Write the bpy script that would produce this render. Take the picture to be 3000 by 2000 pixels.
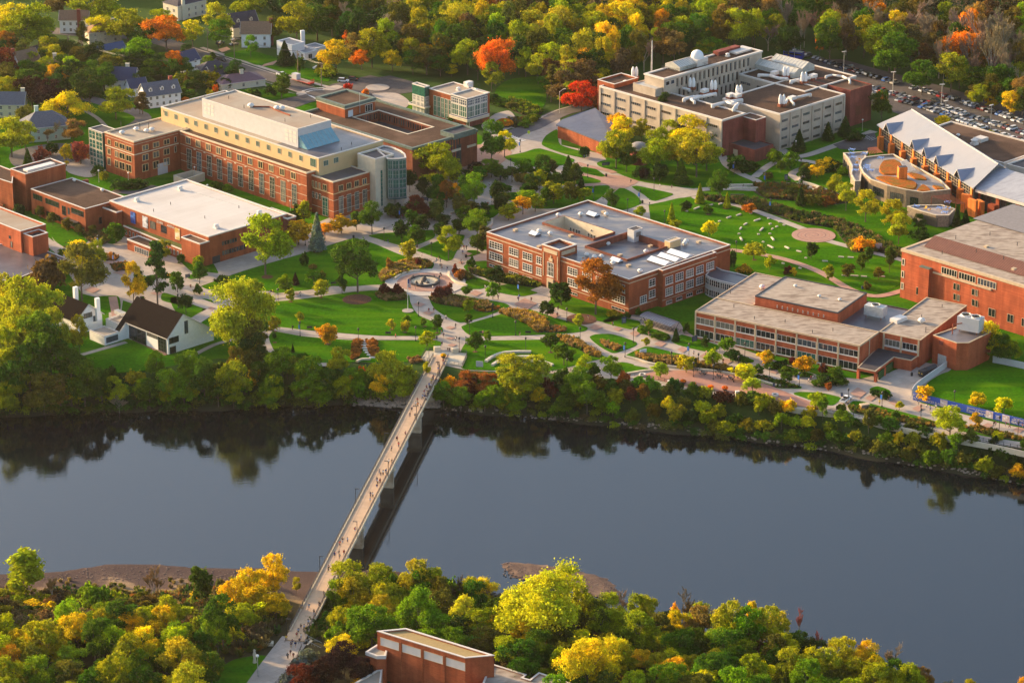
import bpy, math, random
import numpy as np
from mathutils import Vector
R=math.radians
for o in list(bpy.data.objects): bpy.data.objects.remove(o)
SC=bpy.context.scene; COL=SC.collection
# ---------------- camera, sky, sun, exposure
FPX=9400.0; TH=R(20.8); H=390.0
cam_d=bpy.data.cameras.new('camera'); cam=bpy.data.objects.new('camera',cam_d); COL.objects.link(cam)
cam.location=(0,0,H); cam.rotation_euler=(R(90)-TH,0,0)
cam_d.sensor_width=36; cam_d.lens=36*FPX/3000; cam_d.clip_start=5; cam_d.clip_end=8000
SC.camera=cam
SUN_EL=R(14); SUN_DIR=(-0.86,0.51)       # towards the sun, seen from above
W=bpy.data.worlds.new('World'); SC.world=W; W.use_nodes=True
nt=W.node_tree; bg=nt.nodes['Background']
sky=nt.nodes.new('ShaderNodeTexSky'); sky.sky_type='NISHITA'; sky.sun_disc=False
sky.sun_elevation=SUN_EL; sky.sun_rotation=math.atan2(SUN_DIR[0],SUN_DIR[1]); sky.air_density=1.0; sky.dust_density=3.0; sky.ozone_density=1.2
nt.links.new(sky.outputs[0],bg.inputs[0]); bg.inputs[1].default_value=0.15
sd=bpy.data.lights.new('sun','SUN'); sd.energy=4.0; sd.angle=R(1.5); sd.color=(1.0,0.71,0.38)
sun=bpy.data.objects.new('sun',sd); COL.objects.link(sun)
v=Vector((SUN_DIR[0],SUN_DIR[1],0)).normalized()*math.cos(SUN_EL); v.z=math.sin(SUN_EL)
sun.rotation_euler=v.to_track_quat('Z','Y').to_euler()
SC.render.engine='CYCLES'
SC.view_settings.view_transform='Standard'; SC.view_settings.look='None'; SC.view_settings.gamma=1
SC.view_settings.exposure=1.38
SC.render.resolution_x=1024; SC.render.resolution_y=682
rnd=random.Random(7)
# ---------------- pixel <-> world (photo pixels 3000x2000 used as survey coordinates)
CT,ST=math.cos(TH),math.sin(TH)
def P(px,py,z=0.0):
    x=(px-1500)/FPX; y=-(py-1000)/FPX
    d=Vector((x,CT+y*ST,-ST+y*CT)); t=(z-H)/d.z
    return Vector((d.x*t,d.y*t,z))
def pix(p):
    x,y,z=p[0],p[1],p[2]-H
    dep=y*CT-z*ST; up=y*ST+z*CT
    return (1500+FPX*x/dep, 1000-FPX*up/dep)
def vscale(y):            # vertical pixels per metre at ground pixel row y
    d=TH+math.atan((y-1000)/FPX); return FPX*math.cos(d)/(H/math.sin(d))
def poly(*pts,z=0): return [P(a,b,z) for a,b in pts]
WATER=-8.0
NB=[(-400,1240),(0,1222),(200,1208),(500,1200),(800,1192),(1100,1183),(1260,1196),(1600,1226),(2000,1266),(2400,1314),(2700,1366),(3000,1418),(3400,1500)]
NBW=[P(a,b,WATER) for a,b in NB]
SB=[(-400,1745),(0,1680),(300,1657),(550,1650),(700,1668),(900,1670),(1090,1665),(1200,1685),(1350,1712),(1500,1760),(1750,1810),(2000,1850),(2300,1900),(2500,1950),(2750,2000),(3100,2060),(3600,2150)]
SBW=[P(a,b,WATER) for a,b in SB]
def interp(tab,x):
    if x<=tab[0].x: return tab[0].y
    for a,b in zip(tab,tab[1:]):
        if x<=b.x: return a.y+(b.y-a.y)*(x-a.x)/(b.x-a.x)
    return tab[-1].y
def sstep(t): t=max(0,min(1,t)); return t*t*(3-2*t)
def hgt(x,y):
    yn=interp(NBW,x)+1.2*math.sin(x*.21)+.8*math.sin(x*.083+1); ys=interp(SBW,x)+1.5*math.sin(x*.15)
    if y>yn: h=WATER+8*sstep((y-yn+3)/21)
    elif y<ys:
        t=(ys-y); h=WATER+0.5*min(1,t/14)+7.5*sstep((t-14)/52)
        if t<0.5: h=WATER
        h+=.35*math.sin(x*.31+y*.17)*min(1,t/25)*min(1,-h/2)
    else: h=WATER-2*sstep(min(y-ys,yn-y)/6)
    if y>1370: h+=22*sstep((y-1370-max(0,(-x-20))*0.9)/330)*sstep((x+60)/200)
    return h
def T(px,py):
    z=0
    for _ in range(25):
        p=P(px,py,z); z=z*.4+hgt(p.x,p.y)*.6
    p=P(px,py,z); p.z=hgt(p.x,p.y); return p
AD=Vector((math.cos(R(134.4)),math.sin(R(134.4)),0)); BD=Vector((math.cos(R(44.4)),math.sin(R(44.4)),0))
# ---------------- materials
MATS={}
def mat(name,col,rough=.85,var=.15,scale=.6,spec=.3,metal=0,bump=0,col2=None,scale2=None,wave=None,trans=0):
    if name in MATS: return MATS[name]
    m=bpy.data.materials.new(name); m.use_nodes=True; n=m.node_tree.nodes; L=m.node_tree.links
    b=n['Principled BSDF']; b.inputs['Roughness'].default_value=rough; b.inputs['Metallic'].default_value=metal
    b.inputs['Specular IOR Level'].default_value=spec
    geo=n.new('ShaderNodeNewGeometry'); out=geo.outputs['Position']
    if var>0 or col2:
        nz=n.new('ShaderNodeTexNoise'); nz.inputs['Scale'].default_value=scale; nz.inputs['Detail'].default_value=6; nz.inputs['Roughness'].default_value=.65
        L.new(out,nz.inputs['Vector'])
        c1=tuple(max(0,c*(1-var)) for c in col); c2=tuple(min(1,c*(1+var)) for c in col)
        r=n.new('ShaderNodeValToRGB'); r.color_ramp.elements[0].position=.35; r.color_ramp.elements[1].position=.65
        r.color_ramp.elements[0].color=(*c1,1); r.color_ramp.elements[1].color=(*c2,1)
        L.new(nz.outputs[0],r.inputs[0]); cur=r.outputs[0]
        if col2:
            n2=n.new('ShaderNodeTexNoise'); n2.inputs['Scale'].default_value=scale2 or .1; n2.inputs['Detail'].default_value=5
            if wave:
                mp=n.new('ShaderNodeMapping'); mp.inputs['Rotation'].default_value=(0,0,R(wave[0])); mp.inputs['Scale'].default_value=(wave[1],wave[2],1)
                L.new(out,mp.inputs[0]); L.new(mp.outputs[0],n2.inputs['Vector'])
            else: L.new(out,n2.inputs['Vector'])
            r2=n.new('ShaderNodeValToRGB'); r2.color_ramp.elements[0].position=.48; r2.color_ramp.elements[1].position=.66
            L.new(n2.outputs[0],r2.inputs[0])
            mx=n.new('ShaderNodeMix'); mx.data_type='RGBA'; L.new(r2.outputs[0],mx.inputs[0]); L.new(cur,mx.inputs[6]); mx.inputs[7].default_value=(*col2,1)
            cur=mx.outputs[2]
        L.new(cur,b.inputs['Base Color'])
        if bump:
            bp=n.new('ShaderNodeBump'); bp.inputs['Strength'].default_value=bump; bp.inputs['Distance'].default_value=.15
            L.new(nz.outputs[0],bp.inputs['Height']); L.new(bp.outputs[0],b.inputs['Normal'])
    else: b.inputs['Base Color'].default_value=(*col,1)
    MATS[name]=m; return m
def seams(name,sx,sy,rot=44.4,dark=.72,th=.02):
    m=MATS[name]; n=m.node_tree.nodes; L=m.node_tree.links; b=n['Principled BSDF']; src=b.inputs['Base Color'].links[0].from_socket
    g=n.new('ShaderNodeNewGeometry'); mp=n.new('ShaderNodeMapping'); mp.inputs['Rotation'].default_value=(0,0,R(-rot)); bk=n.new('ShaderNodeTexBrick')
    bk.inputs['Scale'].default_value=1; bk.inputs['Brick Width'].default_value=sx; bk.inputs['Row Height'].default_value=sy; bk.inputs['Mortar Size'].default_value=th*sy; bk.inputs['Color1'].default_value=(1,1,1,1); bk.inputs['Color2'].default_value=(.93,.92,.91,1); bk.inputs['Mortar'].default_value=(dark,dark,dark,1)
    L.new(g.outputs['Position'],mp.inputs[0]); L.new(mp.outputs[0],bk.inputs['Vector']); mx=n.new('ShaderNodeMix'); mx.data_type='RGBA'; mx.blend_type='MULTIPLY'; mx.inputs[0].default_value=1; L.new(src,mx.inputs[6]); L.new(bk.outputs[0],mx.inputs[7]); L.new(mx.outputs[2],b.inputs['Base Color'])
def brickmat(name,col,mort=(.38,.33,.28)):
    if name in MATS: return MATS[name]
    m=mat(name,col,.9,.16,.25,.2); n=m.node_tree.nodes; L=m.node_tree.links; b=n['Principled BSDF']
    src=b.inputs['Base Color'].links[0].from_socket
    geo=n.new('ShaderNodeNewGeometry'); sp=n.new('ShaderNodeSeparateXYZ'); L.new(geo.outputs['Position'],sp.inputs[0])
    ad=n.new('ShaderNodeMath'); ad.operation='ADD'; L.new(sp.outputs[0],ad.inputs[0]); L.new(sp.outputs[1],ad.inputs[1])
    cb=n.new('ShaderNodeCombineXYZ'); L.new(ad.outputs[0],cb.inputs[0]); L.new(sp.outputs[2],cb.inputs[1])
    bk=n.new('ShaderNodeTexBrick'); bk.inputs['Scale'].default_value=1.6; bk.inputs['Mortar Size'].default_value=.02
    bk.inputs['Color1'].default_value=(1,1,1,1); bk.inputs['Color2'].default_value=(.68,.64,.62,1); bk.inputs['Mortar'].default_value=(1.0,.95,.9,1)
    L.new(cb.outputs[0],bk.inputs['Vector'])
    mx=n.new('ShaderNodeMix'); mx.data_type='RGBA'; mx.blend_type='MULTIPLY'; mx.inputs[0].default_value=.8
    L.new(src,mx.inputs[6]); L.new(bk.outputs[0],mx.inputs[7])
    nz=n.new('ShaderNodeTexNoise'); nz.inputs['Scale'].default_value=1; nz.inputs['Detail'].default_value=4
    mp=n.new('ShaderNodeMapping'); mp.inputs['Scale'].default_value=(.5,.5,.06); L.new(geo.outputs['Position'],mp.inputs[0]); L.new(mp.outputs[0],nz.inputs[0])
    rp=n.new('ShaderNodeValToRGB'); rp.color_ramp.elements[0].position=.42; rp.color_ramp.elements[0].color=(.78,.74,.72,1); rp.color_ramp.elements[1].position=.6; L.new(nz.outputs[0],rp.inputs[0])
    m2=n.new('ShaderNodeMix'); m2.data_type='RGBA'; m2.blend_type='MULTIPLY'; m2.inputs[0].default_value=1; L.new(mx.outputs[2],m2.inputs[6]); L.new(rp.outputs[0],m2.inputs[7])
    L.new(m2.outputs[2],b.inputs['Base Color']); return m
def leafmat(name,contrast=.35,shift=1.0):
    m=bpy.data.materials.new(name); m.use_nodes=True; n=m.node_tree.nodes; L=m.node_tree.links; n.remove(n['Principled BSDF'])
    oi=n.new('ShaderNodeObjectInfo'); geo=n.new('ShaderNodeNewGeometry')
    nz=n.new('ShaderNodeTexNoise'); nz.inputs['Scale'].default_value=.22; nz.inputs['Detail'].default_value=3; L.new(geo.outputs['Position'],nz.inputs['Vector'])
    rp=n.new('ShaderNodeValToRGB'); rp.color_ramp.elements[0].position=.42; rp.color_ramp.elements[1].position=.62; L.new(nz.outputs[0],rp.inputs[0])
    sh=n.new('ShaderNodeMix'); sh.data_type='RGBA'; sh.blend_type='MULTIPLY'; sh.inputs[0].default_value=1; L.new(oi.outputs['Color'],sh.inputs[6]); sh.inputs[7].default_value=(1.42*shift,1.2,.6,1); sh.clamp_result=False
    mx=n.new('ShaderNodeMix'); mx.data_type='RGBA'; L.new(rp.outputs[0],mx.inputs[0]); L.new(oi.outputs['Color'],mx.inputs[6]); L.new(sh.outputs[2],mx.inputs[7])
    mr=n.new('ShaderNodeMapRange'); mr.inputs[3].default_value=1-contrast; mr.inputs[4].default_value=1+contrast; L.new(geo.outputs['Random Per Island'],mr.inputs[0])
    nb=n.new('ShaderNodeTexNoise'); nb.inputs['Scale'].default_value=.75; nb.inputs['Detail'].default_value=2; L.new(geo.outputs['Position'],nb.inputs['Vector']); rb=n.new('ShaderNodeValToRGB'); rb.color_ramp.elements[0].position=.38; rb.color_ramp.elements[0].color=(.72,.68,.75,1); rb.color_ramp.elements[1].position=.6; rb.color_ramp.elements[1].color=(1.15,1.12,1,1); L.new(nb.outputs[0],rb.inputs[0])
    m3=n.new('ShaderNodeMix'); m3.data_type='RGBA'; m3.blend_type='MULTIPLY'; m3.inputs[0].default_value=1; L.new(mx.outputs[2],m3.inputs[6]); L.new(rb.outputs[0],m3.inputs[7]); mx=m3
    mu=n.new('ShaderNodeVectorMath'); mu.operation='SCALE'; L.new(mx.outputs[2],mu.inputs[0]); L.new(mr.outputs[0],mu.inputs['Scale'])
    df=n.new('ShaderNodeBsdfDiffuse'); tr=n.new('ShaderNodeBsdfTranslucent'); ms=n.new('ShaderNodeMixShader'); ms.inputs[0].default_value=.45
    L.new(mu.outputs[0],df.inputs[0]); L.new(mu.outputs[0],tr.inputs[0]); L.new(df.outputs[0],ms.inputs[1]); L.new(tr.outputs[0],ms.inputs[2])
    L.new(ms.outputs[0],n['Material Output'].inputs[0]); MATS[name]=m; return m
def objcolmat(name,rough=.5,spec=.5,metal=0,coat=0):
    m=bpy.data.materials.new(name); m.use_nodes=True; n=m.node_tree.nodes; b=n['Principled BSDF']
    oi=n.new('ShaderNodeObjectInfo'); m.node_tree.links.new(oi.outputs['Color'],b.inputs['Base Color'])
    b.inputs['Roughness'].default_value=rough; b.inputs['Specular IOR Level'].default_value=spec; b.inputs['Metallic'].default_value=metal
    b.inputs['Coat Weight'].default_value=coat; MATS[name]=m; return m
# ---------------- mesh builder
class MB:
    def __init__(s): s.v=[]; s.f=[]
    def add(s,vs,fs):
        k=len(s.v); s.v+= [tuple(v) for v in vs]; s.f+=[tuple(i+k for i in f) for f in fs]; return s
    def prism(s,pts,z0,z1,bottom=False,top=True):
        n=len(pts); vs=[(p[0],p[1],z0) for p in pts]+[(p[0],p[1],z1) for p in pts]
        fs=[(i,(i+1)%n,(i+1)%n+n,i+n) for i in range(n)]
        if top: fs.append(tuple(range(n,2*n)))
        if bottom: fs.append(tuple(reversed(range(n))))
        return s.add(vs,fs)
    def box(s,c,dim,rz=0):
        cx,cy,z0=c; dx,dy,dz=dim; ca,sa=math.cos(rz),math.sin(rz)
        pts=[(cx+ca*x-sa*y,cy+sa*x+ca*y) for x,y in ((-dx/2,-dy/2),(dx/2,-dy/2),(dx/2,dy/2),(-dx/2,dy/2))]
        return s.prism(pts,z0,z0+dz,True)
    def cyl(s,c,r,h,n=12,r2=None,cap=True):
        r2=r if r2 is None else r2; cx,cy,z0=c
        vs=[(cx+r*math.cos(2*math.pi*i/n),cy+r*math.sin(2*math.pi*i/n),z0) for i in range(n)]+[(cx+r2*math.cos(2*math.pi*i/n),cy+r2*math.sin(2*math.pi*i/n),z0+h) for i in range(n)]
        fs=[(i,(i+1)%n,(i+1)%n+n,i+n) for i in range(n)]
        if cap: fs+= [tuple(range(n,2*n)),tuple(reversed(range(n)))]
        return s.add(vs,fs)
    def lathe(s,c,prof,n=16):
        cx,cy,cz=c; vs=[]; fs=[]
        for r,z in prof: vs+=[(cx+r*math.cos(2*math.pi*i/n),cy+r*math.sin(2*math.pi*i/n),cz+z) for i in range(n)]
        for k in range(len(prof)-1):
            fs+=[(k*n+i,k*n+(i+1)%n,(k+1)*n+(i+1)%n,(k+1)*n+i) for i in range(n)]
        return s.add(vs,fs)
    def bar(s,a,b,r,n=5,r2=None):
        a=Vector(a);b=Vector(b);d=(b-a)
        if d.length<1e-6: return s
        d.normalize(); u=d.orthogonal().normalized(); w=d.cross(u); r2=r if r2 is None else r2
        vs=[a+(u*math.cos(2*math.pi*i/n)+w*math.sin(2*math.pi*i/n))*r for i in range(n)]+[b+(u*math.cos(2*math.pi*i/n)+w*math.sin(2*math.pi*i/n))*r2 for i in range(n)]
        return s.add(vs,[(i,(i+1)%n,(i+1)%n+n,i+n) for i in range(n)]+[tuple(range(n,2*n)),tuple(reversed(range(n)))])
    def sheet(s,pts): return s.add(pts,[tuple(range(len(pts)))])
    def mesh(s,name,m=None,smooth=False):
        me=bpy.data.meshes.new(name); me.from_pydata(s.v,[],s.f); me.update()
        if m: me.materials.append(m)
        if smooth: me.polygons.foreach_set('use_smooth',[True]*len(me.polygons))
        return me
    def build(s,name,m,parent=None,smooth=False):
        if parent is not None:
            l=parent.location; s.v=[(a-l.x,b-l.y,c-l.z) for a,b,c in s.v]
        return link(name,s.mesh(name,m,smooth),parent)
def link(name,data,parent=None,loc=(0,0,0),rz=0):
    o=bpy.data.objects.new(name,data); COL.objects.link(o); o.location=loc; o.rotation_euler=(0,0,rz)
    if parent is not None: o.parent=parent
    return o
REG=[]
def tag(o,label,cat,group=None,at=None):
    o['label']=label; o['category']=cat
    if group: o['group']=group
    REG.append(o); return o
def thing(name,label,cat,loc,group=None,rz=0):
    o=bpy.data.objects.new(name,None); COL.objects.link(o); o.location=loc; o.rotation_euler=(0,0,rz); o.empty_display_size=.5
    return tag(o,label,cat,group)
def struct(name,mb,m,smooth=False):
    o=mb.build(name,m,None,smooth); o['kind']='structure'; return o
def stuff(o): o['kind']='stuff'; return o
def dup(o,loc=None,rz=None,scale=None,kids=True):
    c=o.copy(); COL.objects.link(c)
    if loc is not None: c.location=loc
    if rz is not None: c.rotation_euler=(0,0,rz)
    if scale is not None: c.scale=scale
    for ch in list(o.children):
        d=dup(ch); d.parent=c
    return c
# ---------------- landmarks for wording
LM=[(80,120,'the hazy corner houses'),(230,90,'the brick-chimney house'),(520,35,'the cream mansion'),(410,100,'the big orange maple'),(320,150,'the blue-roofed garage'),(100,190,'the white gabled cottage'),
(450,290,'the three-dormer house'),(120,380,'the pale green house'),(205,320,'the round yellow tree'),(730,110,'the ivy-chimney house'),(880,130,'the flat-roofed white house'),(700,255,'the purple ranch roof'),(860,230,'the street trailer'),(1080,250,'the round-island car park'),
(1330,255,'the glass-cornered building'),(1450,170,'the tall orange tree'),(1560,270,'the dark woodside lawn'),(1705,290,'the bright red tree'),(1900,90,'the wood behind the labs'),(2045,165,'the observatory dome'),(1980,330,'the science hall front'),(2370,350,'the science hall\'s east wing'),(2560,330,'the science hall\'s brick block'),
(2330,100,'the wood beside the bus'),(2650,110,'the wood above the lot'),(2830,140,'the orange woodland crown'),(2930,260,'the lot\'s far corner'),(2780,380,'the ridged metal roof'),(2640,500,'the green roof terrace'),(2470,520,'the stone garden walls'),(2620,650,'the terrace cafe wall'),(2850,780,'the big right-hand brick hall'),
(1700,380,'the slate-roofed low hall'),(1870,440,'the little domed drum'),(2080,400,'the yellow grove'),(2225,450,'the low brick pavilion'),(2180,565,'the stone footbridge'),(2310,500,'the leaf-shaped lawn'),(2383,690,'the spiral plaza'),(2130,640,'the stone-block lawn'),(2500,790,'the lawn beyond the spiral'),
(1560,450,'the bright upper lawn'),(1400,520,'the brown hall\'s path'),(1300,420,'the brown-roofed hall'),(1180,460,'the long hall\'s glass drum'),(980,600,'the long hall\'s brick end'),(700,430,'the long cream-topped hall'),(330,460,'the stepped hall entrance'),(150,560,'the small brick tower'),(580,620,'the white-roofed arena'),(440,740,'the arena entrance'),(60,700,'the orange-lit left hall'),
(240,760,'the left plaza'),(1120,640,'the glass drum crossing'),(1300,700,'the crossing above the fountain'),(1243,825,'the fountain'),(1195,880,'the flagpole'),(1046,800,'the great lawn tree'),(850,780,'the upper lawn'),(960,930,'the lower lawn'),(1075,1020,'the stone steps'),(1640,640,'the collegiate roof'),(1640,800,'the collegiate entrance tower'),(1740,850,'the big rusty tree'),(1850,890,'the collegiate corner'),(1940,940,'the bike shelter'),
(1580,940,'the diagonal grass bed'),(1400,900,'the bed below the fountain'),(1330,1010,'the bridge head'),(1500,1080,'the curved stone seats'),(1700,1040,'the lower grass bed'),(2090,1110,'the pink terrace'),(2200,1000,'the two-storey brick hall'),(2560,1080,'the brick porch'),(2740,1080,'the parked black truck'),(2400,1120,'the white pickup\'s walk'),(2850,1200,'the blue banner'),(2860,1120,'the fenced green lot'),(2600,1200,'the riverside walk'),
(220,930,'the white chalet'),(560,960,'the black-roofed white hall'),(640,900,'the white hall\'s big tree'),(390,1000,'the white hall\'s lawn'),(80,1000,'the left riverbank trees'),(400,1150,'the bank below white hall'),(780,1130,'the bank left of bridge'),(1150,1120,'the bridge-head trees'),(1420,1160,'the bank right of bridge'),(1800,1190,'the bank below the terrace'),(2200,1250,'the bank below the walk'),(2750,1350,'the bank\'s right end'),
(100,1720,'the sandy near shore'),(350,1780,'the brown scrub'),(250,1900,'the near left trees'),(550,1880,'the dark near grove'),(800,1760,'the near yellow thicket'),(860,1900,'the near bridge end'),(1010,1700,'the near bridge pier'),(1000,1880,'the dark red tree'),(1250,1780,'the near green crown'),(1280,1950,'the tall near brick block'),(1600,1780,'the big near yellow tree'),(1750,1700,'the gravel bar'),(1750,1920,'the near golden tree'),(2100,1850,'the near right grove'),(2450,1930,'the near right point'),
(1200,1300,'the bridge\'s far end'),(1120,1450,'the bridge\'s middle'),(1000,1620,'the bridge\'s near half'),(920,1760,'the bridge\'s last span')]
def near(px,py):
    b=min(LM,key=lambda l:(l[0]-px)**2+(2.0*(l[1]-py))**2); dx=px-b[0]; dy=(py-b[1])*2
    if abs(dx)<22 and abs(dy)<36: rel='beside'
    elif abs(dx)>abs(dy): rel='left of' if dx<0 else 'right of'
    else: rel='behind' if dy<0 else 'before'
    return rel+' '+b[2]
ORD=['','second','third','fourth','fifth','sixth','seventh','eighth','ninth','tenth','eleventh','twelfth']
def finish_labels():
    g={}
    for o in REG: g.setdefault(o['label'],[]).append(o)
    for lab,os_ in g.items():
        if len(os_)<2: continue
        os_.sort(key=lambda o:pix(o.matrix_world.translation if o.parent else o.location)[0]); n=len(os_)
        for i,o in enumerate(os_):
            if n==2: s='left one' if i==0 else 'right one'
            elif i==0: s='leftmost'
            elif i==n-1: s='rightmost'
            elif i<=n//2: s=ordn(i)+' from left'
            else:
                k=n-1-i; s=ordn(k)+' from right'
            o['label']=lab+', '+s
# ---------------- trees
def ordn(k):
    if k<12: return ORD[k]
    n=k+1; return '%d%s'%(n,'th' if 10<=n%100<=20 else {1:'st',2:'nd',3:'rd'}.get(n%10,'th'))
LEAF=leafmat('leaf_cover'); BARK=mat('bark',(.13,.10,.075),.95,.3,2,.1); BARKL=mat('pale_bark',(.30,.27,.22),.95,.3,2,.1)
TWIG=objcolmat('twig_cover',.95,.1)
CT_={'dg':(.036,.085,.016),'gr':(.068,.150,.014),'bg':(.15,.29,.014),'yg':(.29,.35,.014),'lm':(.38,.42,.022),'ye':(.62,.54,.016),'go':(.60,.38,.018),'or':(.62,.22,.022),'ru':(.30,.13,.03),'rd':(.62,.055,.020),'mr':(.13,.035,.030),
'pu':(.035,.018,.020),'ol':(.13,.145,.024),'br':(.14,.105,.045),'gy':(.30,.21,.135),'bs':(.17,.24,.22),'tn':(.26,.19,.06),'pk':(.38,.10,.07),'yl':(.50,.47,.022)}
CW={'dg':'dark green','gr':'green','bg':'bright green','yg':'yellow-green','lm':'lime','ye':'yellow','go':'golden','or':'orange','ru':'rusty brown','rd':'fiery red','mr':'maroon','pu':'purple-black','ol':'olive','br':'brown','gy':'bare grey','bs':'blue-grey','tn':'tan','pk':'pinkish red','yl':'pale yellow'}
KW={'broad':'broad tree','oval':'oval tree','cone':'conifer','pine':'ragged pine','col':'upright tree','bare':'leafless tree','bush':'bush','spread':'wide tree'}
def quads_mesh(name,Pc,U,V,m):
    n=len(Pc); v=np.empty((n,4,3),np.float32)
    v[:,0]=Pc-U-V; v[:,1]=Pc+U-V; v[:,2]=Pc+U+V; v[:,3]=Pc-U+V
    me=bpy.data.meshes.new(name); me.vertices.add(n*4); me.vertices.foreach_set('co',v.ravel())
    me.loops.add(n*4); me.loops.foreach_set('vertex_index',np.arange(n*4,dtype=np.int32))
    me.polygons.add(n); me.polygons.foreach_set('loop_start',np.arange(0,n*4,4,dtype=np.int32)); me.polygons.foreach_set('loop_total',np.full(n,4,np.int32))
    me.materials.append(m); me.update(calc_edges=True); return me
def rdir(rg,n):
    a=rg.normal(size=(n,3)); return a/np.linalg.norm(a,axis=1,keepdims=True)
def leaves(rg,pos,out,size,rand=.9):
    n=len(pos); N=out*1.0+rdir(rg,n)*rand; N/=np.linalg.norm(N,axis=1,keepdims=True)
    t=rdir(rg,n); U=np.cross(N,t); U/=np.linalg.norm(U,axis=1,keepdims=True); V=np.cross(N,U)
    s=size*rg.uniform(.55,1.25,(n,1)); return U*s*.5,V*s*.5*rg.uniform(.6,1,(n,1))
def crown_pts(kind,Hh,Wd,seed,nl):
    rg=np.random.default_rng(seed)
    if kind in('broad','oval','spread','bush','col'):
        zc,rz={'broad':(.51,.48),'oval':(.54,.48),'spread':(.50,.48),'bush':(.38,.60),'col':(.54,.46)}[kind]
        nc={'broad':52,'oval':26,'spread':64,'bush':24,'col':34}[kind]
        d=rdir(rg,nc*3); d=d[(d[:,2]>(-.8 if kind!='bush' else -.3))][:nc]; nc=len(d)
        lob=1+.13*np.sin(3*np.arctan2(d[:,1],d[:,0])+seed)+.10*np.sin(5*d[:,2]*2+seed*2)
        rad=rg.uniform(.5,.92,nc)*lob
        if kind in('broad','spread'):
            nlb=9 if kind=='broad' else 13; ld=rdir(rg,nlb*4); ld=ld[ld[:,2]>-.85][:nlb]; ld[0]=(0.1,0,1); lc=ld*rg.uniform(.42,.68,(nlb,1)); lr=rg.uniform(.26,.42,nlb)*(1 if kind=='broad' else .8)
            q=rg.integers(0,nlb,nc*2); cd=rdir(rg,nc*2); cd[:,2]=np.abs(cd[:,2])*.9-.15; d=(lc[q]+cd*(lr[q])[:,None])*np.array([1,1,1.0]); nc=nc*2; rad=np.ones(nc)
        if kind in('oval','col'): rad*=np.where(d[:,2]<0,1.0,1-.28*d[:,2])
        C=d*rad[:,None]*np.array([Wd/2,Wd/2,Hh*rz]); C[:,2]+=Hh*zc
        cr=(rg.uniform(.13,.23,nc) if kind not in('broad','spread') else rg.uniform(.055,.12,nc))*Wd
        if kind=='col': cr*=1.25
        k=rg.integers(0,nc,nl); dd=rdir(rg,nl); dd[:,2]=np.where(rg.random(nl)<.55,np.abs(dd[:,2]),dd[:,2])
        pos=C[k]+dd*(cr[k]*rg.uniform(.55,1.08,nl)*np.where(rg.random(nl)<.14,rg.uniform(1,1.75,nl),1))[:,None]*np.array([1,1,.9])
        r_=np.hypot(pos[:,0],pos[:,1]); f=Wd/2/np.percentile(r_,96); pos[:,:2]*=f; C[:,:2]*=f; zt=np.percentile(pos[:,2],99.3); pos[:,2]*=Hh/zt; C[:,2]*=Hh/zt
        ok=pos[:,2]>(.0 if kind=='bush' else Hh*.06); return rg,pos[ok],dd[ok],C
    if kind=='cone':
        z=rg.uniform(0,1,nl)**1.35; th=rg.uniform(0,6.283,nl); tier=.80+.20*np.abs(((z*11)%1)-.5)*2
        r=(1-z)**.85*tier*rg.uniform(.62,1.0,nl)*(1+.10*np.sin(4*th+seed))
        pos=np.stack([np.cos(th)*r*Wd/2,np.sin(th)*r*Wd/2,Hh*(.08+.92*z)],1); out=np.stack([np.cos(th),np.sin(th),np.full(nl,.5)],1); return rg,pos,out,None
    if kind=='pine':
        nc=20; z=np.linspace(.30,.97,nc); th=rg.uniform(0,6.283,nc); r=(1.02-z)**.6*rg.uniform(.35,.85,nc)
        C=np.stack([np.cos(th)*r*Wd/2,np.sin(th)*r*Wd/2,z*Hh],1); k=rg.integers(0,nc,nl); dd=rdir(rg,nl)
        pos=C[k]+dd*np.array([Wd*.20,Wd*.20,Hh*.035])*rg.uniform(.4,1.05,(nl,1)); dd[:,2]=np.abs(dd[:,2]); return rg,pos,dd,C
def trunk_mesh(kind,Hh,Wd,C,seed,m):
    rg=random.Random(seed); b=MB(); r0=max(.07,Hh*.02)
    if kind=='bush': return None
    top=Hh*{'cone':.95,'pine':.96}.get(kind,.62)
    b.bar((0,0,-.3),(0,0,top*.45),r0,7,r0*.75); b.bar((0,0,top*.45),(rg.uniform(-.02,.02)*Wd,0,top),r0*.75,6,r0*.35)
    if C is not None:
        for i in range(0,len(C),max(1,len(C)//13)):
            c=Vector(C[i]); b.bar((0,0,min(c.z*.6,Hh*.42)),c,r0*.38,4,r0*.1)
    return b.mesh('trunk',m)
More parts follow.
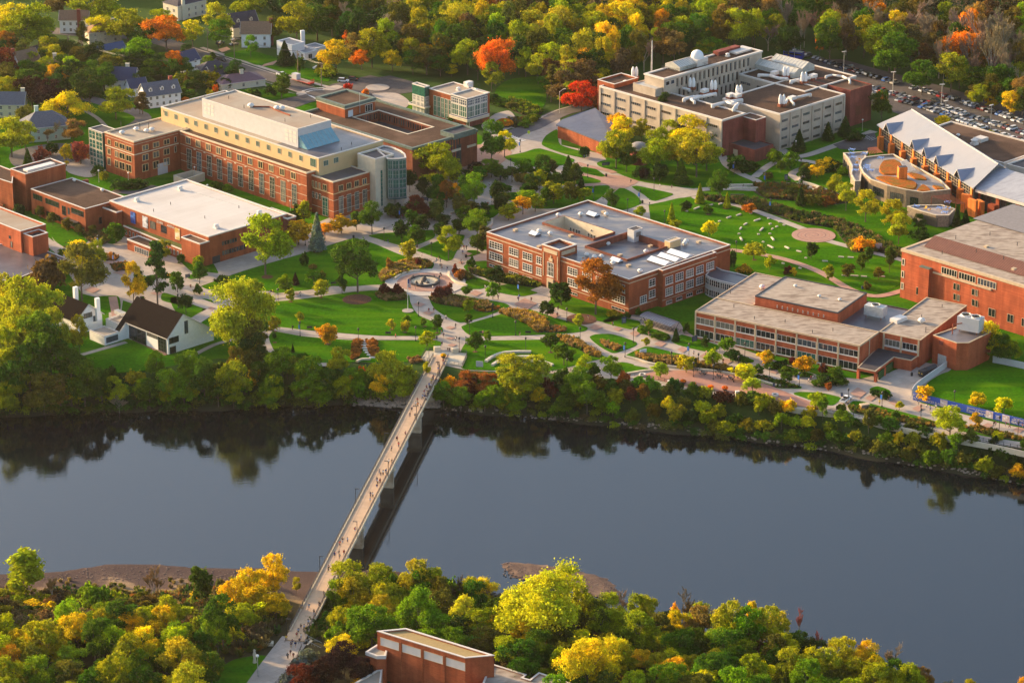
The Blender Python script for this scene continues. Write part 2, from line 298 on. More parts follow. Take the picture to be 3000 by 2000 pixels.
def bare_meshes(Hh,Wd,seed,m):
    rg=random.Random(seed); b=MB(); tips=[]
    def br(p,d,l,r,lv):
        q=p+d*l; b.bar(p,q,r,4 if lv else 6,r*.6)
        if lv>=2: tips.append((p,q)); 
        if lv>=3: return
        for _ in range(5 if lv<2 else 4):
            nd=(d+Vector((rg.uniform(-1,1),rg.uniform(-1,1),rg.uniform(-.1,.6)))*.62).normalized(); br(p+d*l*rg.uniform(.45,1),nd,l*rg.uniform(.55,.75),r*.5,lv+1)
    br(Vector((0,0,0)),Vector((0,0,1)),Hh*.42,Hh*.014,0)
    tr=b.mesh('trunk',m); g=np.random.default_rng(seed); n=2600; idx=g.integers(0,len(tips),n)
    A=np.array([list(tips[i][0]) for i in idx]); B=np.array([list(tips[i][1]) for i in idx]); d=B-A; dl=np.linalg.norm(d,axis=1,keepdims=True)
    dd=d/dl+rdir(g,n)*.75; dd[:,2]+=.35; dd/=np.linalg.norm(dd,axis=1,keepdims=True); L_=g.uniform(.4,1.25,(n,1))*Hh*.05
    pc=A+d*g.uniform(.2,1.1,(n,1))+dd*L_*.5; U=dd*L_*.5; V=np.cross(dd,rdir(g,n)); V/=np.linalg.norm(V,axis=1,keepdims=True)
    return tr,quads_mesh('twigs',pc,U,V*.035,TWIG)
PROTO={}
SPEC={'broad':(15,13,7,9500,.43),'spread':(15,17,4,20000,.36),'oval':(7,4.6,5,2300,.40),'cone':(13,6,3,3000,.50),'pine':(15,9,2,3000,.50),'col':(9,4,3,2300,.44),'bush':(3,4.4,5,1100,.40)}
for k,(hh,ww,nv,nl,ls) in SPEC.items():
    PROTO[k]=[]
    for i in range(nv):
        rg,pos,out,C=crown_pts(k,hh,ww,100*i+len(k)*7+3,nl); U,V=leaves(rg,pos,out,ls)
        PROTO[k].append((quads_mesh('crown_'+k,pos,U,V,LEAF),trunk_mesh(k,hh,ww,C,i,BARK)))
PROTO['bare']=[tuple(reversed(bare_meshes(15,9,i+5,BARKL))) for i in range(4)]; SPEC['bare']=(15,9,4,0,0)
SIZEW=lambda h:'tiny' if h<3.5 else 'small' if h<7 else 'medium' if h<12 else 'tall' if h<18 else 'very tall'
NT=[0]; TREEPOS=[]
def tree_at(kind,col,p,hm,wm,label=None,group='campus trees',jit=.12):
    NT[0]+=1; i=NT[0]; hh,ww=SPEC[kind][:2]; cm,tm=PROTO[kind][(i*7)%len(PROTO[kind])]
    j=lambda:1+rnd.uniform(-jit,jit); c=CT_[col] if isinstance(col,str) else col; g=j(); c4=(c[0]*g*j(),c[1]*g*j(),c[2]*g*j(),1)
    px=pix(p); lab=label or '%s %s %s %s'%(SIZEW(hm),CW[col],KW[kind],near(px[0],px[1]-hm*3))
    TREEPOS.append((p.x,p.y,wm)); rz=rnd.uniform(0,6.28); s=(wm/ww,wm/ww,hm/hh)
    if kind=='bush':
        o=link('riverbank_shrub' if 'bank' in group else 'bush',cm,None,p,rz); o.scale=s; o.color=c4; tag(o,lab,'bush',group); return o
    nm={'cone':'conifer_tree','pine':'pine_tree','bare':'leafless_tree','oval':'young_tree','col':'upright_tree'}.get(kind,'riverbank_tree' if 'bank' in group else 'woodland_tree' if 'wood' in group else 'shade_tree')
    t=thing(nm,lab,'tree',p,group,rz); t.scale=s
    o=link('crown',cm,t); o.color=c4
    if kind=='bare': o.name='twigs'
    link('trunk',tm,t); return t
def tree_px(kind,col,cx,top,w,base,label=None,group='campus trees'):
    w*=1.28 if kind in('oval','col') and 'campus' in group else 1.08; p=T(cx,base); hm=(base-top)/vscale(base); D=math.hypot(p.y,H-p.z); wm=w*D/FPX
    return tree_at(kind,col,p,max(.8,hm),max(.8,wm),label,group)
def trees(txt,group):
    for ln in txt.strip().split('\n'):
        for it in ln.split(';'):
            a=it.split()
            if len(a)>=6: tree_px(a[0],a[1],float(a[2]),float(a[3]),float(a[4]),float(a[5]),None,group)
# residential corner, top left  (kind colour centre-x top width base)
trees('''broad ye 45 15 120 130; broad yg 115 15 115 135; broad yg 75 45 130 150; broad mr 18 145 95 240; broad ru 15 95 80 170; broad br 175 -25 70 60; broad yg 270 -25 140 80
broad yg 375 30 110 130; broad ye 300 50 80 125; broad or 488 52 118 150; broad yg 475 30 70 90; broad ye 565 62 70 140; broad gr 430 70 90 140; bare tn 240 62 55 150; pine ol 243 65 40 155
broad dg 140 150 85 195; broad gr 195 120 70 165; broad bg 412 115 100 215; broad dg 395 150 110 225; broad dg 440 165 90 230; broad or 512 152 65 230; broad gr 505 175 62 245; broad gr 445 175 60 240; broad ol 315 165 80 240; broad gr 410 213 70 260
broad go 165 192 70 275; broad dg 190 200 85 285; broad dg 265 205 95 330; broad ol 250 195 45 250; broad pu 95 228 90 320; broad pu 145 235 100 330; broad pu 175 265 60 320; broad yg 25 228 75 305; spread ye 199 275 128 360; broad yg 340 260 100 350; pine br 418 270 45 335; broad br 410 285 40 335
broad ol 80 312 60 370; bare tn 140 360 75 420; broad tn 215 352 65 420; broad lm 35 348 110 460; broad lm 75 370 60 440; cone gr 82 435 30 485; oval pk 122 432 48 485; oval dg 155 420 35 455; col ye 195 425 32 488; oval pk 236 418 48 482; oval or 238 430 44 480; bush ol 225 430 40 470
broad dg 545 132 40 180; cone br 550 212 36 270; bush dg 500 250 45 280; bush gr 530 258 50 290; bush gr 560 265 45 295; bush dg 515 270 40 295; oval or 545 285 22 305; bush ye 615 262 25 280; bush or 632 250 18 275
broad lm 635 12 80 130; broad bg 640 60 75 140; col dg 625 155 20 190; broad dg 692 178 56 245; bush gr 640 195 45 240; bush dg 660 230 45 260; broad bg 610 165 40 225; broad bg 735 105 40 170; cone dg 835 122 55 192; cone dg 860 155 24 185; cone ol 940 160 30 210; oval gr 880 170 26 215
oval gr 825 225 50 288; oval gr 832 215 32 250; bush dg 790 252 35 280; bush dg 752 265 30 285; bush gr 735 260 28 280; broad ye 985 120 88 215; broad tn 1035 100 60 190; broad or 1060 148 60 205; oval or 1035 80 50 150; broad gr 990 95 30 130; broad yg 1090 88 90 200; broad ye 1150 150 60 210; broad gr 1165 110 70 190; bush yg 960 192 60 222;bush rd 1020 245 24 265; bush or 1070 262 22 278''','trees among the houses')
# campus
trees('''cone yg 690 590 26 640; col yg 892 592 30 670; oval dg 870 600 34 665; oval yg 698 610 20 650; cone bs 930 625 52 737; oval go 875 650 60 718; oval go 952 655 40 700; oval go 1000 635 60 684; broad gr 1090 592 66 686; oval gr 1045 622 30 675; broad yg 778 635 135 805
bush dg 1155 600 55 632; col dg 1177 648 34 710; oval gr 1145 600 28 638; broad mr 1220 575 62 650; broad yg 1285 425 125 530; spread yg 1285 460 120 550; broad ru 1308 532 60 608; oval go 1335 542 34 590; broad bg 1390 508 68 620; broad gr 1440 355 72 490; broad ye 1478 385 60 462; broad bg 1440 468 58 520; bush pu 1392 478 45 500; bush ru 1395 495 55 525; bush dg 1375 500 40 520
oval gr 1500 490 34 535; broad gr 1540 468 56 532; broad gr 1585 455 54 528; oval dg 1598 492 40 556; broad dg 1552 512 56 582; cone gr 1665 457 50 527; cone dg 1702 508 28 558; oval yg 1622 535 46 598; oval gr 1600 552 30 605; oval ol 1673 533 36 592; oval yg 1712 553 38 592; oval gr 1790 555 36 610; col dg 1455 533 30 605; col dg 1468 575 32 632; oval yg 1490 598 46 645; oval go 1532 578 42 628; oval yg 1568 572 42 620; oval dg 1415 595 32 640; broad bg 1400 615 72 700
oval ol 1345 570 36 625;oval ol 1368 592 60 640; oval gr 1360 605 40 660; col dg 1345 645 36 686; col dg 1300 628 32 668; col dg 1288 655 32 700; col dg 1240 632 30 688; bush ol 1265 612 44 640; broad yg 1314 665 66 762; col gr 1222 662 40 725; oval lm 1198 705 36 765; broad gr 1048 708 128 858; oval gr 1002 800 24 862
oval bg 836 810 38 858; cone pu 866 798 24 835; bush dg 893 738 24 778; oval bg 920 795 36 838; oval lm 941 820 36 872; oval lm 852 848 22 885; cone dg 985 745 20 768; bush tn 918 772 22 788; bush ol 940 795 30 815; oval yg 802 927 32 975; bush dg 804 972 14 992; oval lm 880 914 18 946; oval go 961 952 44 1012; cone dg 858 1005 12 1032; oval lm 1146 935 22 968; oval lm 1187 940 22 975; oval bg 1190 925 22 950; oval bg 1240 932 14 957; col gr 1281 922 26 975; oval yg 1251 970 36 1015
bush mr 1128 833 34 860; bush mr 1165 832 32 862; bush ru 1142 758 22 790; bush mr 1225 757 16 782; bush mr 1334 775 20 805; bush ru 1345 790 30 820; bush mr 1288 840 40 875; bush mr 1310 832 34 868; oval gr 1365 842 26 868; oval bg 1444 827 32 876; oval dg 1452 785 46 832; bush lm 1492 808 40 825; bush gr 1380 755 24 780; bush lm 1402 785 30 800
oval yg 1371 878 26 915; oval gr 1372 920 18 952; oval gr 1393 972 38 1030; oval bg 1429 968 18 1004; oval gr 1613 978 42 1034; oval gr 1652 1008 46 1070; oval dg 1604 885 34 928; oval lm 1695 920 26 957; oval dg 1644 828 52 895; broad ru 1745 765 125 922; bush dg 1835 915 26 934; bush lm 1795 912 40 925; bush gr 1872 902 20 925
oval lm 1902 937 18 971; bush bg 1885 955 34 972; oval lm 1893 990 20 1012; cone dg 1980 960 24 1000; bush gr 2010 948 20 976; oval dg 2065 985 18 1022; oval bg 2129 992 38 1040; oval lm 2088 1025 42 1078; oval lm 2010 1043 40 1092; oval lm 1935 1062 36 1108; oval ye 2180 1070 54 1112; oval lm 2204 1110 42 1152; oval ye 2243 1028 38 1068; oval gr 2222 1070 26 1098; oval go 2352 1046 46 1096; oval gr 2305 1090 30 1120; oval dg 2150 1030 40 1055; bush dg 2030 1046 20 1075; bush mr 2325 1048 30 1070; bush mr 2258 1035 22 1055
oval ru 2428 1120 16 1145; oval gr 2450 1075 34 1122; bush mr 2413 1066 34 1092; oval ye 2705 1130 38 1178; oval ye 2635 1177 20 1200; oval ye 2862 1153 42 1192; oval ye 2940 1166 42 1216; oval go 2858 1209 28 1252; oval ye 2924 1264 26 1294; broad lm 2782 1193 92 1290; broad yg 2395 1150 50 1212; bush gr 2465 1185 30 1208; bush gr 2625 1202 24 1228
cone yg 2050 538 32 596; cone yg 2130 563 24 610; cone yg 1967 594 28 650; bush dg 2011 590 30 617; bush gr 2074 600 26 626; oval yg 1975 645 28 672; oval ye 2077 650 36 695; oval or 2195 598 32 625; oval lm 2208 716 50 762; oval yg 2255 750 28 793; oval dg 2376 710 28 760; oval yg 1875 605 28 636; bush go 2178 778 44 798; bush mr 2310 780 24 805; oval ye 2325 785 16 810; bush dg 2145 735 20 790
oval gr 2522 743 24 796; oval gr 2544 725 20 770; oval gr 2605 725 28 800; oval yg 2428 776 26 822; oval ol 2484 775 30 812; oval ol 2573 785 26 820; bush ol 2540 826 24 848; bush go 2527 700 60 735; bush yg 2800 680 40 710
broad gr 2110 500 66 590; cone gr 1995 465 50 538; oval dg 1932 482 42 530; oval gr 2020 530 20 545; bush dg 1880 490 50 520; bush pu 1885 495 24 525; bush dg 2170 462 70 500; bush dg 2145 456 30 478; bush dg 2200 475 50 500; oval bg 2315 445 38 495; oval bg 2270 440 34 485; oval gr 2287 472 22 505; oval ol 2252 505 24 525; bush dg 2355 490 34 525; bush ol 2360 478 40 505; oval ye 2393 487 36 520; oval go 2405 470 30 500; oval ye 2420 465 40 500
cone dg 2345 545 34 603; bush ol 2320 545 60 570; bush ol 2385 570 60 600; bush ru 2420 575 50 600; broad yg 2448 512 48 580; broad lm 2478 538 56 618; broad lm 2535 560 76 650; broad lm 2612 588 80 678; broad lm 2632 628 60 715; bush bg 2468 490 34 512; bush dg 2440 470 50 500; cone dg 2802 605 32 665; cone dg 2828 612 26 655; broad gr 2690 628 40 680; bush dg 2690 670 60 705; oval go 2445 540 26 560
broad rd 1703 242 98 335; broad ru 1740 270 60 330; broad gr 2582 268 62 362; broad or 2578 268 36 320; cone dg 2340 380 46 445; cone dg 2425 358 40 412; cone dg 2475 342 48 398; oval ye 2760 340 40 372; oval ye 2872 378 26 398; oval lm 2902 382 16 402; bush dg 2500 385 60 410
broad go 1812 335 60 420; broad ye 1818 345 70 440; broad yg 1805 385 92 495; broad lm 1880 350 50 420; pine dg 1945 272 56 400; cone dg 1805 300 24 365; cone dg 1845 318 30 380; broad yg 1960 355 70 430; broad ye 2020 340 110 440; broad yg 1925 410 96 510; broad lm 2040 385 110 520; broad yg 1985 400 90 500; broad yg 2070 420 90 500; broad gr 2105 350 40 450; broad gr 1835 430 56 505; broad yg 1930 380 70 470; broad go 1985 350 50 410; bush ol 1840 330 30 352; broad bg 2235 272 40 300; oval bg 2278 280 30 300
bush dg 1710 430 30 462; bush bg 1540 355 40 372; bush gr 1560 335 50 352; bush ol 1500 300 40 318; bush gr 1470 290 50 308; bush dg 1450 280 50 300; bush yg 1560 340 24 360; bush gr 1420 300 30 330;bush dg 1360 345 40 362; bush dg 1330 345 60 362
bush dg 2420 1100 60 1125;bush gr 2465 1100 40 1128; bush dg 2290 1055 40 1075; bush gr 2260 1065 40 1080; bush gr 2300 1075 40 1092; bush gr 2340 1085 44 1100; bush gr 2150 1038 30 1055; bush gr 2180 1045 34 1060; bush gr 1925 975 44 990; bush gr 1945 980 40 993; bush dg 2565 1140 30 1160; bush dg 2590 1143 40 1165; bush gr 2400 1110 40 1130
broad ye 2895 945 70 1050; broad gr 2925 985 90 1060; broad yg 2960 1000 60 1065; bush bg 665 540 30 560; bush gr 635 530 40 555; bush dg 350 530 60 555; bush dg 400 525 60 548; bush yg 305 505 24 530; bush gr 285 485 36 515; oval gr 340 655 44 712; oval ol 272 660 20 690; oval ol 305 693 18 715; col ol 118 605 20 640; oval ol 155 625 30 660; oval ol 197 640 24 680; oval ol 230 660 20 690;bush dg 55 600 34 628; bush dg 25 590 30 612''','campus trees and bushes')
# left plaza and white hall
trees('''broad ye 235 710 90 800; broad ol 240 720 130 880; broad yg 290 705 50 790; bare br 145 755 90 850; bush br 150 760 90 850; broad go 392 770 66 905; pine dg 462 708 80 895; broad yg 475 705 50 770; oval dg 412 795 40 860; oval yg 580 750 30 800; oval gr 585 770 40 832; oval gr 520 796 40 858; oval dg 545 865 40 920; bush bg 290 735 34 760; oval bg 182 730 24 755; bush gr 580 832 24 862; oval gr 655 808 40 845; oval yg 650 812 30 840; oval gr 530 745 24 775; broad yg 745 820 50 895; oval gr 420 870 24 910
spread lm 705 828 170 1050; broad bg 672 905 90 1010; broad gr 740 880 90 1020; broad ol 745 940 90 1060; broad dg 750 980 90 1080; broad lm 70 815 140 1010; broad lm 20 805 80 960; broad lm 130 840 110 1010; broad lm 60 900 120 1060; broad bg 120 920 110 1090; broad lm 165 905 80 1065; broad lm 235 925 56 1050; broad yg 15 960 80 1130; broad gr 150 950 110 1110; broad gr 210 1020 90 1120; broad gr 90 1010 100 1150; broad ol 130 1095 120 1210; broad gr 40 1060 90 1190; broad yg 20 1120 80 1220; broad tn 180 1110 70 1210
broad gr 250 1055 110 1200; broad gr 300 1080 70 1195; oval lm 408 1115 32 1175; broad yg 335 1105 70 1190; bare gy 350 1150 60 1210; broad bg 460 1030 60 1120; broad bg 500 1080 90 1195; broad gr 440 1110 70 1195; broad bg 560 1030 80 1130; broad yg 495 1110 60 1198; broad bg 540 1100 70 1195; broad gr 600 1050 80 1180; broad yg 690 1060 110 1190; broad yg 685 1130 60 1195; broad gr 640 1100 80 1190; oval ol 740 1020 60 1100; broad gr 760 1060 60 1150
broad bg 830 1020 90 1130; broad yg 860 1045 50 1110; broad gr 800 1090 70 1180; broad yg 800 1100 60 1190; broad bg 780 1130 60 1200; broad lm 900 1045 60 1130; broad bg 920 1045 90 1170; broad lm 990 1020 66 1100; broad bg 900 1110 80 1190; broad bg 935 1120 70 1195; broad gr 960 1080 70 1180; oval or 1060 1072 22 1125; broad bg 1030 1080 70 1165; broad yg 1010 1100 60 1180; broad bg 1060 1120 40 1180; broad lm 1135 1030 90 1140; broad ye 1120 1090 60 1170; broad lm 1160 1060 70 1165; oval yg 1195 1070 50 1140; broad yg 1180 1100 60 1180; oval lm 1250 1060 20 1110
broad bg 1300 1115 60 1195; broad ru 1365 1088 70 1150; broad ru 1420 1095 70 1155; bush mr 1380 1110 70 1155; broad bg 1350 1130 70 1200; broad lm 1500 1040 100 1150; broad lm 1570 1042 90 1150; broad yg 1530 1080 120 1190; broad bg 1450 1130 70 1200; broad bg 1420 1145 60 1205; broad ye 1580 1135 50 1190; broad bg 1510 1150 60 1215; bush mr 1610 1110 50 1165; broad yg 1715 1040 50 1115; broad bg 1700 1075 70 1150; broad bg 1790 1045 60 1120; oval gr 1740 1065 40 1110; broad gr 1660 1130 70 1210; broad bg 1720 1120 80 1215; broad bg 1650 1160 60 1215''','trees along the far riverbank')
# near bank
trees('''col lm 80 1615 100 1745; bare tn 155 1680 50 1770; bare tn 455 1650 70 1770; bush bg 275 1715 80 1790; bush gr 305 1720 50 1780; oval gr 590 1660 60 1780; broad ye 805 1625 90 1770; broad ye 730 1670 100 1800; broad ye 690 1700 90 1810; broad ye 810 1740 80 1820; broad lm 868 1690 26 1740; broad yg 710 1770 80 1850; broad gr 655 1750 120 1910; broad bg 640 1800 80 1930
broad gr 345 1765 90 1890; broad lm 415 1785 70 1870; broad ye 480 1778 80 1880; broad ye 230 1800 90 1910; broad ye 290 1795 50 1870; broad yg 120 1825 120 1950; broad ye 140 1850 110 1960; broad go 35 1895 90 1990; broad gr 280 1820 90 1950; broad bg 520 1825 80 1920; broad yg 385 1860 90 1990; broad lm 530 1885 140 2010; broad bg 110 1930 100 2040; broad yg 350 1920 110 2060; broad gr 420 1960 110 2080; broad lm 560 1950 130 2090; broad ol 210 1940 90 2050; broad gr 590 1850 70 1940; broad yg 20 1930 90 2080; broad lm 30 1990 90 2090;broad gr 480 1900 70 1990
broad lm 1025 1645 100 1790; broad yg 990 1700 70 1800; broad yg 1000 1780 70 1850; bush gr 1130 1690 80 1760; bush ol 1100 1720 90 1790; bush gr 1080 1740 70 1790; bush gr 955 1790 40 1830; bush bg 985 1830 60 1880; bush gr 1020 1830 60 1870; broad lm 1225 1640 90 1760; broad yg 1270 1665 70 1770; broad ol 1290 1690 70 1790; bare br 1340 1680 60 1780; col ye 1378 1690 40 1780; bare br 1440 1720 70 1790; broad ol 1300 1730 90 1830
spread bg 1230 1730 130 1880; broad bg 1090 1780 130 1900; broad bg 1050 1800 90 1900; broad bg 1260 1800 100 1900; broad bg 1330 1840 90 1930; broad ye 1005 1865 90 1940; broad pu 1010 1885 100 1990; broad pu 960 1930 110 2030; broad mr 890 1950 90 2050; broad pu 1060 1930 80 2020; bush bs 910 1905 60 1935; bush bs 880 1935 60 1975; bush bs 850 1975 60 2010; bush go 1050 1990 60 2030
spread yl 1595 1687 250 1900; broad lm 1500 1730 110 1860; broad lm 1690 1710 110 1860; broad yg 1400 1790 110 1880; broad ye 1430 1785 70 1860; broad ol 1420 1840 100 1930; broad yg 1780 1740 90 1860; broad ol 1750 1760 90 1880; broad gr 1530 1880 120 2000; broad yg 1490 1870 90 1990; broad ol 1640 1800 90 1920; broad gr 1570 1850 90 1960; spread ye 1720 1875 170 2040; broad ye 1790 1870 90 2000; broad yg 1640 1900 60 2000; broad lm 1800 1790 80 1880; broad yg 1860 1740 60 1850
bare gy 1820 1720 60 1820; broad lm 1890 1750 60 1850; broad yg 1870 1800 120 1930; broad yg 1830 1900 80 2000; broad ol 1930 1800 90 1920; broad ye 1975 1790 70 1890; bare br 2000 1730 70 1850; oval go 1975 1768 30 1830; broad tn 2050 1775 80 1890; bare gy 2075 1780 60 1870; broad lm 2140 1765 110 1920; broad bg 2190 1780 110 1930; broad lm 2250 1780 110 1920; col ye 2200 1760 34 1850; broad lm 2280 1790 70 1900; broad gr 2120 1850 110 1970; broad gr 2000 1850 110 1970; broad bg 1970 1950 120 2070; broad gr 2080 1920 120 2050; bare pk 2340 1775 30 1880; bare pk 2390 1840 40 1930; broad gr 2340 1850 70 1950; broad lm 2310 1900 100 2020; broad yg 2200 1920 90 2040
broad lm 2380 1900 90 2020; broad ol 2270 1860 80 1980; broad lm 2470 1870 90 2000; broad ye 2540 1880 90 2000; broad lm 2420 1900 90 2020; broad yg 2500 1930 90 2040; bare gy 2610 1870 60 1990; broad gr 2620 1935 80 2040; broad yg 2660 1950 90 2060; broad tn 2700 1955 60 2040; broad bg 2360 1940 110 2080; broad yg 2560 1950 110 2070; bare gy 2780 1985 60 2060; broad go 2995 1985 50 2080; broad yg 2840 1990 40 2060; broad bg 2150 1960 120 2090; broad ol 2050 1980 110 2090;bush ru 1925 1805 50 1840''','trees along the near riverbank')
# ---- scattered fill
def inpoly(x,y,pl):
    c=False; j=len(pl)-1
    for i in range(len(pl)):
        if (pl[i][1]>y)!=(pl[j][1]>y) and x<(pl[j][0]-pl[i][0])*(y-pl[i][1])/(pl[j][1]-pl[i][1])+pl[i][0]: c=not c
        j=i
    return c
def scatter(pxpoly,spacing,clear,seed=1,tries=6000,nmax=999):
    rg=random.Random(seed); wp=[T(a,b) for a,b in pxpoly]; xs=[p.x for p in wp]; ys=[p.y for p in wp]; pl=[(p.x,p.y) for p in wp]; out=[]
    cell={}
    for _ in range(tries):
        if len(out)>=nmax: break
        x=rg.uniform(min(xs),max(xs)); y=rg.uniform(min(ys),max(ys))
        if not inpoly(x,y,pl): continue
        k=(int(x//spacing),int(y//spacing))
        if any((x-a)**2+(y-b)**2<spacing**2 for i in (-1,0,1) for j in (-1,0,1) for a,b in cell.get((k[0]+i,k[1]+j),())): continue
        if any((x-a)**2+(y-b)**2<(clear*w)**2 for a,b,w in TREEPOS): continue
        cell.setdefault(k,[]).append((x,y)); out.append(Vector((x,y,hgt(x,y))))
    return out
def pick(rg,ws):
    t=rg.uniform(0,sum(w for _,w in ws))
    for k,w in ws:
        t-=w
        if t<=0: return k
    return ws[-1][0]
# explicit showy trees of the wood
trees('''spread lm 1345 20 160 150; broad lm 1290 40 100 130; broad bg 1450 25 110 110; broad yg 1240 70 90 140; broad dg 1380 60 120 150; spread or 1452 118 102 252; broad yg 1440 185 60 270; pine br 1465 75 66 140; broad go 1290 115 60 200; broad ye 1240 130 50 190; broad yg 1370 120 90 220; broad ye 1322 190 36 225; broad ol 1250 140 90 220; broad gr 1210 150 60 220; broad gr 1290 165 70 225; broad gr 1400 150 60 235; broad dg 1120 30 120 130; broad yg 870 10 100 130; broad ol 800 50 50 130; broad br 1035 82 50 130; broad gr 1130 45 70 130; broad yg 740 -20 100 60; broad gr 930 20 110 120
spread lm 1640 30 190 150; broad lm 1560 35 110 140; broad yg 1740 40 120 150; broad gr 1560 100 110 200; broad gr 1640 90 140 190; broad gr 1740 100 120 200; broad dg 1520 110 60 220; broad lm 1650 105 80 200; broad lm 1715 110 80 200; broad go 1780 80 60 180; broad ye 1740 95 60 170; broad bg 1640 165 60 240; pine ol 1615 190 46 300; broad br 1650 210 90 310; broad br 1710 180 110 290; broad dg 1740 150 90 260; broad br 1690 215 70 300
broad go 1840 -5 110 110; broad ye 1820 10 120 130; broad or 1890 48 46 110; broad ye 1835 50 60 120; broad go 1860 -10 60 60; broad lm 2000 52 80 140; broad ye 2050 62 60 130; broad gr 1990 70 90 160; broad tn 1975 95 80 190; broad yg 1920 85 50 170; broad ru 1945 60 60 150; broad gr 1960 20 100 120; broad bg 2080 112 90 170; broad yg 2060 120 60 170; broad lm 2150 30 80 150; broad or 2165 8 50 70; broad ye 2135 65 60 130; broad yg 2210 32 70 150; broad gr 2260 30 60 120; broad dg 2310 80 90 180; broad or 2400 95 30 170
broad yg 2430 35 80 170; broad gr 2430 60 80 190; broad br 2480 75 60 180; broad yg 2530 50 80 170; broad bg 2605 72 120 215; broad gr 2620 100 110 240; broad yg 2560 90 70 200; broad ye 2620 35 70 140; spread or 2815 95 120 225; broad lm 2785 160 100 270; broad bg 2810 170 70 260; broad ye 2980 0 60 80; broad go 2990 20 50 90; broad ye 2960 270 60 350; broad tn 2990 230 60 340; broad go 2900 280 40 320; broad yg 2870 250 60 320; broad gr 2700 180 90 280; broad gr 2900 200 90 290; broad tn 2850 250 40 300; broad gr 2950 190 60 270; broad yg 2985 185 60 260
bare gy 2800 10 80 180; bare gy 2870 20 90 220; bare gy 2930 30 90 240; bare gy 2980 80 70 230; bare gy 2720 10 80 170; bare gy 2750 80 70 230; bare gy 2690 60 70 200; bare gy 2440 0 60 130; bare gy 2480 10 60 150; bare gy 2660 0 80 160; bare gy 2560 0 80 130; bare gy 2345 20 50 150; bare gy 2250 60 60 150; bare gy 2300 -20 60 120; bare gy 1020 0 60 130;bare gy 2900 60 90 260;bare gy 2840 60 80 240;bare gy 2955 120 80 280''','trees of the wood')
def woodcol(x,y,rg):
    if x<620: return pick(rg,[('yg',4),('ye',2),('gr',3),('ol',2),('or',.4),('br',1)])
    if x<1200: return pick(rg,[('gr',4),('dg',2),('ol',4),('yg',3),('br',2),('gy',1.5)])
    if x<1780: return pick(rg,[('lm',2),('yg',4),('gr',4),('ol',2),('ye',1),('go',.3),('br',.6)]) if y>30 else pick(rg,[('br',2.5),('gy',3),('or',.5),('ye',2),('yg',3),('ol',2.5)])
    if x<2100: return pick(rg,[('ye',1.5),('yg',4),('gr',3),('ol',3),('br',2),('go',.4),('gy',1.5)])
    if x<2400: return pick(rg,[('gr',2),('ol',3),('br',3),('gy',3),('yg',1.5),('tn',1)])
    return pick(rg,[('gy',7),('br',3),('ol',3),('tn',2),('yg',1),('go',.2),('gr',1)])
fill_=1
rg=random.Random(5)
wood=scatter([(-250,-190),(620,-190),(3300,-190),(3400,350),(2980,352),(2800,268),(2620,215),(2480,165),(2370,140),(2200,140),(1990,175),(1830,250),(1745,290),(1660,330),(1600,290),(1500,190),(1380,215),(1210,215),(1020,160),(960,110),(820,70),(640,20),(400,-20),(-250,-30)],8.6,.33,3,30000)
wood.sort(key=lambda p:p.y); wood_far=[]
NW=0
for p in wood:
    x,y=pix(p)
    if x<-60 or x>3060 or y-150>2000: continue
    c=woodcol(x,y-60,rg); near_edge=y>120
    if NW<170:
        NW+=1; k='bare' if c=='gy' else 'broad'
        hm=rg.uniform(13,21) if y<260 else rg.uniform(9,15)
        tree_at(k,c,p,hm,rg.uniform(8.5,13),None,'trees of the wood',.2)
    else: wood_far.append((p,c))
# far wood, one mass
Pc=[];Uc=[];Vc=[];cols=[]
g=np.random.default_rng(9)
for p,c in wood_far:
    hh=g.uniform(14,21); ww=g.uniform(9,13); n=900
    _,pos,out,C=crown_pts('broad',hh,ww,int(g.integers(1e6)),n); U,V=leaves(_,pos,out,.85)
    if c=='gy': k=g.random(len(pos))<.45; pos,U,V=pos[k],U[k]*.8,V[k]*.35
    Pc.append(pos+np.array(p)); Uc.append(U); Vc.append(V); cc=np.array(CT_[c])*g.uniform(.8,1.2); cols.append(np.repeat([[*cc,1.0]],len(pos)*4,0))
if Pc:
    m=bpy.data.materials.new('far_wood'); m.use_nodes=True; n_=m.node_tree.nodes; n_.remove(n_['Principled BSDF'])
    at=n_.new('ShaderNodeAttribute'); at.attribute_name='kindcol'; df=n_.new('ShaderNodeBsdfDiffuse'); tr=n_.new('ShaderNodeBsdfTranslucent'); ms=n_.new('ShaderNodeMixShader'); ms.inputs[0].default_value=.38
    for q in (df,tr): m.node_tree.links.new(at.outputs[0],q.inputs[0])
    m.node_tree.links.new(df.outputs[0],ms.inputs[1]); m.node_tree.links.new(tr.outputs[0],ms.inputs[2]); m.node_tree.links.new(ms.outputs[0],n_['Material Output'].inputs[0])
    me=quads_mesh('far_wood',np.concatenate(Pc),np.concatenate(Uc),np.concatenate(Vc),m)
    a=me.color_attributes.new('kindcol','FLOAT_COLOR','POINT'); a.data.foreach_set('color',np.concatenate(cols).astype(np.float32).ravel())
    o=link('far_wood',me); stuff(o); tag(o,'far autumn wood reading as one mass along the top edge','wood')
